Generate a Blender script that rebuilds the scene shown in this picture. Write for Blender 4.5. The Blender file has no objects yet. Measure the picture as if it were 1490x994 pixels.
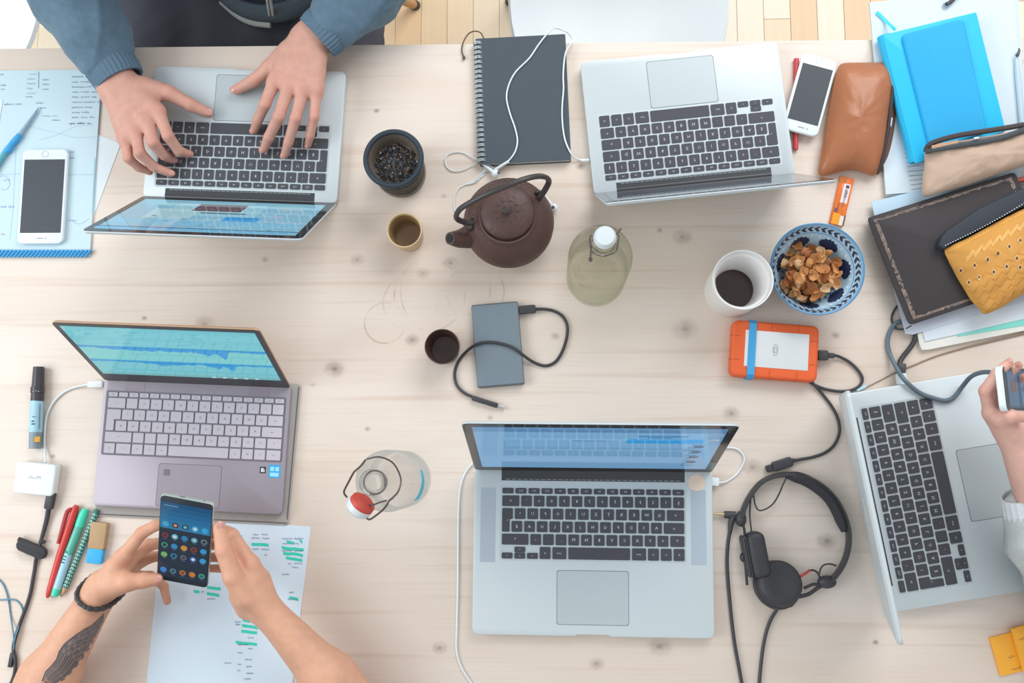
import bpy, bmesh, math, random
import numpy as np
from mathutils import Vector, Matrix, Euler, noise
from mathutils.bvhtree import BVHTree

random.seed(7)
R = math.radians
SC = bpy.context.scene
COL = SC.collection
TZ = 0.75                      # height of the table top above the floor

# ------------------------------------------------------------------ camera
F_PX, CAM_H = 1424.48, 1.51694
AX, AY = -0.122335, -0.042804
CX, CY = 745.0, 497.0
_rx = Matrix.Rotation(AX, 3, 'X')
_ry = Matrix.Rotation(AY, 3, 'Y')
CAM_R = (_rx @ _ry).transposed()          # camera -> world
CAM_P = Vector((0, 0, TZ + CAM_H))
cam_data = bpy.data.cameras.new('camera')
cam_data.sensor_width = 36.0
cam_data.lens = F_PX * 36.0 / 1490.0
cam_data.clip_start = 0.05
cam = bpy.data.objects.new('camera', cam_data)
COL.objects.link(cam)
m4 = CAM_R.to_4x4()
m4.translation = CAM_P
cam.matrix_world = m4
SC.camera = cam

# ------------------------------------------------------------------ world, light, exposure
world = bpy.data.worlds.new('daylight')
SC.world = world
world.use_nodes = True
wn = world.node_tree.nodes
wn['Background'].inputs['Color'].default_value = (0.93, 0.97, 1.0, 1)
wn['Background'].inputs['Strength'].default_value = 0.75

def area_light(name, loc, target, sx, sy, power, color):
    d = bpy.data.lights.new(name, 'AREA')
    d.shape = 'RECTANGLE'
    d.size, d.size_y, d.energy, d.color = sx, sy, power, color
    o = bpy.data.objects.new(name, d)
    COL.objects.link(o)
    o.location = loc
    o.rotation_euler = (Vector(target) - Vector(loc)).to_track_quat('-Z', 'Y').to_euler()
    return o

area_light('window_light_back', (1.15, 2.3, 2.8), (0.1, 0.1, TZ), 2.2, 1.6, 66, (0.97, 0.985, 1.0))
area_light('window_light_side', (-2.5, 0.1, 2.5), (-0.1, 0.0, TZ), 2.2, 1.4, 52, (0.90, 0.97, 1.0))

SC.view_settings.view_transform = 'Standard'
SC.view_settings.look = 'None'
SC.view_settings.gamma = 1.0
SC.view_settings.use_curve_mapping = False
SC.view_settings.exposure = -0.07

# ------------------------------------------------------------------ helpers
def W(px, py, h=0.0):
    """point at height h above the table top that the photograph shows at pixel (px, py)"""
    d = CAM_R @ Vector(((px - CX) / F_PX, -(py - CY) / F_PX, -1.0))
    t = (TZ + h - CAM_P.z) / d.z
    return CAM_P + d * t

def lin(c):
    if isinstance(c, str):
        c = tuple(int(c[i:i + 2], 16) for i in (0, 2, 4))
    out = []
    for v in c[:3]:
        v = v / 255.0
        out.append(v / 12.92 if v <= 0.04045 else ((v + 0.055) / 1.055) ** 2.4)
    return tuple(out)

MATS = {}
def M(name, col=(200, 200, 200), rough=0.5, metal=0.0, var=0.06, scale=60.0, bump=0.0, bscale=None,
      spec=0.5, sss=0.0, coat=0.0, stretch=(1, 1, 1), sheen=0.0):
    if name in MATS:
        return MATS[name]
    m = bpy.data.materials.new(name)
    m.use_nodes = True
    nt = m.node_tree
    b = nt.nodes['Principled BSDF']
    c = lin(col)
    tc = nt.nodes.new('ShaderNodeTexCoord')
    mp = nt.nodes.new('ShaderNodeMapping')
    mp.inputs['Scale'].default_value = stretch
    nt.links.new(tc.outputs['Object'], mp.inputs['Vector'])
    nz = nt.nodes.new('ShaderNodeTexNoise')
    nz.inputs['Scale'].default_value = scale
    nz.inputs['Detail'].default_value = 4
    nt.links.new(mp.outputs['Vector'], nz.inputs['Vector'])
    mx = nt.nodes.new('ShaderNodeMix')
    mx.data_type = 'RGBA'
    mx.inputs['A'].default_value = tuple(max(0, v * (1 - var)) for v in c) + (1,)
    mx.inputs['B'].default_value = tuple(min(1, v * (1 + var)) for v in c) + (1,)
    nt.links.new(nz.outputs['Fac'], mx.inputs['Factor'])
    nt.links.new(mx.outputs['Result'], b.inputs['Base Color'])
    b.inputs['Roughness'].default_value = rough
    b.inputs['Metallic'].default_value = metal
    b.inputs['Specular IOR Level'].default_value = spec
    if sss:
        b.inputs['Subsurface Weight'].default_value = sss
        b.inputs['Subsurface Radius'].default_value = (0.006, 0.0025, 0.0015)
    if coat:
        b.inputs['Coat Weight'].default_value = coat
    if sheen:
        b.inputs['Sheen Weight'].default_value = sheen
    if bump:
        n2 = nt.nodes.new('ShaderNodeTexNoise')
        n2.inputs['Scale'].default_value = bscale or scale
        n2.inputs['Detail'].default_value = 3
        nt.links.new(mp.outputs['Vector'], n2.inputs['Vector'])
        bp = nt.nodes.new('ShaderNodeBump')
        bp.inputs['Strength'].default_value = bump
        bp.inputs['Distance'].default_value = 0.002
        nt.links.new(n2.outputs['Fac'], bp.inputs['Height'])
        nt.links.new(bp.outputs['Normal'], b.inputs['Normal'])
    MATS[name] = m
    return m

def print_mat(name, emit=0.0, rough=0.6, spec=0.3, sss=0.0, bump=0.0, noisevar=0.0):
    """colour read from the mesh's own colour attribute (flat print, screens that give off light)"""
    if name in MATS:
        return MATS[name]
    m = bpy.data.materials.new(name)
    m.use_nodes = True
    nt = m.node_tree
    b = nt.nodes['Principled BSDF']
    at = nt.nodes.new('ShaderNodeVertexColor')
    at.layer_name = 'Col'
    src = at.outputs['Color']
    if noisevar:
        tc = nt.nodes.new('ShaderNodeTexCoord')
        nz = nt.nodes.new('ShaderNodeTexNoise')
        nz.inputs['Scale'].default_value = 90
        nz.inputs['Detail'].default_value = 5
        nt.links.new(tc.outputs['Object'], nz.inputs['Vector'])
        mr = nt.nodes.new('ShaderNodeMapRange')
        mr.inputs['To Min'].default_value = 1 - noisevar
        mr.inputs['To Max'].default_value = 1 + noisevar
        nt.links.new(nz.outputs['Fac'], mr.inputs['Value'])
        vm = nt.nodes.new('ShaderNodeVectorMath')
        vm.operation = 'SCALE'
        nt.links.new(src, vm.inputs[0])
        nt.links.new(mr.outputs['Result'], vm.inputs['Scale'])
        src = vm.outputs['Vector']
        if bump:
            bp = nt.nodes.new('ShaderNodeBump')
            bp.inputs['Strength'].default_value = bump
            bp.inputs['Distance'].default_value = 0.001
            n2 = nt.nodes.new('ShaderNodeTexNoise')
            n2.inputs['Scale'].default_value = 420
            nt.links.new(tc.outputs['Object'], n2.inputs['Vector'])
            nt.links.new(n2.outputs['Fac'], bp.inputs['Height'])
            nt.links.new(bp.outputs['Normal'], b.inputs['Normal'])
    if emit:
        b.inputs['Base Color'].default_value = (0.012, 0.013, 0.016, 1)
        nt.links.new(src, b.inputs['Emission Color'])
        b.inputs['Emission Strength'].default_value = emit
    else:
        nt.links.new(src, b.inputs['Base Color'])
    b.inputs['Roughness'].default_value = rough
    b.inputs['Specular IOR Level'].default_value = spec
    if sss:
        b.inputs['Subsurface Weight'].default_value = sss
        b.inputs['Subsurface Radius'].default_value = (0.006, 0.0025, 0.0015)
    MATS[name] = m
    return m

def glass_mat(name, tint, edge, rough=0.02, fr=1.45):
    """thin-walled glass: tinted see-through wall, darker where seen along the wall, with a Fresnel reflection"""
    if name in MATS:
        return MATS[name]
    m = bpy.data.materials.new(name)
    m.use_nodes = True
    nt = m.node_tree
    nt.nodes.remove(nt.nodes['Principled BSDF'])
    out = nt.nodes['Material Output']
    lw = nt.nodes.new('ShaderNodeLayerWeight')
    lw.inputs['Blend'].default_value = 0.5
    mx = nt.nodes.new('ShaderNodeMix')
    mx.data_type = 'RGBA'
    mx.inputs['A'].default_value = lin(tint) + (1,)
    mx.inputs['B'].default_value = lin(edge) + (1,)
    pe = nt.nodes.new('ShaderNodeMath')
    pe.operation = 'POWER'
    pe.inputs[1].default_value = 5.0
    nt.links.new(lw.outputs['Facing'], pe.inputs[0])
    nt.links.new(pe.outputs[0], mx.inputs['Factor'])
    tr = nt.nodes.new('ShaderNodeBsdfTransparent')
    nt.links.new(mx.outputs['Result'], tr.inputs['Color'])
    gl = nt.nodes.new('ShaderNodeBsdfGlossy')
    gl.inputs['Roughness'].default_value = rough
    lw2 = nt.nodes.new('ShaderNodeLayerWeight')
    lw2.inputs['Blend'].default_value = 0.5
    pw = nt.nodes.new('ShaderNodeMath')
    pw.operation = 'POWER'
    pw.inputs[1].default_value = 4.0
    nt.links.new(lw2.outputs['Facing'], pw.inputs[0])
    fn = nt.nodes.new('ShaderNodeMath')
    fn.operation = 'MULTIPLY_ADD'
    fn.inputs[1].default_value = 0.36 * (fr - 1.0) / 0.45
    fn.inputs[2].default_value = ((fr - 1) / (fr + 1)) ** 2
    nt.links.new(pw.outputs[0], fn.inputs[0])
    ms = nt.nodes.new('ShaderNodeMixShader')
    nt.links.new(fn.outputs[0], ms.inputs['Fac'])
    nt.links.new(tr.outputs['BSDF'], ms.inputs[1])
    nt.links.new(gl.outputs['BSDF'], ms.inputs[2])
    nt.links.new(ms.outputs['Shader'], out.inputs['Surface'])
    MATS[name] = m
    return m

class G:
    """collects verts and faces of one mesh"""
    def __init__(s):
        s.v, s.f, s.c = [], [], []
        s.uc = False
    def add(s, vs, fs, xf=None, col=None):
        o = len(s.v)
        for p in vs:
            p = Vector(p)
            s.v.append(tuple(xf @ p) if xf is not None else tuple(p))
        for q in fs:
            s.f.append(tuple(i + o for i in q))
            s.c.append(col)
        if col is not None:
            s.uc = True
        return s
    def poly(s, pts, col=None, xf=None):
        return s.add(pts, [tuple(range(len(pts)))], xf, col)
    def mesh(s, name, mat, smooth=35, dz=None):
        me = bpy.data.meshes.new(name)
        me.from_pydata(s.v, [], s.f)
        if s.uc:
            a = me.color_attributes.new('Col', 'FLOAT_COLOR', 'CORNER')
            arr = []
            cache = {}
            for q, c in zip(s.f, s.c):
                c = c if c is not None else (128, 128, 128)
                if c not in cache:
                    cache[c] = list(lin(c)) + [1.0]
                arr += cache[c] * len(q)
            a.data.foreach_set('color', arr)
        if mat is not None:
            me.materials.append(mat)
        if smooth:
            me.polygons.foreach_set('use_smooth', [True] * len(me.polygons))
            me.set_sharp_from_angle(angle=R(smooth))
        me.update()
        return me

def thing(name, label, cat, loc=(0, 0, 0), rz=0.0, group=None):
    o = bpy.data.objects.new(name, None)
    o.empty_display_size = 0.02
    COL.objects.link(o)
    o.location = loc
    o.rotation_euler = (0, 0, rz)
    o['label'] = label
    o['category'] = cat
    if group:
        o['group'] = group
    return o

def root_mat(p):
    m = Matrix.Identity(4)
    while p is not None:
        m = p.matrix_basis @ m
        p = p.parent
    return m

def part(name, g, mat, parent=None, smooth=35, world=False, label=None, loc=None):
    """link a mesh as a part; world=True: coordinates given in the world and moved into the parent's frame"""
    if isinstance(g, bpy.types.Mesh):
        me = g
    else:
        if world and parent is not None:
            inv = root_mat(parent).inverted()
            g.v = [tuple(inv @ Vector(p)) for p in g.v]
        me = g.mesh(name, mat, smooth)
    o = bpy.data.objects.new(name, me)
    COL.objects.link(o)
    if parent is not None:
        o.parent = parent
    if loc is not None:
        o.location = loc
    if label:
        o['label'] = label
    return o

def single(name, g, mat, label, cat, smooth=35, group=None):
    """a thing that is one mesh: verts given in the world, origin put at the base centre"""
    a = np.array(g.v)
    c = ((a[:, 0].min() + a[:, 0].max()) / 2, (a[:, 1].min() + a[:, 1].max()) / 2, a[:, 2].min())
    g.v = [tuple(p) for p in (a - np.array(c))]
    o = part(name, g, mat, smooth=smooth)
    o.location = c
    o['label'] = label
    o['category'] = cat
    if group:
        o['group'] = group
    return o

def kind(o, k):
    o['kind'] = k
    return o

def rrect(w, d, r, seg=4, cx=0.0, cy=0.0):
    r = min(r, w / 2 - 1e-5, d / 2 - 1e-5)
    pts = []
    for (sx, sy, a0) in ((1, 1, 0), (-1, 1, 90), (-1, -1, 180), (1, -1, 270)):
        for k in range(seg + 1):
            a = R(a0 + 90 * k / seg)
            pts.append((cx + sx * (w / 2 - r) + r * math.cos(a), cy + sy * (d / 2 - r) + r * math.sin(a)))
    return pts

def rpoly(pts, r, seg=4):
    """polygon (counter-clockwise) with rounded corners"""
    out = []
    n = len(pts)
    for i in range(n):
        p = Vector(pts[i][:2]); a = Vector(pts[i - 1][:2]); b = Vector(pts[(i + 1) % n][:2])
        da, db = (a - p), (b - p)
        rr = min(r, da.length * 0.45, db.length * 0.45)
        s, e = p + da.normalized() * rr, p + db.normalized() * rr
        for k in range(seg + 1):
            t = k / seg
            out.append(tuple(s * (1 - t) ** 2 + p * 2 * t * (1 - t) + e * t * t))
    return out

def inset(poly, d):
    n = len(poly)
    out = []
    for i in range(n):
        p = Vector(poly[i]); a = Vector(poly[i - 1]); b = Vector(poly[(i + 1) % n])
        e1, e2 = (p - a), (b - p)
        if e1.length < 1e-9: e1 = e2
        if e2.length < 1e-9: e2 = e1
        n1 = Vector((-e1.y, e1.x)).normalized(); n2 = Vector((-e2.y, e2.x)).normalized()
        nn = n1 + n2
        if nn.length < 1e-6: nn = n1
        nn.normalize()
        k = min(1.6, 1.0 / max(0.4, nn.dot(n1)))
        out.append(tuple(p + nn * d * k))
    return out

def area2(poly):
    return sum(poly[i - 1][0] * poly[i][1] - poly[i][0] * poly[i - 1][1] for i in range(len(poly)))

def slab(g, poly, z0, z1, bev=0.0, bseg=2, botbev=None, xf=None, col=None):
    poly = [tuple(p[:2]) for p in poly]
    if area2(poly) < 0:
        poly = poly[::-1]
    n = len(poly)
    bb = bev if botbev is None else botbev
    rings = []
    if bb > 0:
        for k in range(bseg + 1):
            a = R(90.0 * k / bseg)
            rings.append((bb * (1 - math.sin(a)), z0 + bb * (1 - math.cos(a))))
    else:
        rings.append((0, z0))
    if bev > 0:
        for k in range(bseg + 1):
            a = R(90.0 * k / bseg)
            rings.append((bev * (1 - math.cos(a)), z1 - bev * (1 - math.sin(a))))
    else:
        rings.append((0, z1))
    vs, fs = [], []
    for ins, z in rings:
        pp = inset(poly, ins) if ins > 1e-9 else poly
        vs += [(p[0], p[1], z) for p in pp]
    for k in range(len(rings) - 1):
        for i in range(n):
            j = (i + 1) % n
            fs.append((k * n + i, k * n + j, (k + 1) * n + j, (k + 1) * n + i))
    fs.append(tuple(range(n - 1, -1, -1)))
    L = (len(rings) - 1) * n
    fs.append(tuple(L + i for i in range(n)))
    g.add(vs, fs, xf, col)
    return g

def box(g, x0, x1, y0, y1, z0, z1, bev=0.0, r=0.0, xf=None, col=None):
    w, d = x1 - x0, y1 - y0
    poly = rrect(w, d, r, 4, (x0 + x1) / 2, (y0 + y1) / 2) if r > 0 else [(x0, y0), (x1, y0), (x1, y1), (x0, y1)]
    return slab(g, poly, z0, z1, bev, xf=xf, col=col)

def lathe(g, prof, seg=40, xf=None, col=None, ang=None):
    vs, fs, idx = [], [], []
    for (r, z) in prof:
        if r < 1e-7:
            idx.append([len(vs)])
            vs.append((0, 0, z))
        else:
            idx.append(list(range(len(vs), len(vs) + seg)))
            for k in range(seg):
                a = 2 * math.pi * k / seg
                vs.append((r * math.cos(a), r * math.sin(a), z))
    for a, b in zip(idx[:-1], idx[1:]):
        if len(a) == 1 and len(b) == 1:
            continue
        for k in range(seg):
            j = (k + 1) % seg
            if len(a) == 1:
                fs.append((a[0], b[j], b[k]))
            elif len(b) == 1:
                fs.append((a[k], a[j], b[0]))
            else:
                fs.append((a[k], a[j], b[j], b[k]))
    g.add(vs, fs, xf, col)
    return g

def smooth_path(pts, n=6, closed=False):
    P = [Vector(p) for p in pts]
    if len(P) < 3:
        return P
    out = []
    N = len(P)
    rng = range(N if closed else N - 1)
    for i in rng:
        p1, p2 = P[i], P[(i + 1) % N]
        p0 = P[i - 1] if (i > 0 or closed) else p1 * 2 - p2
        p3 = P[(i + 2) % N] if (i + 2 < N or closed) else p2 * 2 - p1
        for k in range(n):
            t = k / n
            t2, t3 = t * t, t * t * t
            out.append(0.5 * ((2 * p1) + (p2 - p0) * t + (2 * p0 - 5 * p1 + 4 * p2 - p3) * t2 + (3 * p1 - p0 - 3 * p2 + p3) * t3))
    if not closed:
        out.append(P[-1])
    return out

def tube(g, pts, rad, seg=8, n=6, closed=False, flat=1.0, cap=True, col=None, up=None):
    """sweep a round (or flattened) section along a smoothed path; rad may be a list per control point"""
    P = smooth_path(pts, n, closed)
    if isinstance(rad, (list, tuple)):
        m = len(rad)
        L = []
        for i in range(len(P)):
            t = i / max(1, len(P) - 1) * (m - 1)
            k = min(int(t), m - 2)
            L.append(rad[k] * (1 - (t - k)) + rad[k + 1] * (t - k))
    else:
        L = [rad] * len(P)
    N = len(P)
    vs, fs = [], []
    prev = None
    for i in range(N):
        a = P[i - 1] if (i > 0 or closed) else P[i]
        b = P[(i + 1) % N] if (i < N - 1 or closed) else P[i]
        t = (b - a)
        if t.length < 1e-9:
            t = Vector((1, 0, 0))
        t.normalize()
        if prev is None:
            ref = Vector(up) if up else Vector((0, 0, 1))
            if abs(t.dot(ref)) > 0.95:
                ref = Vector((0, 1, 0))
            nr = ref - t * ref.dot(t)
        else:
            nr = (Vector(up) if up else prev)
            nr = nr - t * nr.dot(t)
            if nr.length < 1e-4:
                nr = prev
        nr.normalize()
        prev = nr
        bi = t.cross(nr)
        for k in range(seg):
            an = 2 * math.pi * k / seg
            vs.append(tuple(P[i] + bi * (L[i] * math.cos(an)) + nr * (L[i] * flat * math.sin(an))))
    for i in range(N if closed else N - 1):
        j = (i + 1) % N
        for k in range(seg):
            k2 = (k + 1) % seg
            fs.append((i * seg + k, i * seg + k2, j * seg + k2, j * seg + k))
    if cap and not closed:
        fs.append(tuple(range(seg - 1, -1, -1)))
        fs.append(tuple((N - 1) * seg + k for k in range(seg)))
    g.add(vs, fs, None, col)
    return g

def px_path(pts, dh=0.0):
    return [W(p[0], p[1], (p[2] if len(p) > 2 else 0.0) + dh) for p in pts]

def ball(g, c, r, seg=12, sq=(1, 1, 1), col=None, rot=None):
    prof = [(r * math.sin(math.pi * k / (seg // 2)), -r * math.cos(math.pi * k / (seg // 2))) for k in range(seg // 2 + 1)]
    prof[0] = (0, -r); prof[-1] = (0, r)
    xf = Matrix.Translation(Vector(c)) @ (rot.to_4x4() if rot else Matrix.Identity(4)) @ Matrix.Diagonal((sq[0], sq[1], sq[2], 1))
    return lathe(g, prof, seg, xf, col)

def frame(origin, xdir, up=(0, 0, 1)):
    """4x4 with x along xdir and z near up"""
    x = Vector(xdir).normalized()
    z = Vector(up); z = (z - x * z.dot(x)).normalized()
    y = z.cross(x)
    m = Matrix((x, y, z)).transposed().to_4x4()
    m.translation = Vector(origin)
    return m

def axis_frame(a, b):
    """4x4 whose z runs from a to b, origin a"""
    z = (Vector(b) - Vector(a)).normalized()
    x = Vector((0, 0, 1)) if abs(z.z) < 0.9 else Vector((1, 0, 0))
    x = (x - z * x.dot(z)).normalized()
    m = Matrix((x, z.cross(x), z)).transposed().to_4x4()
    m.translation = Vector(a)
    return m

def quad_frame(tl, tr, br, bl, h=0.0):
    """frame of a flat rectangular thing from its four pixel corners: (location, rz, width, depth); local x along tl->tr"""
    P = [W(p[0], p[1], h) for p in (tl, tr, br, bl)]
    c = sum(P, Vector()) / 4
    ex = ((P[1] - P[0]) + (P[2] - P[3])) / 2
    ey = ((P[0] - P[3]) + (P[1] - P[2])) / 2
    w, d = ex.length, ey.length
    rz = math.atan2(ex.y, ex.x)
    c.z = TZ
    return c, rz, w, d

def xf2(loc, rz):
    return Matrix.Translation(Vector(loc)) @ Matrix.Rotation(rz, 4, 'Z')

_glyph = {}
def glyph(txt, size=1.0):
    """flat mesh of a piece of lettering, centred, at height 1"""
    if txt in _glyph:
        return _glyph[txt]
    cu = bpy.data.curves.new('lettering', 'FONT')
    cu.body = txt
    cu.size = 1.0
    cu.resolution_u = 1
    cu.align_x = 'CENTER'
    cu.align_y = 'CENTER'
    o = bpy.data.objects.new('lettering', cu)
    COL.objects.link(o)
    dg = bpy.context.evaluated_depsgraph_get()
    me = bpy.data.meshes.new_from_object(o.evaluated_get(dg))
    r = ([tuple(v.co) for v in me.vertices], [tuple(p.vertices) for p in me.polygons])
    bpy.data.objects.remove(o)
    bpy.data.curves.remove(cu)
    bpy.data.meshes.remove(me)
    _glyph[txt] = r
    return r

def letter(g, txt, x, y, z, size, mirror=False, rot=0.0, col=None, xf=None, sx=1.0):
    vs, fs = glyph(txt)
    m = Matrix.Translation((x, y, z)) @ Matrix.Rotation(rot, 4, 'Z') @ Matrix.Diagonal((size * sx * (-1 if mirror else 1), size, 1, 1))
    if xf is not None:
        m = xf @ m
    if mirror:
        fs = [q[::-1] for q in fs]
    g.add(vs, fs, m, col)

def scribble(g, x, y, w, h, col, xf, z=0.0003, seed=0, lw=0.0007):
    """a word of handwriting as a thin wavy ribbon"""
    rnd = random.Random(seed)
    n = max(4, int(w / h * 3.2))
    pts = []
    for i in range(n):
        pts.append((x + w * i / (n - 1), y + (h * 0.5 * (1 if i % 2 else -1)) * rnd.uniform(0.3, 1.0) * (1.6 if rnd.random() < 0.15 else 1)))
    vs, fs = [], []
    for i, p in enumerate(pts):
        vs += [(p[0] - lw * .3, p[1] - lw / 2, z), (p[0] + lw * .3, p[1] + lw / 2, z)]
        if i:
            fs.append((2 * i - 2, 2 * i, 2 * i + 1, 2 * i - 1))
    g.add(vs, fs, xf, col)

def puffy(g, outline, h, base=0.0, p=2.6, rings=9, bumps=0.0, seed=0, under=0.25, xf=None, col=None, top=None):
    """a stuffed shape over a rounded outline (list of (x, y)): full in the middle, thin at the seam"""
    n = len(outline)
    c = Vector((sum(q[0] for q in outline) / n, sum(q[1] for q in outline) / n))
    vs, fs = [], []
    seam = h * under
    cur = [Vector(q) for q in outline]
    def relax(it):
        for _ in range(it):
            cur[:] = [(cur[i - 1] + cur[i] * 2 + cur[(i + 1) % n]) / 4 for i in range(n)]
    def ring(t, z):
        for q in cur:
            d = q - c
            vs.append((c.x + d.x * t, c.y + d.y * t, z))
    # underside
    ring(0.82, base)
    ring(0.93, base + seam * 0.35)
    ring(1.0, base + seam)
    for k in range(1, rings):
        t = math.cos(R(90.0 * k / rings)) ** 0.85
        z = base + seam + (h - seam) * (1 - t ** p) ** 0.62
        relax(int(2 + k * k * n / 160))
        o = len(vs)
        ring(t, z)
        if bumps:
            for i in range(o, len(vs)):
                v = Vector(vs[i])
                s = noise.noise(Vector((v.x * 38 + seed, v.y * 38, seed))) + 0.6 * noise.noise(Vector((v.x * 95 + seed, v.y * 95, seed)))
                vs[i] = (v.x, v.y, v.z + bumps * s * min(1, k / 2))
    R_ = rings + 2
    for k in range(R_ - 1):
        for i in range(n):
            j = (i + 1) % n
            fs.append((k * n + i, k * n + j, (k + 1) * n + j, (k + 1) * n + i))
    fs.append(tuple(range(n - 1, -1, -1)))
    vs.append((c.x, c.y, base + h + (bumps * noise.noise(Vector((c.x * 28, c.y * 28, seed))) if bumps else 0)))
    L = (R_ - 1) * n
    for i in range(n):
        fs.append((L + i, L + (i + 1) % n, len(vs) - 1))
    g.add(vs, fs, xf, col)
    return g

def drape(bvh, px, py, off=0.0004):
    """point on a built surface that lies on the line through photograph pixel (px, py)"""
    d = (CAM_R @ Vector(((px - CX) / F_PX, -(py - CY) / F_PX, -1.0))).normalized()
    hit, nrm, _, _ = bvh.ray_cast(CAM_P, d)
    if hit is None:
        return None
    if nrm.dot(d) > 0:
        nrm = -nrm
    return hit + nrm * off

# ------------------------------------------------------------------ floor
def strip_floor_mat():
    m = M('oak_floor_base', (226, 196, 156), rough=0.35, var=0.12, scale=5, stretch=(16, 1, 1))
    return m
fl = G()
box(fl, -3.2, 3.2, -3.0, 3.2, -0.03, -0.004)
floor = kind(part('floor', fl, strip_floor_mat()), 'structure')
PLK = [M('oak_strip_%d' % i, c, rough=0.38, var=0.07, scale=4, stretch=(22, 1.5, 1), bump=0.05, bscale=40)
       for i, c in enumerate([(241, 224, 196), (237, 209, 172), (244, 231, 209), (240, 217, 184), (234, 202, 162)])]
PW = 0.0637
x00 = W(613, 25, -TZ).x
_pk = {}
rp = random.Random(3)
for i in range(-17, 23):
    x = x00 + i * PW
    y = 0.50 + rp.uniform(0, 0.25)
    while y < 1.32:
        L = rp.choice([0.42, 0.56, 0.70])
        key = (L, rp.randrange(5))
        if key not in _pk:
            g = G()
            box(g, 0.0004, PW - 0.0004, 0.0004, L - 0.0004, -0.004, 0.0, 0.0006)
            _pk[key] = g.mesh('plank', PLK[key[1]], 0)
        part('plank', _pk[key], None, floor, loc=(x, y, 0))
        y += L

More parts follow.
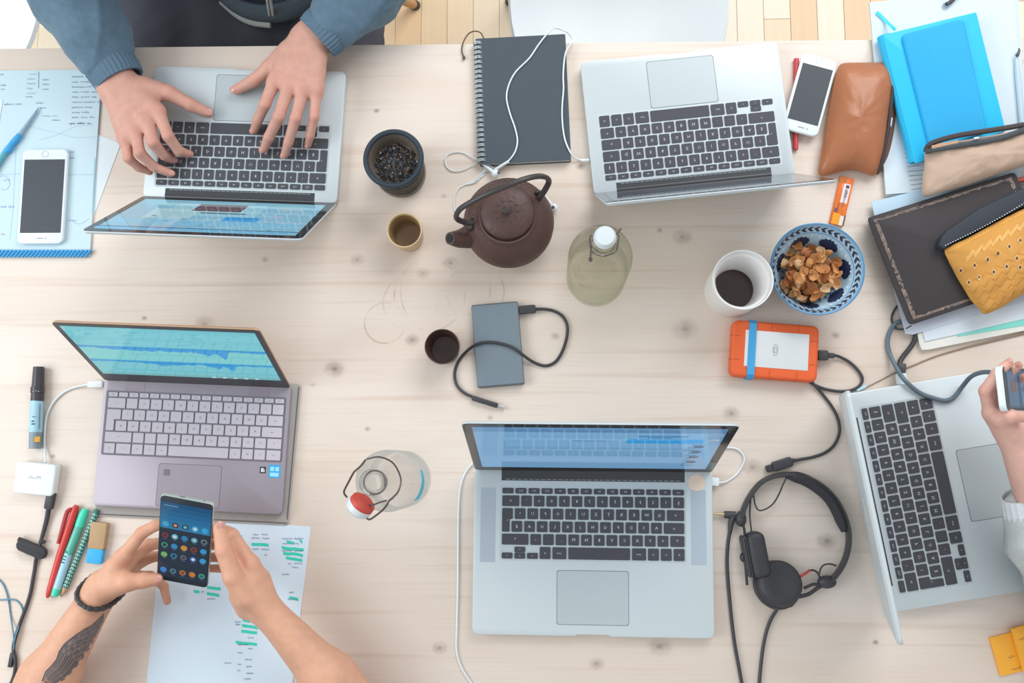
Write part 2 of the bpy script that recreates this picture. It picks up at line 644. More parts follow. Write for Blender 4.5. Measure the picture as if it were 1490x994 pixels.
# ------------------------------------------------------------------ table
def pine_table_mat():
    m = bpy.data.materials.new('pine_table_top')
    m.use_nodes = True
    nt = m.node_tree
    N, Lk = nt.nodes, nt.links
    b = N['Principled BSDF']
    tc = N.new('ShaderNodeTexCoord')
    def noise_tex(sx, sy, scale, detail=4, dist=0.0):
        mp = N.new('ShaderNodeMapping')
        mp.inputs['Scale'].default_value = (sx, sy, 1)
        Lk.new(tc.outputs['Object'], mp.inputs['Vector'])
        nz = N.new('ShaderNodeTexNoise')
        nz.inputs['Scale'].default_value = scale
        nz.inputs['Detail'].default_value = detail
        nz.inputs['Distortion'].default_value = dist
        Lk.new(mp.outputs['Vector'], nz.inputs['Vector'])
        return nz.outputs['Fac']
    def maprange(src, a, c, lo, hi, smooth=True):
        mr = N.new('ShaderNodeMapRange')
        mr.interpolation_type = 'SMOOTHSTEP' if smooth else 'LINEAR'
        mr.inputs['From Min'].default_value = a
        mr.inputs['From Max'].default_value = c
        mr.inputs['To Min'].default_value = lo
        mr.inputs['To Max'].default_value = hi
        Lk.new(src, mr.inputs['Value'])
        return mr.outputs['Result']
    def mix(fac, a, c):
        mx = N.new('ShaderNodeMix')
        mx.data_type = 'RGBA'
        Lk.new(fac, mx.inputs['Factor'])
        for k, v in (('A', a), ('B', c)):
            if isinstance(v, tuple):
                mx.inputs[k].default_value = lin(v) + (1,)
            else:
                Lk.new(v, mx.inputs[k])
        return mx.outputs['Result']
    def math_(op, a, c):
        n = N.new('ShaderNodeMath')
        n.operation = op
        for k, v in enumerate((a, c)):
            if isinstance(v, (int, float)):
                n.inputs[k].default_value = v
            else:
                Lk.new(v, n.inputs[k])
        return n.outputs['Value']
    # broad tone, growth lines, fine grain
    broad = noise_tex(0.8, 3.5, 2.2, 2)
    col = mix(maprange(broad, 0.35, 0.65, 0, 1), (226, 213, 202), (219, 203, 189))
    lines = noise_tex(0.7, 30, 2.4, 3, 0.4)
    col = mix(maprange(lines, 0.54, 0.74, 0, 0.42), col, (200, 174, 154))
    fine = noise_tex(3, 170, 3.0, 2)
    col = mix(maprange(fine, 0.5, 0.8, 0, 0.26), col, (198, 175, 157))
    # knots
    kn = [(993, 345, 12, .55), (997, 479, 16, .5), (487, 537, 13, .7), (600, 495, 9, .6), (656, 383, 10, .55), (616, 397, 9, .45),
          (298, 472, 13, .45), (520, 378, 9, .5), (960, 941, 14, .6), (868, 966, 9, .5), (1064, 602, 11, .55), (640, 943, 9, .55),
          (1203, 787, 12, .7), (1095, 680, 13, .5), (386, 378, 5, .6), (40, 806, 13, .45), (1312, 541, 7, .6), (548, 161, 4, .8),
          (547, 214, 4, .85), (535, 624, 4, .7), (1274, 935, 4, .9), (808, 489, 6, .6), (646, 285, 4, .5), (844, 242, 6, .6),
          (1216, 488, 6, .6), (960, 335, 4, .6), (455, 560, 4, .4), (77, 664, 4, .6), (210, 463, 4, .7), (713, 608, 4, .6)]
    warp = noise_tex(18, 18, 3.0, 2)
    acc = None
    core = None
    for (px, py, r, s) in kn:
        p = W(px, py)
        sub = N.new('ShaderNodeVectorMath')
        sub.operation = 'SUBTRACT'
        Lk.new(tc.outputs['Object'], sub.inputs[0])
        sub.inputs[1].default_value = (p.x, p.y, TZ)
        mul = N.new('ShaderNodeVectorMath')
        mul.operation = 'MULTIPLY'
        Lk.new(sub.outputs['Vector'], mul.inputs[0])
        mul.inputs[1].default_value = (0.8, 1.0, 0.0)
        ln = N.new('ShaderNodeVectorMath')
        ln.operation = 'LENGTH'
        Lk.new(mul.outputs['Vector'], ln.inputs[0])
        rr = r / 930.0
        k = maprange(ln.outputs['Value'], rr * 0.4, rr * 1.25, s * 0.8, 0)
        k2 = maprange(ln.outputs['Value'], 0.0, rr * 0.45, s, 0)
        core = k2 if core is None else math_('MAXIMUM', core, k2)
        acc = k if acc is None else math_('MAXIMUM', acc, k)
    acc = math_('MULTIPLY', acc, maprange(warp, 0.3, 0.6, 0.55, 1.1))
    col = mix(acc, col, (158, 142, 132))
    col = mix(math_('MULTIPLY', core, 0.75), col, (104, 82, 74))
    # dried rings left by cups
    rings = [(648, 423, 66), (625, 430, 52), (597, 440, 40), (692, 425, 42), (560, 470, 30), (720, 520, 42)]
    ra = None
    for (px, py, r) in rings:
        p = W(px, py)
        ds = N.new('ShaderNodeVectorMath')
        ds.operation = 'DISTANCE'
        Lk.new(tc.outputs['Object'], ds.inputs[0])
        ds.inputs[1].default_value = (p.x, p.y, TZ)
        k = maprange(math_('ABSOLUTE', math_('SUBTRACT', ds.outputs['Value'], r / 930.0), 0), 0.0004, 0.0022, 1, 0)
        ra = k if ra is None else math_('MAXIMUM', ra, k)
    ra = math_('MULTIPLY', ra, maprange(noise_tex(9, 9, 2.2, 3), 0.45, 0.7, 0, 0.5))
    col = mix(ra, col, (170, 130, 108))
    Lk.new(col, b.inputs['Base Color'])
    b.inputs['Roughness'].default_value = 0.42
    b.inputs['Specular IOR Level'].default_value = 0.35
    bp = N.new('ShaderNodeBump')
    bp.inputs['Strength'].default_value = 0.06
    bp.inputs['Distance'].default_value = 0.001
    Lk.new(fine, bp.inputs['Height'])
    Lk.new(bp.outputs['Normal'], b.inputs['Normal'])
    return m

table = thing('table', 'long pale pine table covered with laptops, cups and notebooks', 'table')
e0, e1 = W(-140, 71.5), W(1560, 54.2)
ed = (e1 - e0).normalized()
nd = Vector((ed.y, -ed.x, 0))
f0, f1 = e0 + nd * 1.12, e1 + nd * 1.12
tg = G()
slab(tg, [f0, f1, e1, e0], TZ - 0.032, TZ, 0.0025)
part('tabletop', tg, pine_table_mat(), table)
for (p, sx, sy) in ((e0, 1, -1), (e1, -1, -1), (f0, 1, 1), (f1, -1, 1)):
    g = G()
    c = p + ed * 0.14 * sx - nd * 0.14 * sy * -1 * -1 if False else p + ed * (0.14 * sx) + nd * (0.14 if sy < 0 else -0.14)
    box(g, c.x - 0.03, c.x + 0.03, c.y - 0.03, c.y + 0.03, 0.0, TZ - 0.032, 0.003)
    part('leg', g, M('pine_leg', (222, 196, 166), rough=0.5, var=0.1, scale=6, stretch=(20, 20, 1)), table)

# ------------------------------------------------------------------ white shell chairs
def grid_shell(fn, nu, nv, th):
    g = G()
    P = [[Vector(fn(i / nu, j / nv)) for i in range(nu + 1)] for j in range(nv + 1)]
    vs, fs = [], []
    def nrm(i, j):
        a = P[j][min(i + 1, nu)] - P[j][max(i - 1, 0)]
        b = P[min(j + 1, nv)][i] - P[max(j - 1, 0)][i]
        return a.cross(b).normalized()
    for s in (0, 1):
        for j in range(nv + 1):
            for i in range(nu + 1):
                vs.append(tuple(P[j][i] - nrm(i, j) * th * s))
    n = (nu + 1) * (nv + 1)
    for j in range(nv):
        for i in range(nu):
            a = j * (nu + 1) + i
            q = (a, a + 1, a + nu + 2, a + nu + 1)
            fs.append(q)
            fs.append(tuple(n + k for k in q[::-1]))
    rim = [i for i in range(nu + 1)] + [j * (nu + 1) + nu for j in range(1, nv + 1)] + \
          [nv * (nu + 1) + i for i in range(nu - 1, -1, -1)] + [j * (nu + 1) for j in range(nv - 1, 0, -1)]
    for k in range(len(rim)):
        a, b = rim[k], rim[(k + 1) % len(rim)]
        fs.append((b, a, n + a, n + b))
    g.add(vs, fs)
    return g

def shell_fn(u, v):
    prof = [(-0.235, 0.425), (-0.21, 0.445), (-0.10, 0.435), (0.02, 0.425), (0.12, 0.43), (0.185, 0.48), (0.215, 0.58), (0.24, 0.70), (0.262, 0.80)]
    x = v * (len(prof) - 1)
    k = min(int(x), len(prof) - 2)
    t = x - k
    y = prof[k][0] * (1 - t) + prof[k + 1][0] * t
    z = prof[k][1] * (1 - t) + prof[k + 1][1] * t
    s = 2 * u - 1
    w = 0.208 * max(0.3, (1 - (max(0, -y) / 0.262) ** 2.4)) ** 0.5 * (1 - 0.5 * max(0, v - 0.86) ** 2 / 0.0196 * 0.8)
    side = abs(s) ** 3
    z += 0.05 * side * (1 - 0.75 * max(0, (v - 0.5) * 2))
    y -= 0.05 * side * max(0, (v - 0.5) * 2)
    return (s * w, y, z)

white_shell = M('white_plastic_shell', (236, 243, 246), rough=0.35, var=0.01)
dowel = M('oak_dowel', (196, 150, 104), rough=0.45, var=0.1, scale=8, stretch=(20, 20, 1))
black_metal = M('black_metal', (52, 52, 54), rough=0.45, var=0.05)
def shell_chair(x, y, rz, label):
    t = thing('shell_chair', label, 'chair', (x, y, 0), rz, 'white shell chairs around the table')
    part('shell', grid_shell(shell_fn, 18, 28, 0.008), white_shell, t, 60)
    for sx in (-1, 1):
        for sy in (-1, 1):
            a, b = Vector((sx * 0.11, sy * 0.10, 0.40)), Vector((sx * 0.23, sy * 0.215, 0.0))
            g = G()
            tube(g, [a, b + (a - b) * 0.03], [0.016, 0.011], 12, 1)
            lg = part('leg', g, dowel, t)
            g = G()
            tube(g, [b + (a - b) * 0.035, b], 0.0125, 12, 1)
            part('foot_cap', g, black_metal, lg)
    for (p, q) in (((-.17, -.158, .2), (.17, .158, .2)), ((.17, -.158, .2), (-.17, .158, .2)), ((-.13, -.12, .33), (.13, -.12, .33)), ((-.13, .12, .33), (.13, .12, .33))):
        g = G()
        tube(g, [p, q], 0.005, 8, 1)
        part('brace_rod', g, black_metal, t)
    return t
pf = W(605, 8, -TZ)
CH1 = (pf.x - 0.23, pf.y - 0.215)
shell_chair(CH1[0], CH1[1], 0, 'white shell chair the person in the blue hoodie sits on')
pf = W(742, 2, -TZ)
shell_chair(pf.x + 0.23, pf.y - 0.215, 0, 'empty white shell chair tucked in behind the dark spiral notebook')
pf = W(-72, 5, -0.32)
shell_chair(pf.x, pf.y, R(8), 'empty white shell chair at the left end, beside the blue hoodie sleeve')

# ------------------------------------------------------------------ laptops
alu = M('brushed_aluminium', (200, 209, 212), rough=0.42, metal=0.15, var=0.015, scale=300)
alu_pad = M('trackpad_glass', (184, 194, 197), rough=0.35, metal=0.15, var=0.015)
alu_dark = M('aluminium_groove', (120, 128, 134), rough=0.5, metal=0.2, var=0.03)
key_black = M('black_keycap', (66, 67, 74), rough=0.55, var=0.04)
key_mauve = M('mauve_keycap', (186, 178, 186), rough=0.5, var=0.03)
mauve_body = M('mauve_metal', (158, 149, 158), rough=0.4, metal=0.3, var=0.03, scale=20)
mauve_gap = M('mauve_keyboard_bed', (112, 106, 118), rough=0.5, var=0.03)
mauve_pad = M('mauve_trackpad', (150, 141, 150), rough=0.38, metal=0.2, var=0.03)
bezel_glass = M('black_bezel_glass', (44, 44, 47), rough=0.08, var=0.03, spec=0.6)
bezel_matte = M('dark_bezel', (66, 68, 72), rough=0.3, var=0.03)
hinge_black = M('black_hinge', (58, 60, 64), rough=0.35, var=0.04)
screen_mat = print_mat('lit_screen', emit=0.85, rough=0.04, spec=0.6)
legend_w = M('white_legend', (200, 204, 208), rough=0.6, var=0.02)
legend_d = M('grey_legend', (120, 114, 122), rough=0.6, var=0.02)

def layout_apple():
    u = 19.05
    K = []
    fk = 276.2 / 14
    for i, t in enumerate(['esc', 'F1', 'F2', 'F3', 'F4', 'F5', 'F6', 'F7', 'F8', 'F9', 'F10', 'F11', 'F12', '-']):
        K.append((i * fk, 0, fk - 2.9, 8.4, t, 's'))
    def row(y, ks, h=16.1):
        x = 0
        for w, t in ks:
            K.append((x, y, w * u - 2.9, h, t, 'n'))
            x += w * u
        return x
    row(11.3, [(1, c) for c in '§1234567890+\''] + [(1.5, '<')])
    row(30.35, [(1.5, '>')] + [(1, c) for c in 'QWERTZUIOP'] + [(1, 'U'), (1, '!')])
    row(49.4, [(1.75, 'o')] + [(1, c) for c in 'ASDFGHJKL'] + [(1, 'O'), (1, 'A'), (1, '$')])
    K.append((13.5 * u, 30.35, u - 2.9, 16.1 + u, 'L', 'enter'))
    row(68.45, [(1.25, '^'), (1, '<')] + [(1, c) for c in 'YXCVBNM,.-'] + [(2.25, '^')])
    row(87.5, [(1, 'fn'), (1, 'ct'), (1, 'al'), (1.25, 'cmd'), (5, ''), (1.25, 'cmd'), (1, 'al')], 17.6)
    x = 11.5 * u
    K.append((x, 96.4, u - 2.9, 8.7, '<', 's'))
    K.append((x + u, 87.5, u - 2.9, 8.3, '^', 's'))
    K.append((x + u, 96.4, u - 2.9, 8.7, 'v', 's'))
    K.append((x + 2 * u, 96.4, u - 2.9, 8.7, '>', 's'))
    return K, 273.3, 105.1

def layout_slim():
    u = 280.0 / 14.55
    K = []
    fk = 280.0 / 17
    for i in range(17):
        K.append((i * fk, 0, fk - 2.2, 6.5, ('esc', 'F1', 'F2', 'F3', 'F4', 'F5', 'F6', 'F7', 'F8', 'F9', 'F10', 'F11', 'F12', 'ins', 'prt', '', 'del')[i], 's'))
    def row(y, ks, h=15.2):
        x = 0
        for w, t in ks:
            K.append((x, y, w * u - 2.4, h, t, 'n'))
            x += w * u
    row(9.0, [(1, c) for c in '^1234567890+\''] + [(1.55, '<-')])
    row(26.6, [(1.3, 'tab')] + [(1, c) for c in 'QWERTZUIOPU'] + [(1, '*')])
    row(44.2, [(1.75, 'caps')] + [(1, c) for c in 'ASDFGHJKLOA'] + [(1, '#')])
    K.append((13.3 * u, 26.6, 1.25 * u - 2.4, 15.2 + 17.6, 'L', 'enter'))
    row(61.8, [(1.25, '^'), (1, '<')] + [(1, c) for c in 'YXCVBNM,.-'] + [(2.3, '^')])
    row(79.4, [(1.25, 'ctrl'), (1, 'fn'), (1, 'H'), (1, 'alt'), (5.0, ''), (1, 'alt'), (1, 'ctr'), (1, '<'), (1.3, '^'), (1.0, '>')])
    return K, 279.0, 94.6

_keymesh = {}
def key_mesh(w, d, style, mat):
    k = (round(w, 2), round(d, 2), style)
    if k not in _keymesh:
        g = G()
        if style == 'enter':   # ISO return key: wide above, narrow below (mirrored board: narrow part on the outer side)
            w2 = w * 0.70 if w < 18 else w * 0.56
            up = 0.0161 if w < 18 else 0.0152
            W_, D_ = w / 1000, d / 1000
            pts = [(-W_ / 2, -D_ / 2), (-W_ / 2 + w2 / 1000, -D_ / 2), (-W_ / 2 + w2 / 1000, D_ / 2 - up), (W_ / 2, D_ / 2 - up), (W_ / 2, D_ / 2), (-W_ / 2, D_ / 2)]
            slab(g, rpoly(pts, 0.0014, 2), 0, 0.0013)
        else:
            slab(g, rrect(w / 1000, d / 1000, 0.0014, 2), 0, 0.0013)
        _keymesh[k] = g.mesh('key', mat, 0)
    return _keymesh[k]

def apple_logo(g, xf, s, col=None):
    """a bitten apple outline with a leaf"""
    pts = []
    for k in range(48):
        a = 2 * math.pi * k / 48
        r = 0.5 * (1 + 0.10 * math.cos(2 * a) - 0.12 * max(0, math.sin(a)) ** 8 - 0.08 * max(0, -math.sin(a)) ** 12)
        x, y = r * math.cos(a), r * math.sin(a)
        dx, dy = x - 0.60, y - 0.08
        d = math.hypot(dx, dy)
        if d < 0.23:
            x, y = 0.60 + dx / d * 0.23, 0.08 + dy / d * 0.23
        pts.append((x * s, y * s, 0))
    g.poly(pts, col, xf)
    leaf = [(0.0, 0.56), (0.06, 0.72), (0.22, 0.80), (0.20, 0.66)]
    g.poly([(x * s, y * s, 0) for x, y in leaf][::-1], col, xf)

def laptop(label, pose, dims, style, screen, base_h=0.0, grilles=False, name='laptop'):
    x, y, a, lid = pose
    Wd, D, T = dims
    slim = style == 'slim'
    body, keym = (mauve_body, key_mauve) if slim else (alu, key_black)
    t = thing(name, label, 'laptop', (x, y, TZ + base_h), a)
    rc = 0.010 if not slim else 0.008
    # base with the thumb notch in the front edge
    g = G()
    out = rrect(Wd, D, rc, 6, 0, -D / 2)
    if not slim:
        nw = 0.026
        out2 = []
        for i, p in enumerate(out):
            out2.append(p)
            q = out[(i + 1) % len(out)]
            if abs(p[1] + D) < 1e-6 and abs(q[1] + D) < 1e-6 and p[0] < q[0] and q[0] - p[0] > 0.1:
                out2 += [(-nw, -D), (-nw + 0.003, -D + 0.0022), (nw - 0.003, -D + 0.0022), (nw, -D)]
        out = out2
    slab(g, out, 0.0015, T, 0.0012, 2, botbev=0.003)
    base = part('base', g, body, t)
    g = G()
    for sx in (-1, 1):
        for yy in (-0.03, -D + 0.03):
            lathe(g, [(0, 0), (0.006, 0), (0.006, 0.0016), (0, 0.0016)], 12, Matrix.Translation((sx * (Wd / 2 - 0.03), yy, 0)))
    part('rubber_foot', g, hinge_black, base)
    # keyboard
    K, kw, kd = (layout_slim() if slim else layout_apple())
    ktop = -0.0210 if slim or Wd < 0.34 else -0.030
    if style == 'unibody':
        ktop = -0.0185
    g = G()
    box(g, -kw / 2000 - 0.003, kw / 2000 + 0.003, ktop - kd / 1000 - 0.003, ktop + 0.003, T - 0.0006, T + 0.0002, r=0.003)
    part('keyboard_bed', g, mauve_gap if slim else M('keyboard_bed_alu', (192, 202, 206), rough=0.45, metal=0.3, var=0.02), t)
    lg = G()
    for (kx, ky, w, d, txt, st) in K:
        cx_, cy_ = -(kx + w / 2 - kw / 2) / 1000, ktop - (ky + d / 2) / 1000       # the board reads mirrored in the photograph
        part('key', key_mesh(w, d, 'enter' if st == 'enter' else 'n' + style, keym), None, t, loc=(cx_, cy_, T + 0.0002))
        if txt:
            size = 0.0066 if st == 'n' and len(txt) == 1 else 0.0040
            if slim:
                size *= 0.8
            letter(lg, txt, cx_, cy_, T + 0.00162, size, mirror=True)
    kind(part('key_legends', lg, legend_d if slim else legend_w, t, 0), 'stuff')
    # trackpad
    tw, td = (0.105, 0.076) if style != 'slim' else (0.098, 0.064)
    tx, ty0 = 0.0, -D + 0.012
    if style == 'slim':
        ty0 = -D + 0.005
    if style == 'unibody':
        tw, td, ty0 = 0.105, 0.070, -D + 0.014
    if Wd > 0.34:
        tw, td, ty0 = 0.106, 0.078, -D + 0.017
    g = G()
    box(g, -tw / 2 - .0009, tw / 2 + .0009, ty0 - .0009, ty0 + td + .0009, T - 0.0004, T + 0.00015, r=0.004)
    part('trackpad_groove', g, alu_dark if not slim else mauve_gap, t)
    g = G()
    box(g, -tw / 2, tw / 2, ty0, ty0 + td, T - 0.0003, T + 0.0003, r=0.004)
    tp = part('trackpad', g, mauve_pad if slim else alu_pad, t)
    if slim:
        g = G()
        box(g, -tw / 2 + .008, -tw / 2 + .018, ty0 + td - .018, ty0 + td - .008, T + .0002, T + .0005, r=0.002)
        part('fingerprint_reader', g, mauve_gap, tp)
    if grilles:
        for sx in (-1, 1):
            g = G()
            cx_ = sx * (Wd / 2 - 0.0215)
            box(g, cx_ - 0.0115, cx_ + 0.0115, -0.141, -0.030, T - 0.0002, T + 0.0001)
            for i in range(9):
                for j in range(44):
                    gx, gy = cx_ - 0.010 + i * 0.0025, -0.139 + j * 0.0025
                    box(g, gx - .0004, gx + .0004, gy - .0004, gy + .0004, T, T + 0.00016)
            part('speaker_grille', g, M('speaker_grille_metal', (176, 187, 196), rough=0.6, metal=0.2, var=0.05, scale=900), t)
    # hinge
    hw = Wd * 0.385 if not slim else Wd * 0.47
    g = G()
    if slim:
        for sx in (-1, 1):
            g = G()
            box(g, sx * 0.098 - 0.016, sx * 0.098 + 0.016, -0.0172, -0.004, T - 0.001, T + 0.0003)
            part('hinge_cover', g, M('hinge_cover_mauve', (136, 126, 136), rough=0.4, metal=0.3), t)
    else:
        tube(g, [(-hw, -0.0045, T - 0.0055), (hw, -0.0045, T - 0.0055)], 0.0062, 14, 1)
        part('hinge', g, hinge_black, t)
        g = G()
        box(g, -hw, hw, (-0.019 if Wd > 0.34 else -0.0160) if style == 'apple' else -0.0105, -0.006, T - 0.001, T + 0.0002)
        hb = part('hinge_recess', g, hinge_black, t)
        g = G()
        n = 30 if style == 'apple' else 0
        for i in range(n):
            xx = -hw + 0.01 + i * (2 * hw - 0.02) / (n - 1)
            box(g, xx - 0.0032, xx + 0.0032, -0.0178 + (0.003 if Wd < 0.34 else 0), -0.0162 + (0.003 if Wd < 0.34 else 0), T, T + 0.0006)
        if n:
            kind(part('vent_slots', g, alu_dark, hb), 'stuff')
    # lid
    lx = Matrix.Translation((0, -0.005 if style != 'unibody' else 0.002, T - 0.006 + (0.001 if slim else 0.0))) @ Matrix.Rotation(lid, 4, 'X')
    th = 0.0052 if style != 'unibody' else 0.0075
    g = G()
    slab(g, rrect(Wd, D - 0.004, rc, 6, 0, D / 2 + 0.002), -th, -0.0006, 0.0006, 1, botbev=0.003, xf=lx)
    lidp = part('lid', g, body if not slim else M('gold_lid_edge', (196, 160, 128), rough=0.4, metal=0.4), t)
    g = G()
    slab(g, rrect(Wd - 0.002, D - 0.006, rc - .001, 6, 0, D / 2 + 0.002), -0.0008, 0.0, 0, xf=lx)
    bz = part('bezel', g, bezel_matte if slim else (alu if style == 'unibody' else bezel_glass), lidp)
    sw = Wd - (0.026 if not slim else 0.018)
    sd = sw * (0.625 if not slim else 0.5625)
    sy0 = D - (0.013 if not slim else 0.009) - sd
    g = G()
    zed = [0.0002]
    def rect(u0, v0, u1, v1, c):
        zed[0] += 0.000004
        z = zed[0]
        g.poly([(-sw / 2 + u0 * sw, sy0 + v0 * sd, z), (-sw / 2 + u1 * sw, sy0 + v0 * sd, z), (-sw / 2 + u1 * sw, sy0 + v1 * sd, z), (-sw / 2 + u0 * sw, sy0 + v1 * sd, z)], c, lx)
    screen(rect)
    part('display', g, screen_mat, lidp, 0)
    if not slim:
        g = G()
        apple_logo(g, lx @ Matrix.Translation((0, D * 0.53, -th - 0.0002)) @ Matrix.Rotation(math.pi, 4, 'Y') @ Matrix.Rotation(math.pi, 4, 'Z'), 0.042)
        part('lid_emblem', g, M('emblem_white', (238, 243, 245), rough=0.25, var=0.01), lidp)
    return t

def scr_ul(r):     # desktop seen mirrored and upside down to the camera: u runs to the user's right
    r(0, 0, 1, 1, (132, 186, 210))
    rnd = random.Random(2)
    for i in range(60):
        u, v = rnd.random(), rnd.random()
        r(u * .9, v * .95, u * .9 + rnd.uniform(.03, .16), v * .95 + rnd.uniform(.01, .05), (rnd.randint(118, 170), rnd.randint(178, 205), rnd.randint(200, 222)))
    r(0.30, 0.10, 0.78, 0.50, (150, 200, 216))
    r(0.62, 0.30, 0.86, 0.62, (166, 206, 216))
    r(0.40, 0.12, 0.66, 0.36, (96, 76, 82))
    r(0.36, 0.40, 0.60, 0.43, (60, 76, 92))
    r(0.26, 0.52, 0.44, 0.66, (46, 150, 214))
    for i in range(11):
        r(0.04 + i * .085, 0.68, 0.11 + i * .085, 0.80, (124, 190, 222))
    r(0, 0.90, 1, 0.925, (44, 112, 152))
    for i in range(14):
        r(0.04 + i * .07, 0.94, 0.095 + i * .07, 0.99, (110, 182, 222))
    for u, v in ((.62, .62), (.70, .70), (.80, .55), (.14, .88), (.5, .8)):
        r(u, v, u + .025, v + .012, (40, 60, 76))
def scr_ur(r):
    r(0, 0, 1, 1, (40, 46, 54))
    r(.1, .15, .8, .8, (48, 56, 66))
def scr_b(r):
    r(0, 0, 1, 1, (112, 160, 200))
    r(0, .90, 1, 1, (88, 136, 180))
    r(.12, .55, .92, .90, (120, 172, 212))
    r(.62, .66, .93, .76, (40, 156, 224))
    r(.66, .80, .86, .84, (70, 140, 200))
    rnd = random.Random(5)
    for i in range(9):
        y = .10 + i * .065
        r(.86 + rnd.uniform(0, .03), y, .93, y + .014, (60, 76, 96))
        if i % 2:
            r(.90, y + .02, .94, y + .05, (46, 58, 74))
    r(.70, .78, .80, .79, (50, 70, 96))
    r(.40, .70, .55, .712, (90, 120, 150))
def scr_asus(r):
    r(0, 0, 1, 1, (112, 200, 212))
    r(0, .62, 1, .97, (118, 206, 218))
    r(0, .34, 1, .60, (124, 210, 214))
    r(0, .0, 1, .06, (120, 190, 196))
    rnd = random.Random(4)
    for (v0, seed) in ((.60, 3), (.31, 8)):
        r(0, v0, 1, v0 + .025, (40, 150, 214))
        rnd = random.Random(seed)
        n = 110
        h = 0.02
        for i in range(n):
            u = i / n
            h = max(.006, h + rnd.uniform(-.016, .016))
            h = min(h, .05)
            bump = .12 * math.exp(-((u - .76) / .022) ** 2) + .07 * math.exp(-((u - .68) / .04) ** 2) + .03 * math.exp(-((u - .38) / .05) ** 2)
            hh = h + bump if u < .84 else h * .4
            r(u, v0 - hh, u + 1.0 / n, v0 + .004, (40, 158, 224))
    for i in range(26):
        u, v = rnd.random() * .9, rnd.choice([.70, .74, .83, .86, .92])
        r(u, v, u + rnd.uniform(.01, .06), v + .008, (84, 168, 184))
    r(0, .765, 1, .77, (96, 184, 198))
    r(0, .80, 1, .803, (96, 184, 198))
    for i in range(5):
        r(.62 + i * .06, .012, .64 + i * .06, .035, (210, 235, 238))
def scr_r(r):
    r(0, 0, 1, 1, (90, 98, 106))
    r(.1, .2, .7, .8, (104, 112, 120))

laptop('open silver laptop under the hoodie wearer\'s typing hands', (-0.49925, 0.41323, 3.09453, 1.0739), (0.314, 0.219, 0.017), 'apple', scr_ul)
laptop('open silver laptop beside the white phone and tan leather pouch', (0.22109, 0.42971, 3.23355, 1.238), (0.314, 0.219, 0.017), 'apple', scr_ur)
lapB = laptop('large silver laptop with a blue screen and a round peach sticker', (0.05827, -0.01045, -0.01043, 1.31516), (0.359, 0.247, 0.017), 'apple', scr_b, grilles=True)
g = G()
lathe(g, [(0, 0.017), (0.0125, 0.017), (0.0125, 0.0173), (0, 0.0173)], 28, Matrix.Translation((0.156, -0.019, 0)))
part('round_sticker', g, M('peach_sticker', (226, 204, 186), rough=0.6), lapB)
laptop('silver laptop turned sideways, its back to the headphones', (0.46535, -0.05893, 1.7353, 1.325), (0.325, 0.227, 0.023), 'unibody', scr_r)
# grey felt sleeve, mauve laptop on it
FH = 0.003
sc_, srz = Vector((-0.5557, 0.1234, TZ)), -0.0438
sl = G()
mx_ = xf2(sc_, srz)
slab(sl, [tuple((mx_ @ Vector((p[0], p[1], 0))).xy) for p in rpoly([(-0.150, -0.214), (0.156, -0.214), (0.160, 0.004), (-0.146, 0.010)], 0.006)], TZ, TZ + FH, 0.001)
sleeve = single('laptop_sleeve', sl, M('grey_felt', (174, 169, 165), rough=0.95, var=0.12, scale=500, bump=0.3), 'thin grey felt sleeve lying under the mauve laptop', 'sleeve')
g = G()
tube(g, [(0.1535, -0.205, 0.0032), (0.1572, 0.0, 0.0032)], 0.0009, 6, 1)
tube(g, [(-0.1475, -0.2105, 0.0032), (0.1535, -0.2105, 0.0032)], 0.0009, 6, 1)
o = part('seam_piping', g, M('dark_grey_seam', (110, 106, 104), rough=0.8), None)
sm = sleeve.matrix_basis.inverted() @ mx_
o.data.transform(sm)
o.parent = sleeve
lapA = laptop('slim mauve laptop with a teal screen showing blue waveforms', (-0.5557, 0.1234, -0.0438, 1.2181), (0.296, 0.1974, 0.0125), 'slim', scr_asus, base_h=FH)
def sticker(px, py, w, d, c, lines, lc, nm):
    p_ = root_mat(lapA).inverted() @ W(px, py, 0.0155)
    x, y = p_.x, p_.y
    g = G()
    box(g, x - w / 2, x + w / 2, y - d / 2, y + d / 2, 0.0125, 0.0127, col=c)
    for (u0, v0, u1, v1) in lines:
        g.poly([(x + u0 * w, y + v0 * d, .01275), (x + u1 * w, y + v0 * d, .01275), (x + u1 * w, y + v1 * d, .01275), (x + u0 * w, y + v1 * d, .01275)], lc)
    part(nm, g, print_mat('flat_print'), lapA, 0)
sticker(399.5, 686, 0.018, 0.020, (52, 160, 214), [(-.38, -.4, .38, -.1), (-.38, .02, -.05, .34), (.05, .02, .38, .34)], (150, 214, 238), 'blue_sticker')
sticker(382.5, 684, 0.0095, 0.010, (56, 58, 62), [(-.3, -.3, .1, .3), (.15, -.3, .3, .1)], (210, 210, 212), 'black_sticker')

# ------------------------------------------------------------------ cups, bottles, teapot
flat_print = print_mat('flat_print')
glass_clear = glass_mat('clear_glass', (254, 254, 254), (206, 220, 226))
glass_green = glass_mat('green_tinted_glass', (253, 253, 250), (216, 223, 206))
water = glass_mat('water', (254, 254, 254), (240, 248, 250), fr=1.1)
ceramic_white = M('white_ceramic', (210, 218, 221), rough=0.2, var=0.01)

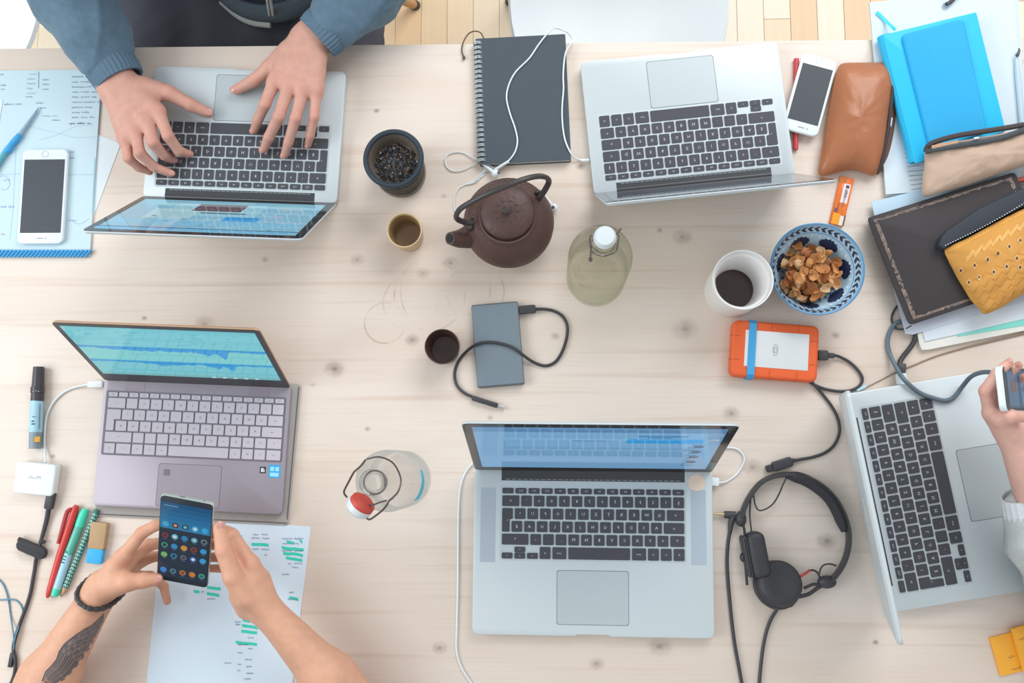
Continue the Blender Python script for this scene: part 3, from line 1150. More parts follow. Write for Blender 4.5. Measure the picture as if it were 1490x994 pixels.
# glass jar of wet tea leaves with a dark rubber rim
c = W(584.5, 253.7)
t = thing('tea_glass', 'glass tumbler of wet tea leaves with a thick dark rim', 'glass', c)
g = G()
lathe(g, [(0, 0), (0.036, 0), (0.0395, 0.003), (0.0405, 0.012), (0.0415, 0.08), (0.0395, 0.08), (0.0385, 0.013), (0.036, 0.006), (0, 0.005)], 48)
part('glass_wall', g, glass_mat('smoky_glass', (240, 238, 234), (120, 118, 120), fr=1.22), t)
g = G()
lathe(g, [(0, 0.0055), (0.0355, 0.0065), (0.0383, 0.013), (0.0390, 0.046), (0.030, 0.0465), (0, 0.0465)], 40)
part('tea', g, M('dark_tea', (44, 42, 46), rough=0.1, var=0.1, scale=30), t)
g = G()
tube(g, [(0.0425 * math.cos(2 * math.pi * k / 28), 0.0425 * math.sin(2 * math.pi * k / 28), 0.081) for k in range(28)], 0.0042, 10, 2, closed=True, flat=1.1)
part('rim', g, M('slate_rubber', (48, 60, 70), rough=0.3, var=0.05), t)
g = G()
lathe(g, [(0.0395, 0.083), (0.0368, 0.077), (0.0355, 0.058), (0.033, 0.053), (0, 0.052)], 40)
part('infuser_basket', g, M('infuser_mesh', (132, 120, 108), rough=0.3, metal=0.35, var=0.3, scale=500), t)
g = G()
rl = random.Random(11)
cols = [(46, 50, 60), (50, 54, 64), (60, 56, 56), (54, 64, 76), (66, 58, 54), (112, 84, 58), (48, 44, 46), (38, 42, 52), (40, 44, 54), (44, 48, 58), (52, 50, 54)]
for i in range(560):
    a, rr = rl.uniform(0, 6.283), 0.0325 * math.sqrt(rl.random())
    x, y = rr * math.cos(a), rr * math.sin(a)
    z = 0.053 + 0.011 * (1 - (rr / 0.030) ** 2) + rl.uniform(-.001, .003)
    L = rl.uniform(0.005, 0.010)
    m = Matrix.Translation((x, y, z)) @ Euler((rl.uniform(-.7, .7), rl.uniform(-.7, .7), rl.uniform(0, 6.28))).to_matrix().to_4x4()
    wq = L * rl.uniform(.25, .5)
    g.add([(-L / 2, 0, 0), (0, -wq / 2, 0.0005), (L / 2, 0, 0), (0, wq / 2, 0.0008), (0, 0, -0.0008)], [(0, 1, 3), (1, 2, 3), (0, 4, 1), (1, 4, 2), (2, 4, 3), (3, 4, 0)], m, rl.choice(cols))
tl = part('tea_leaves', g, print_mat('wet_leaf', rough=0.25, spec=0.6), None, 0)
tl.location = c
kind(tl, 'stuff')
tl['label'] = 'dark wet tea leaves heaped inside the rimmed glass'
tl['category'] = 'tea leaves'

def cup(name, label, px_base, prof, mat, inner=None):
    p = W(*px_base)
    t = thing(name, label, 'cup', p)
    g = G()
    lathe(g, prof, 48)
    part('body', g, mat, t)
    return t
t = cup('wooden_cup', 'small pale wooden beaker left of the iron teapot', (595.5, 346.0),
        [(0, 0), (0.0215, 0), (0.0228, 0.0015), (0.0278, 0.050), (0.0272, 0.0525), (0.0258, 0.0520), (0.0245, 0.048), (0.0205, 0.006), (0.017, 0.004), (0, 0.004)],
        M('pale_turned_wood', (208, 182, 142), rough=0.55, var=0.14, scale=12, stretch=(1, 1, 12)))
g = G()
lathe(g, [(0, 0.0135), (0.0211, 0.0135)], 40)
part('drink', g, M('weak_tea', (138, 106, 68), rough=0.08, var=0.05), t)
g = G()
lathe(g, [(0.0262, 0.0519), (0.0243, 0.0475), (0.0203, 0.0062)], 48)
part('inner_wall', g, M('shaded_wood', (142, 116, 80), rough=0.4, var=0.15, scale=20), t)  # shade inside the beaker put into a darker wood colour
t = cup('brown_cup', 'small dark brown clay beaker beside the grey drive', (648.5, 509.5),
        [(0, 0), (0.0205, 0), (0.0215, 0.0015), (0.0272, 0.046), (0.0268, 0.0475), (0.0258, 0.047), (0.0205, 0.006), (0, 0.005)],
        M('dark_brown_clay', (84, 60, 54), rough=0.35, var=0.15, scale=60))
t = cup('paper_cup', 'white double-walled cup of black coffee next to the cereal bowl', (1063.5, 424.0),
        [(0, 0), (0.0405, 0), (0.0415, 0.0015), (0.0435, 0.095), (0.0446, 0.0985), (0.0438, 0.1005), (0.0422, 0.1), (0.0412, 0.094), (0.0405, 0.086), (0.0385, 0.0855), (0.0374, 0.083), (0.0305, 0.013), (0.0295, 0.011), (0, 0.011)],
        M('white_card', (236, 234, 232), rough=0.45, var=0.015))
g = G()
lathe(g, [(0, 0.018), (0.0308, 0.018)], 40)
part('coffee', g, M('black_coffee', (62, 42, 42), rough=0.05, var=0.05), t)

# iron teapot
tc_ = W(740, 324, 0.055); tc_.z = TZ
t = thing('iron_teapot', 'round reddish brown cast iron teapot with an arched bail handle', 'teapot', tc_)
iron = M('rusty_cast_iron', (80, 56, 50), rough=0.5, var=0.28, scale=26, bump=0.5, bscale=170)
iron_dk = M('dark_iron', (62, 56, 56), rough=0.4, var=0.12, scale=50, bump=0.2, bscale=200)
g = G()
lathe(g, [(0, 0), (0.036, 0), (0.038, 0.003), (0.048, 0.010), (0.062, 0.026), (0.0690, 0.045), (0.0695, 0.055), (0.067, 0.067), (0.060, 0.081), (0.050, 0.092), (0.0435, 0.0965), (0.0425, 0.0990), (0.040, 0.0985), (0.039, 0.094), (0, 0.09)], 64)
part('body', g, iron, t)
lc = Vector((0.000, 0.004, 0))
g = G()
lathe(g, [(0.0408, 0.0965), (0.0405, 0.0995), (0.038, 0.1025), (0.028, 0.1065), (0.015, 0.109), (0, 0.1095)], 56, Matrix.Translation(lc))
lid_ = part('lid', g, iron, t)
g = G()
lathe(g, [(0.0045, 0.107), (0.0040, 0.111), (0.0062, 0.1135), (0.0062, 0.1155), (0.004, 0.1175), (0, 0.118)], 24, Matrix.Translation(lc))
knob_ = part('knob', g, iron_dk, lid_)
g = G()
for k in range(10):
    a = 2 * math.pi * k / 10
    for (rr, zz, sz) in ((0.016, 0.1092, 0.0015),):
        ball(g, lc + Vector((rr * math.cos(a + rr * 40), rr * math.sin(a + rr * 40), zz)), sz, 8, (1.5, 1, .6))
kind(part('relief', g, M('worn_iron_relief', (84, 74, 72), rough=.4, metal=.3), lid_), 'stuff')
g = G()
for k in range(46):
    for row, (rr, zz) in enumerate(((0.0632, 0.073), (0.0570, 0.0825), (0.0518, 0.0885))):
        a = 2 * math.pi * (k + .5 * row) / 46
        if math.sin(a) > 0.45 and math.cos(a) < .55:
            ball(g, (rr * math.cos(a), rr * math.sin(a), zz), 0.0021, 6)
kind(part('body_relief', g, M('worn_iron_relief', (84, 74, 72), rough=.4, metal=.3), t), 'stuff')
def tl_(px, py, h):
    return W(px, py, h) - tc_
g = G()
sp0, sp1, sp2 = tl_(697, 340, 0.050), tl_(672, 347, 0.066), tl_(654.5, 347, 0.086)
tube(g, [sp0, sp1, sp2], [0.0225, 0.0150, 0.0095], 20, 8)
spo = part('spout', g, iron, t)
g = G()
d_ = (sp2 - sp1).normalized()
tube(g, [sp2 - d_ * .004, sp2 + d_ * .0008], 0.0066, 16, 1)
part('spout_opening', g, M('black_hole', (34, 34, 36), rough=0.8), spo)
for (px, py) in ((687, 325), (781, 288)):
    g = G()
    p = tl_(px, py, 0.084)
    for s in (-1, 1):
        ball(g, p + Vector((0.0065 * s * .35, 0.0075 * s, 0.0)), 0.0075, 14, (.75, .65, 1.25))
    part('handle_lug', g, iron_dk, t)
g = G()
hp = [(690, 325, .086), (675, 323, .098), (664, 317, .118), (668, 306, .137), (682, 296, .152), (707, 283, .168), (737, 270.5, .176), (764, 260.5, .172), (783, 256.5, .158), (795, 258.5, .138), (798.5, 265, .118), (792, 278, .100), (784, 289, .087)]
tube(g, [tl_(*p) for p in hp], 0.0046, 12, 6, flat=0.85)
part('handle', g, iron_dk, t)

# green tinted bottle with white stopper
c = W(866.5, 406)
t = thing('glass_bottle', 'tall green tinted glass bottle with a white stopper', 'bottle', c, group='swing-top bottles')
g = G()
prof = [(0, 0.004), (0.030, 0.0015), (0.040, 0), (0.0445, 0.004), (0.0455, 0.012), (0.0455, 0.155), (0.0448, 0.168), (0.0415, 0.186), (0.034, 0.204), (0.0245, 0.220), (0.0175, 0.235), (0.0145, 0.248), (0.0138, 0.262), (0.0165, 0.264), (0.0165, 0.270), (0.0138, 0.272), (0.0138, 0.277)]
lathe(g, prof, 56)
part('glass_wall', g, glass_green, t)
g = G()
lathe(g, [(0, 0.006), (0.030, 0.004), (0.041, 0.006), (0.0432, 0.014), (0.0432, 0.10), (0, 0.10)], 48)
part('water', g, glass_mat('greenish_water', (253, 253, 250), (242, 245, 234), fr=1.08), t)
g = G()
lathe(g, [(0.0105, 0.277), (0.0142, 0.279), (0.0148, 0.284), (0.0142, 0.291), (0.0115, 0.2945), (0, 0.2955)], 32)
part('stopper', g, ceramic_white, t)
g = G()
for s in (-1, 1):
    tube(g, [(s * 0.0155, 0.004, 0.288), (s * 0.0185, 0.002, 0.280), (s * 0.0180, -0.002, 0.266), (s * 0.0150, -0.012, 0.255), (0, -0.0175, 0.252)], 0.0011, 8, 4)
tube(g, [(0.0148, 0.004, 0.288), (0.0205, 0.011, 0.290)], 0.0016, 8, 1)
part('wire_bail', g, M('steel_wire', (120, 112, 108), rough=0.3, metal=0.8), t)
g = G()
ball(g, (-0.0165, -0.018, 0.236), 0.0032, 10)
tube(g, [(-0.0160, -0.004, 0.256), (-0.0168, -0.012, 0.247), (-0.0165, -0.018, 0.236)], 0.0011, 8, 3)
part('wire_clasp', g, M('steel_wire', (120, 112, 108)), t)

# clear swing-top bottle, stopper hanging open
c = W(588, 697)
t = thing('glass_bottle', 'clear glass bottle, its red-sealed stopper hanging open', 'bottle', c, group='swing-top bottles')
g = G()
prof = [(0, 0.004), (0.028, 0.0015), (0.038, 0), (0.0425, 0.004), (0.0430, 0.012), (0.0430, 0.150), (0.0420, 0.165), (0.038, 0.183), (0.030, 0.200), (0.022, 0.214), (0.0165, 0.228), (0.0143, 0.240), (0.0140, 0.256), (0.0168, 0.258), (0.0170, 0.268), (0.0150, 0.2705), (0.0122, 0.2700), (0.0115, 0.264), (0.0118, 0.24)]
lathe(g, prof, 56)
part('glass_wall', g, glass_clear, t)
g = G()
lathe(g, [(0, 0.006), (0.030, 0.004), (0.039, 0.006), (0.0408, 0.014), (0.0408, 0.09), (0, 0.09)], 48)
part('water', g, water, t)
g = G()
n = 14
for k in range(n):
    a0, a1 = R(-42 + 62 * k / n), R(-42 + 62 * (k + 1) / n)
    zl = 0.075 + 0.02 * k / n
    g.add([(0.0432 * math.cos(a0), 0.0432 * math.sin(a0), zl), (0.0432 * math.cos(a1), 0.0432 * math.sin(a1), zl), (0.0432 * math.cos(a1), 0.0432 * math.sin(a1), 0.118), (0.0432 * math.cos(a0), 0.0432 * math.sin(a0), 0.118)], [(0, 1, 2, 3)], None, (70, 196, 220))
part('blue_patch', g, flat_print, t, 60)  # blue patch wrapped round part of the bottle wall
wire = M('dark_wire', (104, 92, 88), rough=0.35, metal=0.6)
b0 = Vector((c.x, c.y, TZ))
def tb(px, py, h):
    return W(px, py, h) - b0
g = G()
ring = [(0.0150 * math.cos(2 * math.pi * k / 20), 0.0150 * math.sin(2 * math.pi * k / 20), 0.2475) for k in range(20)]
tube(g, ring, 0.0012, 8, 2, closed=True)
part('neck_ring', g, wire, t)
g = G()
tube(g, [tb(532, 669, .238), tb(526, 677, .242), tb(519, 683.5, .246), tb(514.5, 688, .243), tb(507, 702, .232), tb(500.5, 716, .222), tb(505, 724, .219)], 0.0014, 8, 4)
tube(g, [tb(572, 724, .240), tb(565.5, 729.5, .243), tb(563, 735, .24), tb(556, 743, .23), tb(546, 751, .222), tb(538, 756, .219), tb(533, 754, .218)], 0.0014, 8, 4)
tube(g, [tb(514.5, 722, .225), tb(522, 729, .226), tb(532, 734, .227), tb(543, 734.5, .231), tb(553, 731, .237), tb(562, 728.5, .243)], 0.0012, 8, 4)
tube(g, [tb(534, 668, .236), tb(552, 665, .225), tb(572, 674, .216), tb(583, 696, .212), tb(580, 714, .22), tb(571, 725, .236)], 0.0012, 8, 5)
part('wire_bail', g, wire, t)
ax0, ax1 = tb(531, 728, .224), tb(514, 749, .214)
fr = axis_frame(ax0, ax1)
g = G()
lathe(g, [(0, -0.003), (0.010, -0.002), (0.0172, 0.003), (0.0176, 0.008), (0, 0.008)], 32, fr)
part('rubber_seal', g, M('red_rubber', (196, 72, 56), rough=0.5, var=0.05), t)
g = G()
lathe(g, [(0.0176, 0.0082), (0.0182, 0.010), (0.0176, 0.017), (0.013, 0.0215), (0, 0.0225)], 32, fr)
part('stopper', g, ceramic_white, t)

# cereal bowl
c = W(1172.5, 403.5)
t = thing('cereal_bowl', 'blue and white patterned bowl full of corn flakes', 'bowl', c)
g = G()
inn = [(0, 0.010), (0.022, 0.0105), (0.036, 0.016), (0.047, 0.028), (0.056, 0.043), (0.0635, 0.058), (0.0670, 0.066)]
lathe(g, [(0, 0.004), (0.028, 0.004), (0.030, 0), (0.034, 0), (0.036, 0.006), (0.050, 0.020), (0.062, 0.044), (0.0695, 0.0655), (0.0698, 0.0675), (0.0685, 0.0685), (0.0670, 0.0672)] + inn[::-1], 72)
part('body', g, M('pale_blue_glaze', (188, 218, 236), rough=0.12, var=0.03, scale=30), t)
def on_bowl(a, s, off=0.0003):
    """point on the inner wall; s from 0 at the bottom edge of the wall to 1 at the rim"""
    x = 2 + s * (len(inn) - 3)
    k = min(int(x), len(inn) - 2)
    f = x - k
    r = inn[k][0] * (1 - f) + inn[k + 1][0] * f
    z = inn[k][1] * (1 - f) + inn[k + 1][1] * f
    return ((r - off) * math.cos(a), (r - off) * math.sin(a), z + off)
g = G()
navy, sky, white_ = (52, 66, 92), (120, 180, 220), (226, 238, 246)
def band(s0, s1, col, n=72, off=0.0003):
    for k in range(n):
        a0, a1 = 2 * math.pi * k / n, 2 * math.pi * (k + 1) / n
        g.add([on_bowl(a0, s0, off), on_bowl(a1, s0, off), on_bowl(a1, s1, off), on_bowl(a0, s1, off)], [(0, 1, 2, 3)], None, col)
band(0.60, 0.62, (104, 160, 206), off=.0004)
band(0.945, 0.965, (110, 168, 214), off=.0004)
NC = 40
for k in range(NC):
    a = 2 * math.pi * k / NC
    da = 2 * math.pi / NC
    for s in (0, 1):
        sA, sB = (0.665, 0.775) if s == 0 else (0.885, 0.775)
        q = [on_bowl(a, sA, .0006), on_bowl(a + .52 * da, sA, .0006), on_bowl(a + 1.0 * da, sB, .0006), on_bowl(a + .48 * da, sB, .0006)]
        g.add(q, [(0, 1, 2, 3)], None, navy)
for k in range(7):
    a = 2 * math.pi * (k + .12) / 7
    n = 12
    for i in range(n):
        u0, u1 = i / n, (i + 1) / n
        w0, w1 = .15 * math.sin(math.pi * u0) ** .6 * (1 + .3 * (i % 2)), .15 * math.sin(math.pi * u1) ** .6 * (1 + .3 * ((i + 1) % 2))
        A0, A1 = a + (u0 - .5) * .62, a + (u1 - .5) * .62
        g.add([on_bowl(A0, .36 - w0, .0006), on_bowl(A1, .36 - w1, .0006), on_bowl(A1, .36 + w1 * .9, .0006), on_bowl(A0, .36 + w0 * .9, .0006)], [(0, 1, 2, 3)], None, (48, 62, 92))
for k in range(28):
    a = 2 * math.pi * k / 28
    g.add([on_bowl(a - .05, .50, .0005), on_bowl(a, .46, .0005), on_bowl(a + .05, .50, .0005), on_bowl(a, .56, .0005)], [(0, 1, 2, 3)], None, white_)
    g.add([on_bowl(a + .06, .12, .0005), on_bowl(a + .11, .05, .0005), on_bowl(a + .16, .12, .0005), on_bowl(a + .11, .24, .0005)], [(0, 1, 2, 3)], None, (92, 150, 204))
part('glaze_pattern', g, print_mat('glaze_print', rough=0.15, spec=0.5), t, 60)
g = G()
tube(g, [(0.0685 * math.cos(2 * math.pi * k / 36), 0.0685 * math.sin(2 * math.pi * k / 36), 0.0678) for k in range(36)], 0.0014, 8, 2, closed=True)
part('blue_rim', g, M('blue_rim_glaze', (76, 142, 190), rough=0.15), t)

fl_cols = [(204, 144, 88), (214, 160, 104), (190, 126, 72), (224, 184, 138), (176, 112, 64)]
flk = []
rf = random.Random(21)
for v in range(6):
    g = G()
    n, rr = 11, 3
    a_, b_ = rf.uniform(.0090, .0112), rf.uniform(.0070, .0088)
    cu = rf.uniform(45, 80)
    vs, fs = [(0, 0, 0), (0, 0, -.0009)], []
    for s in (0, 1):
        for j in range(1, rr + 1):
            for k in range(n):
                an = 2 * math.pi * k / n
                w = 1 + .13 * math.sin(3 * an + v) + .06 * math.sin(5 * an + 2 * v)
                x, y = a_ * j / rr * math.cos(an) * w, b_ * j / rr * math.sin(an) * w
                z = cu * (x * x * (.6 + .2 * (v % 2)) + y * y * 1.5) + .0006 * math.sin(900 * x + v)
                vs.append((x, y, z - .0009 * s))
    for s in (0, 1):
        o = 2 + s * rr * n
        for k in range(n):
            q = (k + 1) % n
            f = (s, o + k, o + q)
            fs.append(f if s == 0 else f[::-1])
            for j in range(rr - 1):
                f = (o + j * n + k, o + (j + 1) * n + k, o + (j + 1) * n + q, o + j * n + q)
                fs.append(f if s == 0 else f[::-1])
    o1, o2 = 2 + (rr - 1) * n, 2 + rr * n + (rr - 1) * n
    for k in range(n):
        q = (k + 1) % n
        fs.append((o1 + k, o2 + k, o2 + q, o1 + q))
    g.add(vs, fs)
    flk.append(g.mesh('corn_flake', M('corn_flake_%d' % (v % 5), fl_cols[v % 5], rough=0.6, var=0.25, scale=140, bump=0.3, bscale=300), 60))
nf = 0
for layer, (rad, z, cnt) in enumerate(((0.028, 0.020, 8), (0.036, 0.026, 14), (0.042, 0.033, 22), (0.044, 0.040, 26), (0.040, 0.0465, 20), (0.028, 0.051, 9))):
    for i in range(cnt):
        a = 2.399963 * i + layer * 1.1 + rf.uniform(-.2, .2)
        r_ = rad * math.sqrt((i + .5) / cnt)
        o = bpy.data.objects.new('corn_flake', flk[(i + layer) % 6])
        COL.objects.link(o)
        o.location = (c.x + r_ * math.cos(a) - .005, c.y + r_ * math.sin(a) - .002, TZ + z + rf.uniform(-.002, .002))
        flip = math.pi if rf.random() < .3 else 0
        o.rotation_euler = (rf.uniform(-.95, .95) + flip, rf.uniform(-.95, .95), rf.uniform(0, 6.28))
        o['label'] = 'curled golden corn flake lying in the patterned bowl'
        o['category'] = 'cereal'
        o['group'] = 'corn flakes in the bowl'

# ------------------------------------------------------------------ spiral notebook and earphones
def flat_thing(name, label, cat, q, h=0.0, group=None, top=0.0):
    loc, rz, w, d = quad_frame(*q, h + top)
    loc.z = TZ + h
    return thing(name, label, cat, loc, rz, group), w, d

NBH = 0.013
t, w, d = flat_thing('spiral_notebook', 'dark slate spiral-bound notebook with silver rings', 'notebook', ((692, 57), (822, 50.5), (831.5, 233), (698, 240)), top=.011)
cov = M('slate_card_cover', (68, 78, 86), rough=0.7, var=0.04, scale=30)
g = G(); box(g, -w / 2, w / 2, -d / 2, d / 2, 0, 0.0016, r=0.002); part('back_cover', g, cov, t)
g = G(); box(g, -w / 2 + .003, w / 2 - .0015, -d / 2 + .0015, d / 2 - .0015, 0.0017, NBH - 0.0018); part('page_block', g, M('paper_edge', (226, 224, 218), rough=0.8, var=0.08, scale=4, stretch=(1, 1, 900)), t)
g = G(); box(g, -w / 2, w / 2, -d / 2, d / 2, NBH - 0.0016, NBH, r=0.002); part('front_cover', g, cov, t)
wire_s = M('silver_wire', (206, 214, 216), rough=0.25, metal=0.7)
g = G()
for yy in (0, .0026):
    tube(g, [(.0075 * math.cos(2 * math.pi * k / 14), yy, .0075 * math.sin(2 * math.pi * k / 14) * 1.05) for k in range(14)], 0.0011, 6, 1, closed=True)
rm = g.mesh('spiral_ring', wire_s)
nr = 25
for k in range(nr):
    part('spiral_ring', rm, None, t, loc=(-w / 2 + .0035, -d / 2 + .007 + (d - .014) * k / (nr - 1) - .0012, NBH * .5 + .0008))
g = G()
tube(g, [W(704, 56, .009) - Vector((0, 0, 0)), W(699, 47.5, .006), W(690, 45.5, .004), W(681, 50, .003), W(674, 62, .0025), W(672, 74, .0022), W(674.5, 82, .002)], 0.0011, 8, 5)
ball(g, W(675, 84, .003), 0.0026, 10, (1, 1.4, .8))
part('bookmark_cord', g, M('brown_cord', (104, 74, 60), rough=0.7), t, world=True)

wht = M('white_cable_rubber', (226, 234, 238), rough=0.4, var=0.02)
ear = thing('earphones', 'white wired earphones draped over the dark spiral notebook', 'earphones', W(722, 247))
hN = NBH + 0.0016
g = G()
tube(g, px_path([(858.5, 233, .009), (851, 233.5, .004), (843, 232.5, .003), (835, 229, .0085), (829, 220, hN), (822, 203, hN), (818.5, 180, hN), (818, 155, hN), (820, 130, hN), (819.5, 110, hN), (821, 88, hN), (824, 74, hN), (831, 63, .012), (832, 55, -.004), (824, 46, -.03), (808, 41, -.02), (799, 47, .010), (793, 53, hN), (783, 66, hN), (770, 85, hN), (751, 104, hN), (741, 122, hN), (737, 142, hN), (742, 165, hN), (749, 185, hN), (753, 205, hN), (749, 222, hN), (739, 235, hN), (729, 242, .010), (720, 247, .004)]), 0.00135, 8, 4)
part('main_cable', g, wht, ear, world=True)
g = G()
tube(g, px_path([(858, 233, .0095), (846, 233.6, .0065)]), 0.0026, 10, 1)
part('jack_plug', g, wht, ear, world=True)
g = G()
tube(g, px_path([(740, 235, hN + .001), (721, 246.5, .005)]), 0.0024, 10, 1)
part('cable_splitter', g, wht, ear, world=True)
for pts in ([(721, 246.5, .005), (712, 241, .006), (700, 234.5, .006), (690, 230, .004), (676, 223, .002), (663, 221.5, .002), (652, 225, .002), (647.5, 234, .002), (651, 244, .002), (661, 249, .002), (674, 247.5, .002), (686, 242, .002), (696, 235, .008), (704, 231.5, .009), (708, 236, .009), (706, 246, .004), (700, 257, .002), (692, 265, .002), (680, 268.5, .002)],
            [(721, 246.5, .004), (712, 246, .002), (704, 255, .0015), (693, 262, .0015), (679, 268, .0015), (667, 275, .0015), (661, 287, .0015), (661, 302, .0015), (666, 318, .0015)],
            [(680, 268.5, .002), (690, 264, .003), (704, 250, .004), (714, 248, .004), (719, 251, .005)]):
    g = G()
    tube(g, px_path(pts), 0.0009, 8, 4)
    part('thin_cable', g, wht, ear, world=True)
def bud(a, b, mesh_px):
    g = G()
    A, B = W(*a), W(*b)
    tube(g, [A, B], [0.0021, 0.0026], 10, 1)
    ball(g, B, 0.0066, 16, (1, 1, .95))
    o = part('earbud', g, wht, ear, world=True)
    g = G()
    ball(g, W(*mesh_px), 0.0026, 10)
    part('earbud_grille', g, M('dark_mesh', (92, 94, 98), rough=0.6), o, world=True)
bud((698, 235, .0075), (721, 252.5, .0085), (725.5, 251, .0125))
bud((788, 279, .0045), (805.5, 302, .0085), (805, 301.5, .0150))

# ------------------------------------------------------------------ phones
def phone(label, q, h, glass, white=True, loc=None):
    t, w, d = flat_thing('smartphone', label, 'phone', q, h, 'white smartphones lying on the table', top=.006)
    body_m = M('white_phone_body', (226, 236, 240), rough=0.2, var=0.01)
    T = 0.0073
    g = G()
    slab(g, rrect(w, d, 0.0095, 6), 0, T, 0.0022, 3)
    part('body', g, body_m, t)
    g = G()
    box(g, -w / 2 + .0042, w / 2 - .0042, -d / 2 + .0175, d / 2 - .0175, T - .0002, T + .00015)
    part('screen', g, M('dark_phone_screen', (70, 74, 81), rough=0.38, spec=0.3, var=0.02), t)
    g = G()
    tube(g, [(.0052 * math.cos(2 * math.pi * k / 20), d / 2 - .0088 + .0052 * math.sin(2 * math.pi * k / 20), T) for k in range(20)], 0.0004, 6, 1, closed=True)
    part('home_button', g, M('silver_ring', (160, 172, 178), rough=0.3, metal=0.5), t)
    g = G()
    box(g, -.005, .005, -d / 2 + .0080, -d / 2 + .0092, T - .0001, T + .0002)
    ball(g, (.0095, -d / 2 + .0086, T), 0.0010, 8)
    part('earpiece', g, M('earpiece_grey', (110, 118, 124), rough=0.6), t)
    return t
phone('white smartphone lying on the pale blue handwritten sheets', ((33, 218), (98.5, 216.5), (93, 355), (25.5, 354.5)), 0.004, None)
rp_ = G()
tube(rp_, px_path([(1158.8, 86, .004), (1157.6, 217.5, .004)]), 0.0042, 14, 1)
single('pen', rp_, M('red_lacquer', (200, 70, 76), rough=0.3), 'red pen half hidden under the white smartphone near the leather pouch', 'pen')
phone('white smartphone resting on a red pen beside the leather pouch', ((1160, 74), (1211.5, 87.5), (1197.5, 202), (1146, 188)), 0.0085, None)

# ------------------------------------------------------------------ drives and their cables
blk = M('black_cable_rubber', (58, 58, 62), rough=0.5, var=0.03)
t, w, d = flat_thing('portable_drive', 'slim brushed blue-grey portable drive with a black cable looped over it', 'hard drive', ((686.5, 444), (753, 438.5), (763.5, 559), (694, 565)), top=.010)
g = G()
slab(g, rrect(w, d, 0.003, 4), 0, 0.0115, 0.0012, 2)
part('case', g, M('grey_plastic_side', (92, 98, 104), rough=0.5, var=0.03), t)
g = G()
slab(g, rrect(w - .0012, d - .004, 0.002, 4), 0.0112, 0.0123, 0.0004, 1)
part('top_plate', g, M('brushed_blue_grey', (122, 136, 146), rough=0.42, metal=0.3, var=0.08, scale=25, stretch=(30, 1, 1)), t)
cb = thing('usb_cable', 'black cable plugged into the slim grey drive and curling over it', 'cable', W(790, 470))
hD = 0.0148
g = G()
tube(g, px_path([(779, 450, .006), (793, 450, .0045), (807, 453, .003), (819, 461, .003), (825.5, 475, .003), (824, 494, .003), (817, 514, .003), (807, 527.5, .003), (793, 532.5, .003), (778, 528, .004), (766, 520.5, .009), (755, 512, hD), (744, 505, hD), (726, 499.5, hD), (708, 498, hD), (694, 501, hD), (683, 508, .008), (672, 519, .003), (664, 533, .003), (661.5, 547, .003), (665, 561, .003), (675, 571.5, .003), (688, 578, .004)]), 0.0024, 10, 4)
part('cord', g, blk, cb, world=True)
def plug(parent, a, b, w, hgt, mat, name='plug', r=None, label=None):
    A, B = W(*a), W(*b)
    fr = frame(A, B - A)
    L = (B - A).length
    g = G()
    slab(g, rrect(L, w, r if r is not None else w * .2, 3, L / 2, 0), -hgt / 2, hgt / 2, min(w, hgt) * .2, 2, xf=fr)
    return part(name, g, mat, parent, world=True, label=label)
steel = M('plug_steel', (190, 192, 194), rough=0.3, metal=0.8)
plug(cb, (755, 451.5, .0065), (779.5, 449.5, .0065), 0.013, 0.008, blk)
plug(cb, (687, 579, .0045), (724, 590.5, .0045), 0.0078, 0.0078, blk)
plug(cb, (724, 590.5, .0045), (734.5, 594, .0045), 0.0042, 0.0035, steel, 'plug_tip', label='bare metal plug tip')

t, w, d = flat_thing('rugged_drive', 'orange rubber-bumpered drive with a blue elastic band round it', 'hard drive', ((1065, 464.5), (1190.5, 476.5), (1188, 556), (1061.5, 548.5)), top=.016)
org = M('orange_rubber', (228, 98, 46), rough=0.6, var=0.04)
g = G()
slab(g, rrect(w, d, 0.010, 6), 0, 0.023, 0.005, 4)
bump_ = part('bumper', g, org, t)
for s in (-1, 1):
    for k in range(5):
        if k < 3:
            xx = (-.31, -.05, .26)[k]
            pts_ = [(xx * w, s * (d / 2 - .013), .0229), (xx * w, s * (d / 2 - .006), .0229), (xx * w, s * (d / 2 - .0016), .0213), (xx * w, s * (d / 2 + .0000), .0175), (xx * w, s * (d / 2 + .0000), .006)]
        else:
            yy = (-.2, .22)[k - 3]
            pts_ = [(s * (w / 2 - .013), yy * d, .0229), (s * (w / 2 - .006), yy * d, .0229), (s * (w / 2 - .0016), yy * d, .0213), (s * (w / 2), yy * d, .0175), (s * (w / 2), yy * d, .006)]
        g = G()
        tube(g, pts_, .0005, 6, 3)
        part('groove', g, M('dark_orange_groove', (186, 76, 36), rough=0.7), bump_)
g = G()
box(g, -w / 2 + .020, w / 2 - .015, -d / 2 + .0165, d / 2 - .0145, .0222, .0236, .0003)
pl_ = part('metal_plate', g, M('white_metal_plate', (222, 226, 228), rough=0.4, metal=0.2, var=0.02), t)
g = G()
for s in (1.0, .52):
    tube(g, [(.0005 + .0036 * s * math.cos(2 * math.pi * k / 18), .001 + .0085 * s * math.sin(2 * math.pi * k / 18), .0237) for k in range(18)], 0.0004, 6, 1, closed=True)
part('oval_emblem', g, M('emblem_grey', (160, 160, 156), rough=0.5), pl_)
g = G()
bx = -w / 2 + .0305
outer = [(-d / 2 - .0018, .002), (-d / 2 - .0018, .018), (-d / 2 + .004, .0245), (-d / 2 + .012, .0248), (d / 2 - .012, .0248), (d / 2 - .004, .0245), (d / 2 + .0018, .018), (d / 2 + .0018, .002)]
vs, fs = [], []
for (yy, zz) in outer:
    vs += [(bx - .0056, yy, zz), (bx + .0056, yy, zz)]
n = len(outer)
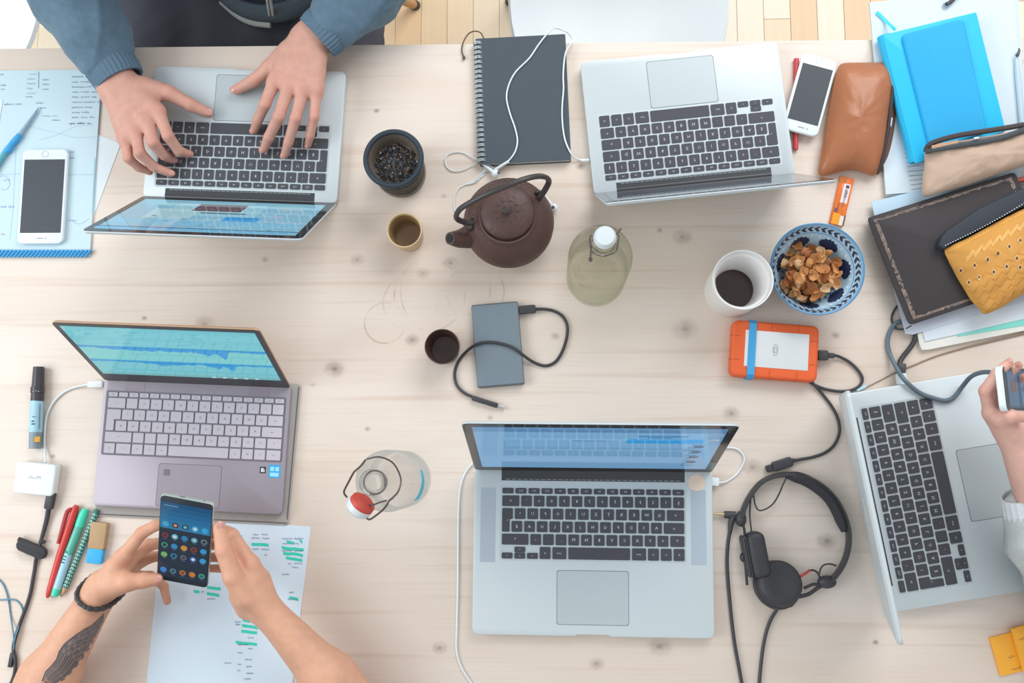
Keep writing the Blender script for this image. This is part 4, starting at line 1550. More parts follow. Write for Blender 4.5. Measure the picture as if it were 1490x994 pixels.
for k in range(n - 1):
    fs.append((2 * k, 2 * k + 1, 2 * k + 3, 2 * k + 2))
off = [(y * .985, max(.0005, z - .001)) for y, z in outer]
o = len(vs)
for (yy, zz) in off:
    vs += [(bx - .0056, yy, zz), (bx + .0056, yy, zz)]
for k in range(n - 1):
    fs.append((o + 2 * k + 2, o + 2 * k + 3, o + 2 * k + 1, o + 2 * k))
    fs.append((2 * k, 2 * k + 2, o + 2 * k + 2, o + 2 * k))
    fs.append((2 * k + 3, 2 * k + 1, o + 2 * k + 1, o + 2 * k + 3))
g.add(vs, fs)
t2 = part('elastic_band', g, M('sky_blue_elastic', (66, 160, 214), rough=0.7, var=0.04), None, 0)
t2.matrix_basis = xf2(t.location, t.rotation_euler.z)
t2['label'] = 'sky blue elastic band stretched around the orange drive'
t2['category'] = 'elastic band'
cb = thing('usb_cable', 'black cable of the orange drive looping round to a loose plug', 'cable', W(1225, 600))
g = G()
tube(g, px_path([(1212, 517, .010), (1221, 519, .006), (1236, 527, .003), (1249, 539.5, .003), (1255, 552, .003), (1250, 562, .003), (1238, 568, .003), (1222, 569.5, .003), (1204, 567, .003), (1189, 562, .003), (1180, 557, .003), (1172, 550, .0025)]), 0.0023, 10, 5)
tube(g, px_path([(1178, 552, .0022), (1184, 559, .0055), (1197, 574, .0025), (1210, 591, .0025), (1219, 609, .0025), (1221.5, 628, .0025), (1215, 646, .0025), (1202, 658, .0025), (1184, 665, .0025), (1165, 668.5, .0035), (1152, 671, .004)]), 0.0023, 10, 5)
part('cord', g, blk, cb, world=True)
plug(cb, (1189.5, 517, .0115), (1205, 517.2, .0115), 0.0155, 0.009, blk)
plug(cb, (1204, 517.2, .0112), (1214, 517.8, .010), 0.008, 0.0065, blk, 'strain_relief')
plug(cb, (1157, 669.5, .005), (1150, 671.5, .005), 0.0065, 0.006, blk, 'strain_relief')
plug(cb, (1152, 671, .0055), (1124, 680, .0055), 0.0150, 0.009, blk)
plug(cb, (1124, 680, .0055), (1114.5, 683.5, .0055), 0.011, 0.005, M('dark_plug_tip', (66, 66, 70), rough=0.35, metal=0.4), 'plug_tip')

# ------------------------------------------------------------------ headphones
hp = thing('headphones', 'black folding headphones lying on the table beside the large laptop', 'headphones', W(1150, 790))
g = G()
band_pts = [(1079, 752, .012), (1083, 738, .012), (1091, 722, .012), (1105, 704, .012), (1122, 694.5, .012), (1143, 690.5, .012), (1166, 692.5, .012), (1190, 703, .012), (1211, 721, .012), (1226, 745, .012), (1234, 771, .012), (1234, 797, .012), (1226, 822, .012), (1212, 842, .012), (1203, 849, .012)]
tube(g, px_path(band_pts), 0.0040, 10, 4, flat=2.4, up=(0, 0, 1))
hb = part('headband', g, M('black_plastic', (62, 61, 64), rough=0.4, var=0.03), hp, world=True)
g = G()
tube(g, px_path([(1143, 692, .012), (1152, 693, .012), (1170, 698, .012), (1190, 709.5, .012), (1207, 725, .012), (1219, 745, .012), (1226, 764, .012), (1228, 774, .012)]), [0.0035, 0.0085, 0.0092, 0.0092, 0.0088, 0.004], 12, 5, flat=1.35, up=(0, 0, 1))
part('padding', g, M('black_foam', (54, 54, 58), rough=0.9, var=0.08, scale=300, bump=0.2), hb, world=True)
for (px, py, r, sq) in ((1078, 755, .0105, (.8, 1.15, .9)), (1203, 847, .0115, (1.25, .85, .9))):
    g = G()
    ball(g, W(px, py, .011), r, 16, sq)
    part('hinge', g, blk, hp, world=True)
pad_m = M('black_leatherette', (56, 55, 59), rough=0.55, var=0.05, scale=120, bump=0.15)
# left cup, standing on its edge
ca, cbp = W(1093, 776, .018), W(1105, 839, .018)
fr = frame((ca + cbp) / 2, cbp - ca)
L = (cbp - ca).length + .004
g = G()
slab(g, rrect(L, 0.027, 0.011, 5, 0, 0.003), -.016, .017, .008, 3, xf=fr)
c1 = part('ear_cup', g, pad_m, hp, world=True)
g = G()
slab(g, rrect(L * .9, 0.008, 0.004, 3, 0, -.0135), -.014, .014, .003, 2, xf=fr)
part('cup_shell', g, blk, c1, world=True)
g = G()
tube(g, px_path([(1080, 760, .013), (1083.5, 775, .014), (1084, 810, .014), (1087, 851, .012)]), 0.0020, 8, 4, flat=2.5, up=(0, 0, 1))
part('cup_arm', g, blk, hp, world=True)
g = G()
ball(g, W(1081, 811, .014), .006, 12, (.8, 1.2, 1))
part('cup_pivot', g, blk, hp, world=True)
# right cup, lying tilted
cc = W(1132.5, 850, .016)
m = Matrix.Translation(cc) @ Euler((R(-14), R(16), R(20))).to_matrix().to_4x4()
g = G()
lathe(g, [(0, -.013), (.026, -.013), (.032, -.010), (.0345, -.004), (.0345, .004), (.0330, .010), (.029, .0135), (.023, .0140), (.018, .0125), (0, .0115)], 40, m)
c2 = part('ear_cup', g, pad_m, hp, world=True)
g = G()
lathe(g, [(0.0325, -.010), (.0362, -.009), (.0362, -.003), (.0340, -.002)], 40, m)
part('cup_shell', g, blk, c2, world=True)
g = G()
ball(g, W(1148, 878, .008), .007, 12, (1.1, .9, .8))
part('cup_pivot', g, blk, hp, world=True)
g = G()
tube(g, px_path([(1199, 848, .012), (1192, 851, .012), (1183, 850.5, .013), (1170, 856, .014)]), .0024, 8, 4)
tube(g, px_path([(1199, 850, .010), (1188, 857, .010), (1176, 865, .011), (1160, 869, .011)]), .0030, 8, 4)
part('cup_arm', g, blk, hp, world=True)
g = G()
tube(g, px_path([(1178, 830.5, .018), (1184, 830, .016), (1190, 834, .015), (1193, 841, .014)]), .0016, 8, 4)
tube(g, px_path([(1193, 846, .014), (1192, 836, .016), (1195, 826, .017), (1201, 821.5, .017), (1209, 821, .016), (1217, 823.5, .014)]), .0013, 8, 4)
tube(g, px_path([(1144, 696, .014), (1139, 706, .012), (1133, 720, .012), (1125, 733, .012), (1114, 741, .012), (1104, 742.5, .012), (1099, 735, .012), (1097, 724, .013), (1096, 717, .014)]), .0012, 8, 4)
tube(g, px_path([(1092.5, 724, .014), (1091, 745, .014), (1092, 762, .014), (1094, 777, .016)]), .0013, 8, 4)
part('bridging_wire', g, blk, hp, world=True)
plug(hp, (1165, 839, .018), (1179, 829.5, .018), .0038, .0038, M('red_sleeve', (176, 62, 58), rough=0.5), 'red_sleeve', label='red sleeve on the bridging wire')
g = G()
tube(g, px_path([(1067, 757, .006), (1063, 770, .004), (1059.5, 790, .003), (1058, 815, .003), (1059, 840, .003), (1062, 875, .003), (1065, 905, .003), (1069.5, 940, .003), (1075, 970, .003), (1081, 1003, .003), (1088, 1040, .003)]), .0026, 10, 4)
tube(g, px_path([(1136, 879, .010), (1130, 888, .004), (1121, 903, .003), (1114.5, 922, .003), (1110, 945, .003), (1107, 970, .003), (1104.5, 1000, .003), (1103, 1040, .003)]), .0026, 10, 4)
part('cord', g, blk, hp, world=True)
g = G()
A, B = W(1070, 749.5, .006), W(1054, 749, .006)
tube(g, [A, B], .0055, 12, 1)
tube(g, px_path([(1068, 750, .006), (1064, 760, .0055), (1062, 776, .004)]), [.0056, .0045, .0028], 12, 3)
jk = part('jack_body', g, blk, hp, world=True)
g = G()
tube(g, [B, W(1037, 748.3, .006)], [.0023, .0023, .0014], 10, 4)
part('jack_tip', g, M('brass_jack', (190, 170, 130), rough=0.3, metal=0.8), jk, world=True, label='gold coloured jack tip')

# ------------------------------------------------------------------ papers at the left
def wpoly(pts, h=0.0):
    return [tuple(W(p[0], p[1], h).xy) for p in pts]
def sheet(g, pts, z0, z1, h=None, col=None, r=0.0):
    P = wpoly(pts, z0 if h is None else h)
    if area2(P) < 0:
        P = P[::-1]
    if r:
        P = rpoly(P, r, 3)
    return slab(g, P, TZ + z0, TZ + z1, col=col)

paper_blue = M('pale_blue_paper', (198, 220, 228), rough=0.8, var=0.02, scale=8)
paper_white = M('white_paper', (222, 232, 238), rough=0.8, var=0.015, scale=8)
ink = (108, 132, 160)
ink_soft = (150, 178, 202)

g = G(); sheet(g, [(143, 196), (176, 209), (135.5, 318), (131, 340), (20, 340), (20, 196)], 0.0, 0.0008)
single('paper_sheet', g, paper_white, 'white sheet poking out from under the pale blue handwritten pad', 'paper')

pad = thing('handwritten_pad', 'pale blue pad of handwritten notes with a roped blue lower edge', 'notepad', W(40, 250))
g = G(); sheet(g, [(-120, 104.5), (110, 102.5), (147, 106), (146, 150), (139, 255), (131.5, 373), (-120, 376)], 0.0009, 0.0034)
part('sheets', g, paper_blue, pad, world=True)
pr = G()
def ink_line(px, py, wpx, hpx, col, seed, z=.0037, words=1, lw=0.0007):
    rnd = random.Random(seed)
    x = px
    a = W(px, py, z)
    sc = 1 / 900.0
    m = Matrix.Translation(a)
    u = 0
    tot = wpx * sc
    while u < tot - .002:
        w = min(rnd.uniform(.010, .022), tot - u)
        scribble(pr, u, 0, w, hpx * sc, col, m, 0, rnd.random(), lw)
        u += w + .0025
for i in range(9):
    ink_line(104, 112 + i * 7.4, 34 + (i * 7) % 12 - (8 if i > 5 else 0), 2.6, ink, i)
ink_line(100, 180, 34, 2.6, (84, 104, 132), 31, lw=.0010)
for i in range(5):
    ink_line(39 if i else 42, 108 + i * 7, 13, 2.4, ink_soft, 40 + i)
for i in range(3):
    ink_line(61, 116 + i * 7, 10, 2.4, ink, 50 + i)
ink_line(37, 141, 11, 2.4, ink, 60)
ink_line(5, 152, 28, 2.4, ink, 61)
ink_line(52, 150, 12, 2.4, ink, 62); ink_line(58, 157, 9, 2.2, ink, 63); ink_line(60, 169, 24, 2.2, ink_soft, 64); ink_line(75, 175, 12, 2.2, ink, 65)
ink_line(0, 108, 6, 2.4, ink, 66); ink_line(0, 124, 9, 2.4, ink, 67); ink_line(0, 130, 8, 2.4, ink, 68)
ink_line(101, 221, 7, 2.4, ink, 70); ink_line(101, 230, 7, 2.4, ink, 71)
ink_line(0, 301, 22, 3, (100, 140, 190), 72); ink_line(0, 341, 8, 2.4, (190, 120, 130), 73); ink_line(98, 321, 14, 2, ink_soft, 74)
ink_line(4, 262, 12, 3, ink_soft, 75)
def px_line(pts, wpx, col, z=.0037):
    P = smooth_path(px_path([(p[0], p[1], z) for p in pts]), 6)
    vs, fs = [], []
    for i, p in enumerate(P):
        a, b = P[max(0, i - 1)], P[min(len(P) - 1, i + 1)]
        d = (b - a).normalized()
        nn = Vector((-d.y, d.x, 0)) * wpx / 1800.0
        vs += [tuple(p + nn), tuple(p - nn)]
        if i:
            fs.append((2 * i - 2, 2 * i - 1, 2 * i + 1, 2 * i))
    pr.add(vs, fs, None, col)
px_line([(56.5, 104), (56, 128)], .8, ink)
px_line([(56, 204), (84, 196), (110, 184), (137, 182)], .6, (170, 204, 224))
px_line([(40, 183), (80, 193), (112, 200), (142, 199)], .6, (170, 204, 224))
px_line([(0, 254), (30, 253)], .7, (160, 196, 218)); px_line([(100, 254), (138, 254)], .7, (160, 196, 218))
px_line([(100, 318), (115, 326), (130, 318)], .7, (150, 190, 214))
px_line([(0, 257), (6, 256), (12, 260), (14, 268), (10, 275), (2, 276)], .7, (150, 180, 214))
px_line([(24, 200), (22, 240), (19, 300), (14, 350)], .6, (172, 206, 226))
px_line([(138, 230), (134, 310)], 1.2, (150, 206, 226))
kind(part('handwriting', pr, flat_print, pad, 0, world=True), 'stuff')
rope = G()
for i in range(40):
    x = -100 + i * 5.75
    A, B = W(x, 374, .0042), W(x + 9, 364, .0042)
    tube(rope, [A, (A + B) / 2 + Vector((0, 0, .0012)), B], .0022, 8, 2)
kind(part('blue_rope_edge', rope, M('blue_binding', (64, 158, 214), rough=0.6, var=0.12), pad, world=True), 'stuff')

g = G(); sheet(g, [(-60, 142), (4, 146), (-2, 186), (-60, 196)], .0036, .0042)
single('paper_note', g, paper_white, 'small white note at the table\'s left rim, cut off by the photo', 'paper')

pn = thing('gel_pen', 'clear pen with a bright blue grip pointing up the handwritten pad', 'pen', W(20, 205))
PH = .0082
def barrel(g, a, b, r0, r1=None, seg=14):
    tube(g, [W(*a), W(*b)], [r0, r1 if r1 is not None else r0], seg, 1)
g = G(); barrel(g, (56.5, 156, .0055), (53, 162, .007), .0006, .0016); barrel(g, (53, 162, .007), (29, 196, PH), .0019, .0036)
part('clear_barrel', g, M('frosted_barrel', (150, 176, 196), rough=0.2, var=0.04), pn, world=True)
g = G(); tube(g, [W(29, 196, PH), W(24, 203, PH), W(19, 208, PH), W(13, 217, PH), W(8, 221, PH)], [.0044, .0056, .0050, .0058, .0050], 14, 4)
part('grip', g, M('blue_grip', (60, 160, 216), rough=0.5, var=0.05), pn, world=True)
g = G(); barrel(g, (8, 221, PH), (-14, 256, PH), .0048, .0046)
part('end_barrel', g, M('teal_barrel', (92, 170, 186), rough=0.3), pn, world=True)

# ------------------------------------------------------------------ left edge: marker, adapter, cables, pens, eraser
mk = thing('marker', 'thick black-capped marker with a pale blue label, above the adapter', 'marker', W(54, 595))
MH = .0095
g = G(); barrel(g, (56.5, 534, MH), (54, 584, MH), .0082, .0098); barrel(g, (54.8, 563, MH), (54.4, 572, MH), .0102, .0102)
part('cap', g, M('black_plastic', (62, 61, 64)), mk, world=True)
g = G(); barrel(g, (54, 583.5, MH), (52, 629, MH), .0098)
part('label', g, M('pale_blue_label', (166, 206, 222), rough=0.5, var=0.06, scale=50), mk, world=True)
g = G(); barrel(g, (52, 628.5, MH), (50.8, 653, MH), .0095, .0090)
part('end', g, M('grey_barrel_end', (134, 148, 158), rough=0.5), mk, world=True)
g = G()
g.add([W(50, 636, .0196), W(58, 635, .0180), W(57.5, 643, .0180), W(49.5, 643.5, .0196)], [(0, 1, 2, 3)], None, (226, 166, 54))
for (a, b, c_, d_) in ((57.5, 588, 59, 624), (46, 616, 51, 618), (46, 612, 50, 614), (47, 606, 52, 607)):
    g.add([W(a, b, .0196), W(c_, b, .0194), W(c_ - .8, d_, .0194), W(a - .8, d_, .0196)], [(0, 1, 2, 3)], None, (84, 104, 124))
part('label_print', g, flat_print, mk, 0, world=True)
g = G()
fw = W(52, 570, .0202)
for k, (dx, dy) in enumerate(((-.004, 0), (0, .0014), (.004, .0004))):
    ball(g, fw + Vector((dx, dy, 0)), .0011, 6, (1.6, .6, .3))
part('cap_print', g, M('pale_print', (168, 176, 182), rough=.6), mk, world=True)

ad, w, d = flat_thing('power_adapter', 'square white travel adapter with a white lead and a black plug', 'adapter', ((32, 671.5), (92, 675.5), (83, 723), (28, 716)))
g = G(); slab(g, rrect(w, d, .006, 5), 0, .018, .003, 3)
part('case', g, M('white_adapter_plastic', (232, 238, 238), rough=0.3, var=0.01), ad)
g = G(); letter(g, 'Moshi', 0.000, 0.002, .01815, .0082, True)
part('print', g, M('grey_print', (150, 160, 164), rough=0.6), ad, 0)
wc = thing('charging_lead', 'thin white lead curving from the square adapter to the mauve laptop', 'cable', W(72, 610))
g = G()
tube(g, px_path([(66, 673, .009), (65.5, 660, .005), (64.8, 644, .003), (65.5, 625, .003), (68, 606, .003), (74, 591, .003), (83, 579, .003), (95, 569.5, .003), (109, 563.5, .004), (124, 560.2, .007), (134, 559.2, .0085)]), .0017, 8, 5)
part('cord', g, wht, wc, world=True)
plug(wc, (128, 559.4, .0088), (150, 559.0, .0088), .0105, .006, wht)

bc = thing('adapter_cable', 'black power cord from the square adapter, bundled with a velcro tie', 'cable', W(45, 850))
plug(bc, (75.5, 716, .009), (70.5, 741, .008), .0130, .0095, blk)
g = G()
tube(g, px_path([(71, 740, .008), (68, 756, .005), (62.5, 777, .0045), (57.5, 795, .006), (52.5, 813, .0042), (50.5, 828, .003), (47.5, 845, .003), (44.5, 862, .003), (38.5, 882, .003), (31, 902, .004), (22.5, 928, .0042), (19.5, 945, .004), (22.5, 963, .0035), (20, 985, .003), (8, 1010, .003)]), [.0040, .0027, .0027, .0027, .0027, .0027], 10, 4)
part('cord', g, blk, bc, world=True)
g = G()
fr = frame(W(46.5, 799, .006), W(70, 808, .006) - W(24, 788, .006))
slab(g, rrect(.050, .0185, .0092, 6), -.0055, .0055, .003, 2, xf=fr)
box(g, -.026, -.018, .003, .009, -.003, .004, .001, xf=fr)
vt = part('velcro_tie', g, M('black_velcro', (62, 62, 65), rough=0.9, var=0.1, scale=300), bc, world=True)
g = G(); ball(g, W(62, 788.5, .007), .0042, 10, (1.3, .8, .8))
part('tie_knot', g, M('black_velcro', (62, 62, 65)), vt, world=True)
bl = thing('thin_wire', 'pair of thin steel-blue wires joining the black cord at the left edge', 'cable', W(15, 890))
blu_w = M('blue_wire', (84, 138, 166), rough=0.4)
g = G()
tube(g, px_path([(-20, 833, .0015), (0, 845, .0015), (8, 858, .0015), (12.5, 875, .0015), (16, 900, .0015), (19.5, 922, .0065), (20, 940, .0070), (18, 955, .0015)]), .0011, 8, 4)
tube(g, px_path([(-20, 872, .0012), (0, 873, .0012), (14, 872.5, .0035), (24, 874, .0012), (31, 882, .0012), (33, 893, .0012), (27, 912, .0062), (21, 932, .0075), (18.5, 955, .0015)]), .0011, 8, 4)
part('wire', g, blu_w, bl, world=True)
plug(bl, (18.5, 950, .003), (14.5, 971, .003), .0062, .0055, blk, 'connector')

rpn = thing('pen', 'red ballpoint pen with a red clip, outermost beside the green highlighter', 'pen', W(92, 805))
red = M('red_pen_plastic', (204, 62, 58), rough=0.3, var=0.03)
g = G(); tube(g, [W(112, 735.5, .0065), W(109, 742, .0065), W(104, 758, .0065), W(86, 813, .0065), W(73, 858, .0065), W(68.8, 869.5, .005)], [.0035, .0056, .0060, .0056, .0052, .0022], 14, 4)
part('barrel', g, red, rpn, world=True)
g = G(); tube(g, [W(104, 741, .010), W(98, 745, .010), (W(92, 765, .0090)), W(84.5, 791, .0075)], [.003, .0034, .0032, .0026], 10, 4)
part('clip', g, M('dark_red_clip', (168, 46, 48), rough=0.3), rpn, world=True)
hl = thing('highlighter', 'mint green highlighter with a pale blue barrel, between red pen and pencil', 'highlighter', W(100, 805))
mint = M('mint_plastic', (70, 214, 180), rough=0.35, var=0.03)
g = G(); tube(g, [W(125, 741, .0068), W(121, 750, .0068), W(115.5, 766, .0068)], [.0048, .0068, .0070], 14, 4)
part('cap', g, mint, hl, world=True)
g = G(); barrel(g, (115.8, 765, .0068), (100, 806, .0068), .0066)
part('window_barrel', g, M('green_tinted_barrel', (92, 178, 160), rough=0.2, var=0.1, scale=40), hl, world=True)
g = G(); barrel(g, (100, 805.5, .0068), (83, 857, .0068), .0064)
bb = part('barrel', g, M('pale_blue_barrel', (160, 206, 222), rough=0.3), hl, world=True)
g = G()
for s in (0, .12, .2, .28):
    a = W(100, 802, .0068).lerp(W(83, 857, .0068), s); b = W(100, 802, .0068).lerp(W(83, 857, .0068), s + .03)
    tube(g, [a, b], .0067, 14, 1)
part('barrel_rings', g, M('dark_green_ring', (50, 90, 90), rough=.4), bb, world=True)
g = G(); barrel(g, (83.5, 856, .0068), (79, 867, .0068), .0066, .0054)
part('end_cap', g, mint, hl, world=True)
pc = thing('pencil', 'teal pencil printed with white zigzags, next to the eraser', 'pencil', W(115, 805))
g = G(); barrel(g, (141, 742.5, .0052), (95, 855, .0052), .0046, None, 6)
pb = part('shaft', g, M('teal_lacquer', (40, 124, 112), rough=0.35), pc, world=True, smooth=20)
g = G()
A, B = W(140, 745, .0052), W(95, 855, .0052)
dv = (B - A); L = dv.length; fr = frame(A, dv)
for i in range(22):
    x = L * (i + .3) / 22.5
    for s in (-1, 1):
        g.add([(x, s * .0002, .0048), (x + .0028, s * .0022, .0047), (x + .0048, s * .0022, .0047), (x + .0020, s * .0002, .0048)], [(0, 1, 2, 3) if s < 0 else (3, 2, 1, 0)], fr, (196, 232, 228))
        g.add([(x + .001, s * .0026, .0043), (x + .0030, s * .0042, .0014), (x + .0046, s * .0042, .0014), (x + .0026, s * .0026, .0043)], [(0, 1, 2, 3) if s < 0 else (3, 2, 1, 0)], fr, (176, 220, 214))
part('zigzag_print', g, flat_print, pb, 0, world=True)
g = G(); barrel(g, (95, 855, .0052), (90, 866.5, .0052), .0044, .0008)
part('sharpened_tip', g, M('bare_wood', (206, 168, 132), rough=0.7), pc, world=True)
g = G(); barrel(g, (90.3, 866, .0052), (88.8, 869.5, .0052), .0010, .0002)
part('lead', g, M('graphite', (70, 66, 66), rough=0.4), pc, world=True)
er = thing('eraser', 'worn eraser in a brown card sleeve with a sky blue end', 'eraser', W(140, 790))
def slab_px(pts, z0, z1, bev, rad=0.0):
    gg = G(); P = wpoly(pts, z1)
    if area2(P) < 0: P = P[::-1]
    if rad: P = rpoly(P, rad, 4)
    return slab(gg, P, TZ + z0, TZ + z1, bev, 2)
part('sleeve', slab_px([(132, 759), (155.5, 761.5), (150, 800.5), (127, 798)], 0, .0118, .0015, .003), M('brown_card', (184, 154, 116), rough=0.7, var=0.06), er, world=True)
part('rubber', slab_px([(127.3, 797), (149.6, 799.5), (146.5, 821.5), (123.5, 819.5)], .0006, .0112, .002, .004), M('sky_blue_rubber', (58, 176, 236), rough=0.6), er, world=True)

# ------------------------------------------------------------------ sheet of notes with green highlights
ns = thing('note_sheet', 'sheet of handwritten notes with mint green highlights under the raised phone', 'paper', W(330, 880))
g = G(); sheet(g, [(246, 752), (330, 756), (452.5, 767), (440, 870), (424, 1010), (419, 1060), (208, 1060), (213.5, 994), (227, 860)], 0.0, .0009)
part('page', g, M('bluish_white_paper', (214, 230, 242), rough=0.8, var=0.012, scale=6), ns, world=True)
pr = G()
greens = [(366, 791.5, 391, 793.5), (410, 797, 442, 800.5), (412, 804.5, 441, 808.5), (416, 812, 440, 815.5), (301, 855.5, 321, 857.5), (301, 863.5, 319, 866), (282, 860, 290, 861.5), (421, 870, 434, 872.5),
          (353, 902.5, 374, 905), (352, 910.5, 375, 914), (351, 918.5, 374, 921.5), (343, 934.5, 374, 938), (417, 788, 428, 790.5), (346, 786, 352, 788), (436, 786.5, 440, 789)]
for k, (x0, y0, x1, y1) in enumerate(greens):
    n = max(2, int((x1 - x0) / 6))
    rnd = random.Random(k)
    P = []
    for i in range(n + 1):
        x = x0 + (x1 - x0) * i / n
        y = y0 + (y1 - y0) * i / n + rnd.uniform(-.8, .8)
        P.append((W(x, y - 2.2, .0011), W(x, y + 2.2, .0011)))
    for i in range(n):
        pr.add([P[i][0], P[i][1], P[i + 1][1], P[i + 1][0]], [(0, 1, 2, 3)], None, (64, 210, 188))
for k, (x, y, wpx) in enumerate([(368, 778, 8), (380, 778, 12), (366, 783, 12), (381, 783.5, 10), (366, 799, 10), (380, 799.5, 12), (384, 808, 5), (410, 784, 30), (411, 791, 26), (410, 801.5, 30), (418, 820.5, 6), (428, 820, 12), (410, 836, 10), (424, 826, 10),
                                 (301, 871.5, 12), (420, 862, 8), (292, 861, 6), (341, 905, 9), (342, 909, 8), (360, 928, 9), (345, 950, 8), (360, 944, 7), (356, 960, 10), (345, 967, 6), (358, 970, 8), (326, 965, 10), (344, 976, 6), (358, 980, 10), (354, 988, 11), (336, 781, 12), (345, 938, 20), (418, 872, 14), (345, 780, 8)]):
    ink_line(x, y, wpx, 2.4, (112, 124, 170) if k % 3 else (86, 96, 130), 200 + k, .0012)
kind(part('handwriting', pr, flat_print, ns, 0, world=True), 'stuff')

# ------------------------------------------------------------------ right-hand side: papers, notebooks, pouches
pp = thing('paper_stack', 'stack of white printed papers under the turquoise notebook, overhanging the table', 'paper', W(1370, 130))
HS = .009
g = G()
for (pts, z0, z1) in (([(1268, 8), (1480, -8), (1496, 262), (1290, 287)], 0.0, .0045), ([(1264, 5), (1473, -14), (1494, 268), (1288, 284)], .0047, .009)):
    sheet(g, pts, z0, z1)
part('sheets', g, M('white_stack_paper', (212, 225, 232), rough=0.75, var=0.012), pp, world=True)
pr = G()
for i in range(20):
    y = 150 + i * 6.6
    x0 = 1304 + i * 1.15
    pr.add([W(x0, y, HS + .0002), W(x0 + 30 - (i % 5) * 3, y - 2.6, HS + .0002), W(x0 + 30 - (i % 5) * 3, y - 1.5, HS + .0002), W(x0, y + 1.1, HS + .0002)], [(0, 3, 2, 1)], None, (140, 160, 174))
part('printed_lines', pr, flat_print, pp, 0, world=True)
cl = thing('pen', 'dark slim pen with a ring end lying at the top of the white papers', 'pen', W(1385, 0, HS))
g = G(); tube(g, px_path([(1377, 7.5, HS + .004), (1384, 2, HS + .004), (1392, -7, HS + .004), (1408, -25, HS + .004)]), .0032, 10, 3)
part('shaft', g, blk, cl, world=True)
g = G(); cpt = W(1377.5, 6.5, HS + .0042)
tube(g, [cpt + Vector((.0042 * math.cos(2 * math.pi * k / 16), .0036 * math.sin(2 * math.pi * k / 16), 0)) for k in range(16)], .0014, 8, 1, closed=True)
part('end_ring', g, M('grey_ring', (150, 170, 182), rough=0.3, metal=0.5), cl, world=True)
cl = thing('pen', 'pale grey pen with a dark hooked clip by the turquoise notebook\'s right edge', 'pen', W(1482, 140, HS))
g = G(); tube(g, px_path([(1478.5, 84, HS + .004), (1481, 110, HS + .004), (1487, 180, HS + .004), (1489, 200, HS + .004)]), [.0022, .0042, .0042, .0036], 12, 4)
part('barrel', g, M('pale_grey_barrel', (186, 208, 220), rough=0.3), cl, world=True)
g = G(); tube(g, px_path([(1478.5, 82, HS + .006), (1480.5, 80, HS + .007), (1483, 74, HS + .007), (1482.5, 70.5, HS + .006)]), [.0026, .0026, .0018, .0010], 10, 4)
part('clip', g, M('dark_clip', (66, 76, 88), rough=0.4), cl, world=True)

# turquoise notebook
BH0, BH1 = HS + .0005, HS + .022
bq = [(1283, 55), (1301, 43), (1420.5, 17.5), (1463.5, 183.5), (1331.5, 238.5)]
tb_ = thing('turquoise_notebook', 'bright turquoise soft-cover notebook with a ribbon marker', 'notebook', W(1370, 130, BH0))
turq = M('turquoise_cover', (44, 190, 238), rough=0.45, var=0.02, spec=0.3)
cq = [(1284, 51), (1420.5, 17.5), (1463.5, 190), (1331.5, 238.5)]
part('back_cover', slab_px(cq, BH0, BH0 + .002, .0006, .003), turq, tb_, world=True)
part('page_block', slab_px([(1289, 53), (1417, 21.5), (1459, 187), (1334, 233)], BH0 + .0021, BH1 - .0021, 0, .002), M('page_block_paper', (222, 232, 236), rough=0.8), tb_, world=True)
part('front_cover', slab_px(cq, BH1 - .002, BH1, .001, .004), turq, tb_, world=True)
g = G()
tube(g, [W(1286, 53, BH1 - .0105), W(1333, 235.5, BH1 - .0105)], .0105, 16, 1, up=(0, 0, 1))
part('spine', g, turq, tb_, world=True)
mid = [tuple(W(p[0], p[1], BH1 + .004).xy) for p in [(1311, 50), (1403, 26.5), (1437, 192), (1354, 222)]]
if area2(mid) < 0: mid = mid[::-1]
P = rpoly(mid, .010, 5)
g = G()
slab(g, P, TZ + BH1 - .0005, TZ + BH1 + .0062, .005, 4, botbev=0.0)
part('raised_panel', g, M('deep_turquoise_fabric', (40, 168, 222), rough=0.75, var=0.04, scale=200, bump=0.05), tb_, world=True, label='deeper blue raised padded panel')
g = G()
tube(g, px_path([(1303, 44, BH1 - .010), (1296, 37, BH1 - .009), (1288, 29.5, HS + .003), (1275.5, 17.5, HS + .002)]), .0028, 8, 5, flat=.15, up=(0, 0, 1))
part('ribbon', g, M('cyan_ribbon', (58, 206, 236), rough=0.6), tb_, world=True)

def curve_outline(pts, h, n=6):
    P = smooth_path([Vector((*W(p[0], p[1], h).xy, 0)) for p in pts], n, True)
    P = [tuple(p.xy) for p in P]
    if area2(P) < 0: P = P[::-1]
    return P
# leather pouch
lp = thing('leather_pouch', 'tan brown leather zip pouch lying beside the white smartphone', 'pouch', W(1245, 175))
leather = M('tan_leather', (168, 106, 70), rough=0.33, var=0.26, scale=11, bump=0.35, bscale=75, spec=0.45)
ol = curve_outline([(1219, 99), (1225, 92.5), (1240, 91), (1264, 91), (1300, 91), (1303, 97), (1299, 135), (1293, 185), (1284, 232), (1278, 248), (1271, 255.5), (1261, 253), (1246, 247.5), (1225, 249), (1208, 254.5), (1196, 256.5), (1190.5, 250), (1193, 232), (1200, 190), (1208, 145), (1214, 115)], .012, 4)
g = G()
puffy(g, ol, .042, TZ, 2.4, 12, .0018, 3, .28)
part('body', g, leather, lp, world=True, smooth=60)
g = G()
ol2 = curve_outline([(1292, 96), (1303, 92), (1305, 110), (1304, 145), (1301, 190), (1292, 230), (1281, 250), (1276, 254), (1280, 235), (1290, 185), (1296, 135)], .006, 4)
puffy(g, ol2, .016, TZ, 2.6, 6, 0, 0, .4)
part('back_panel', g, M('dark_tan_leather', (122, 80, 58), rough=0.5, var=0.15), lp, world=True, smooth=60)
g = G()
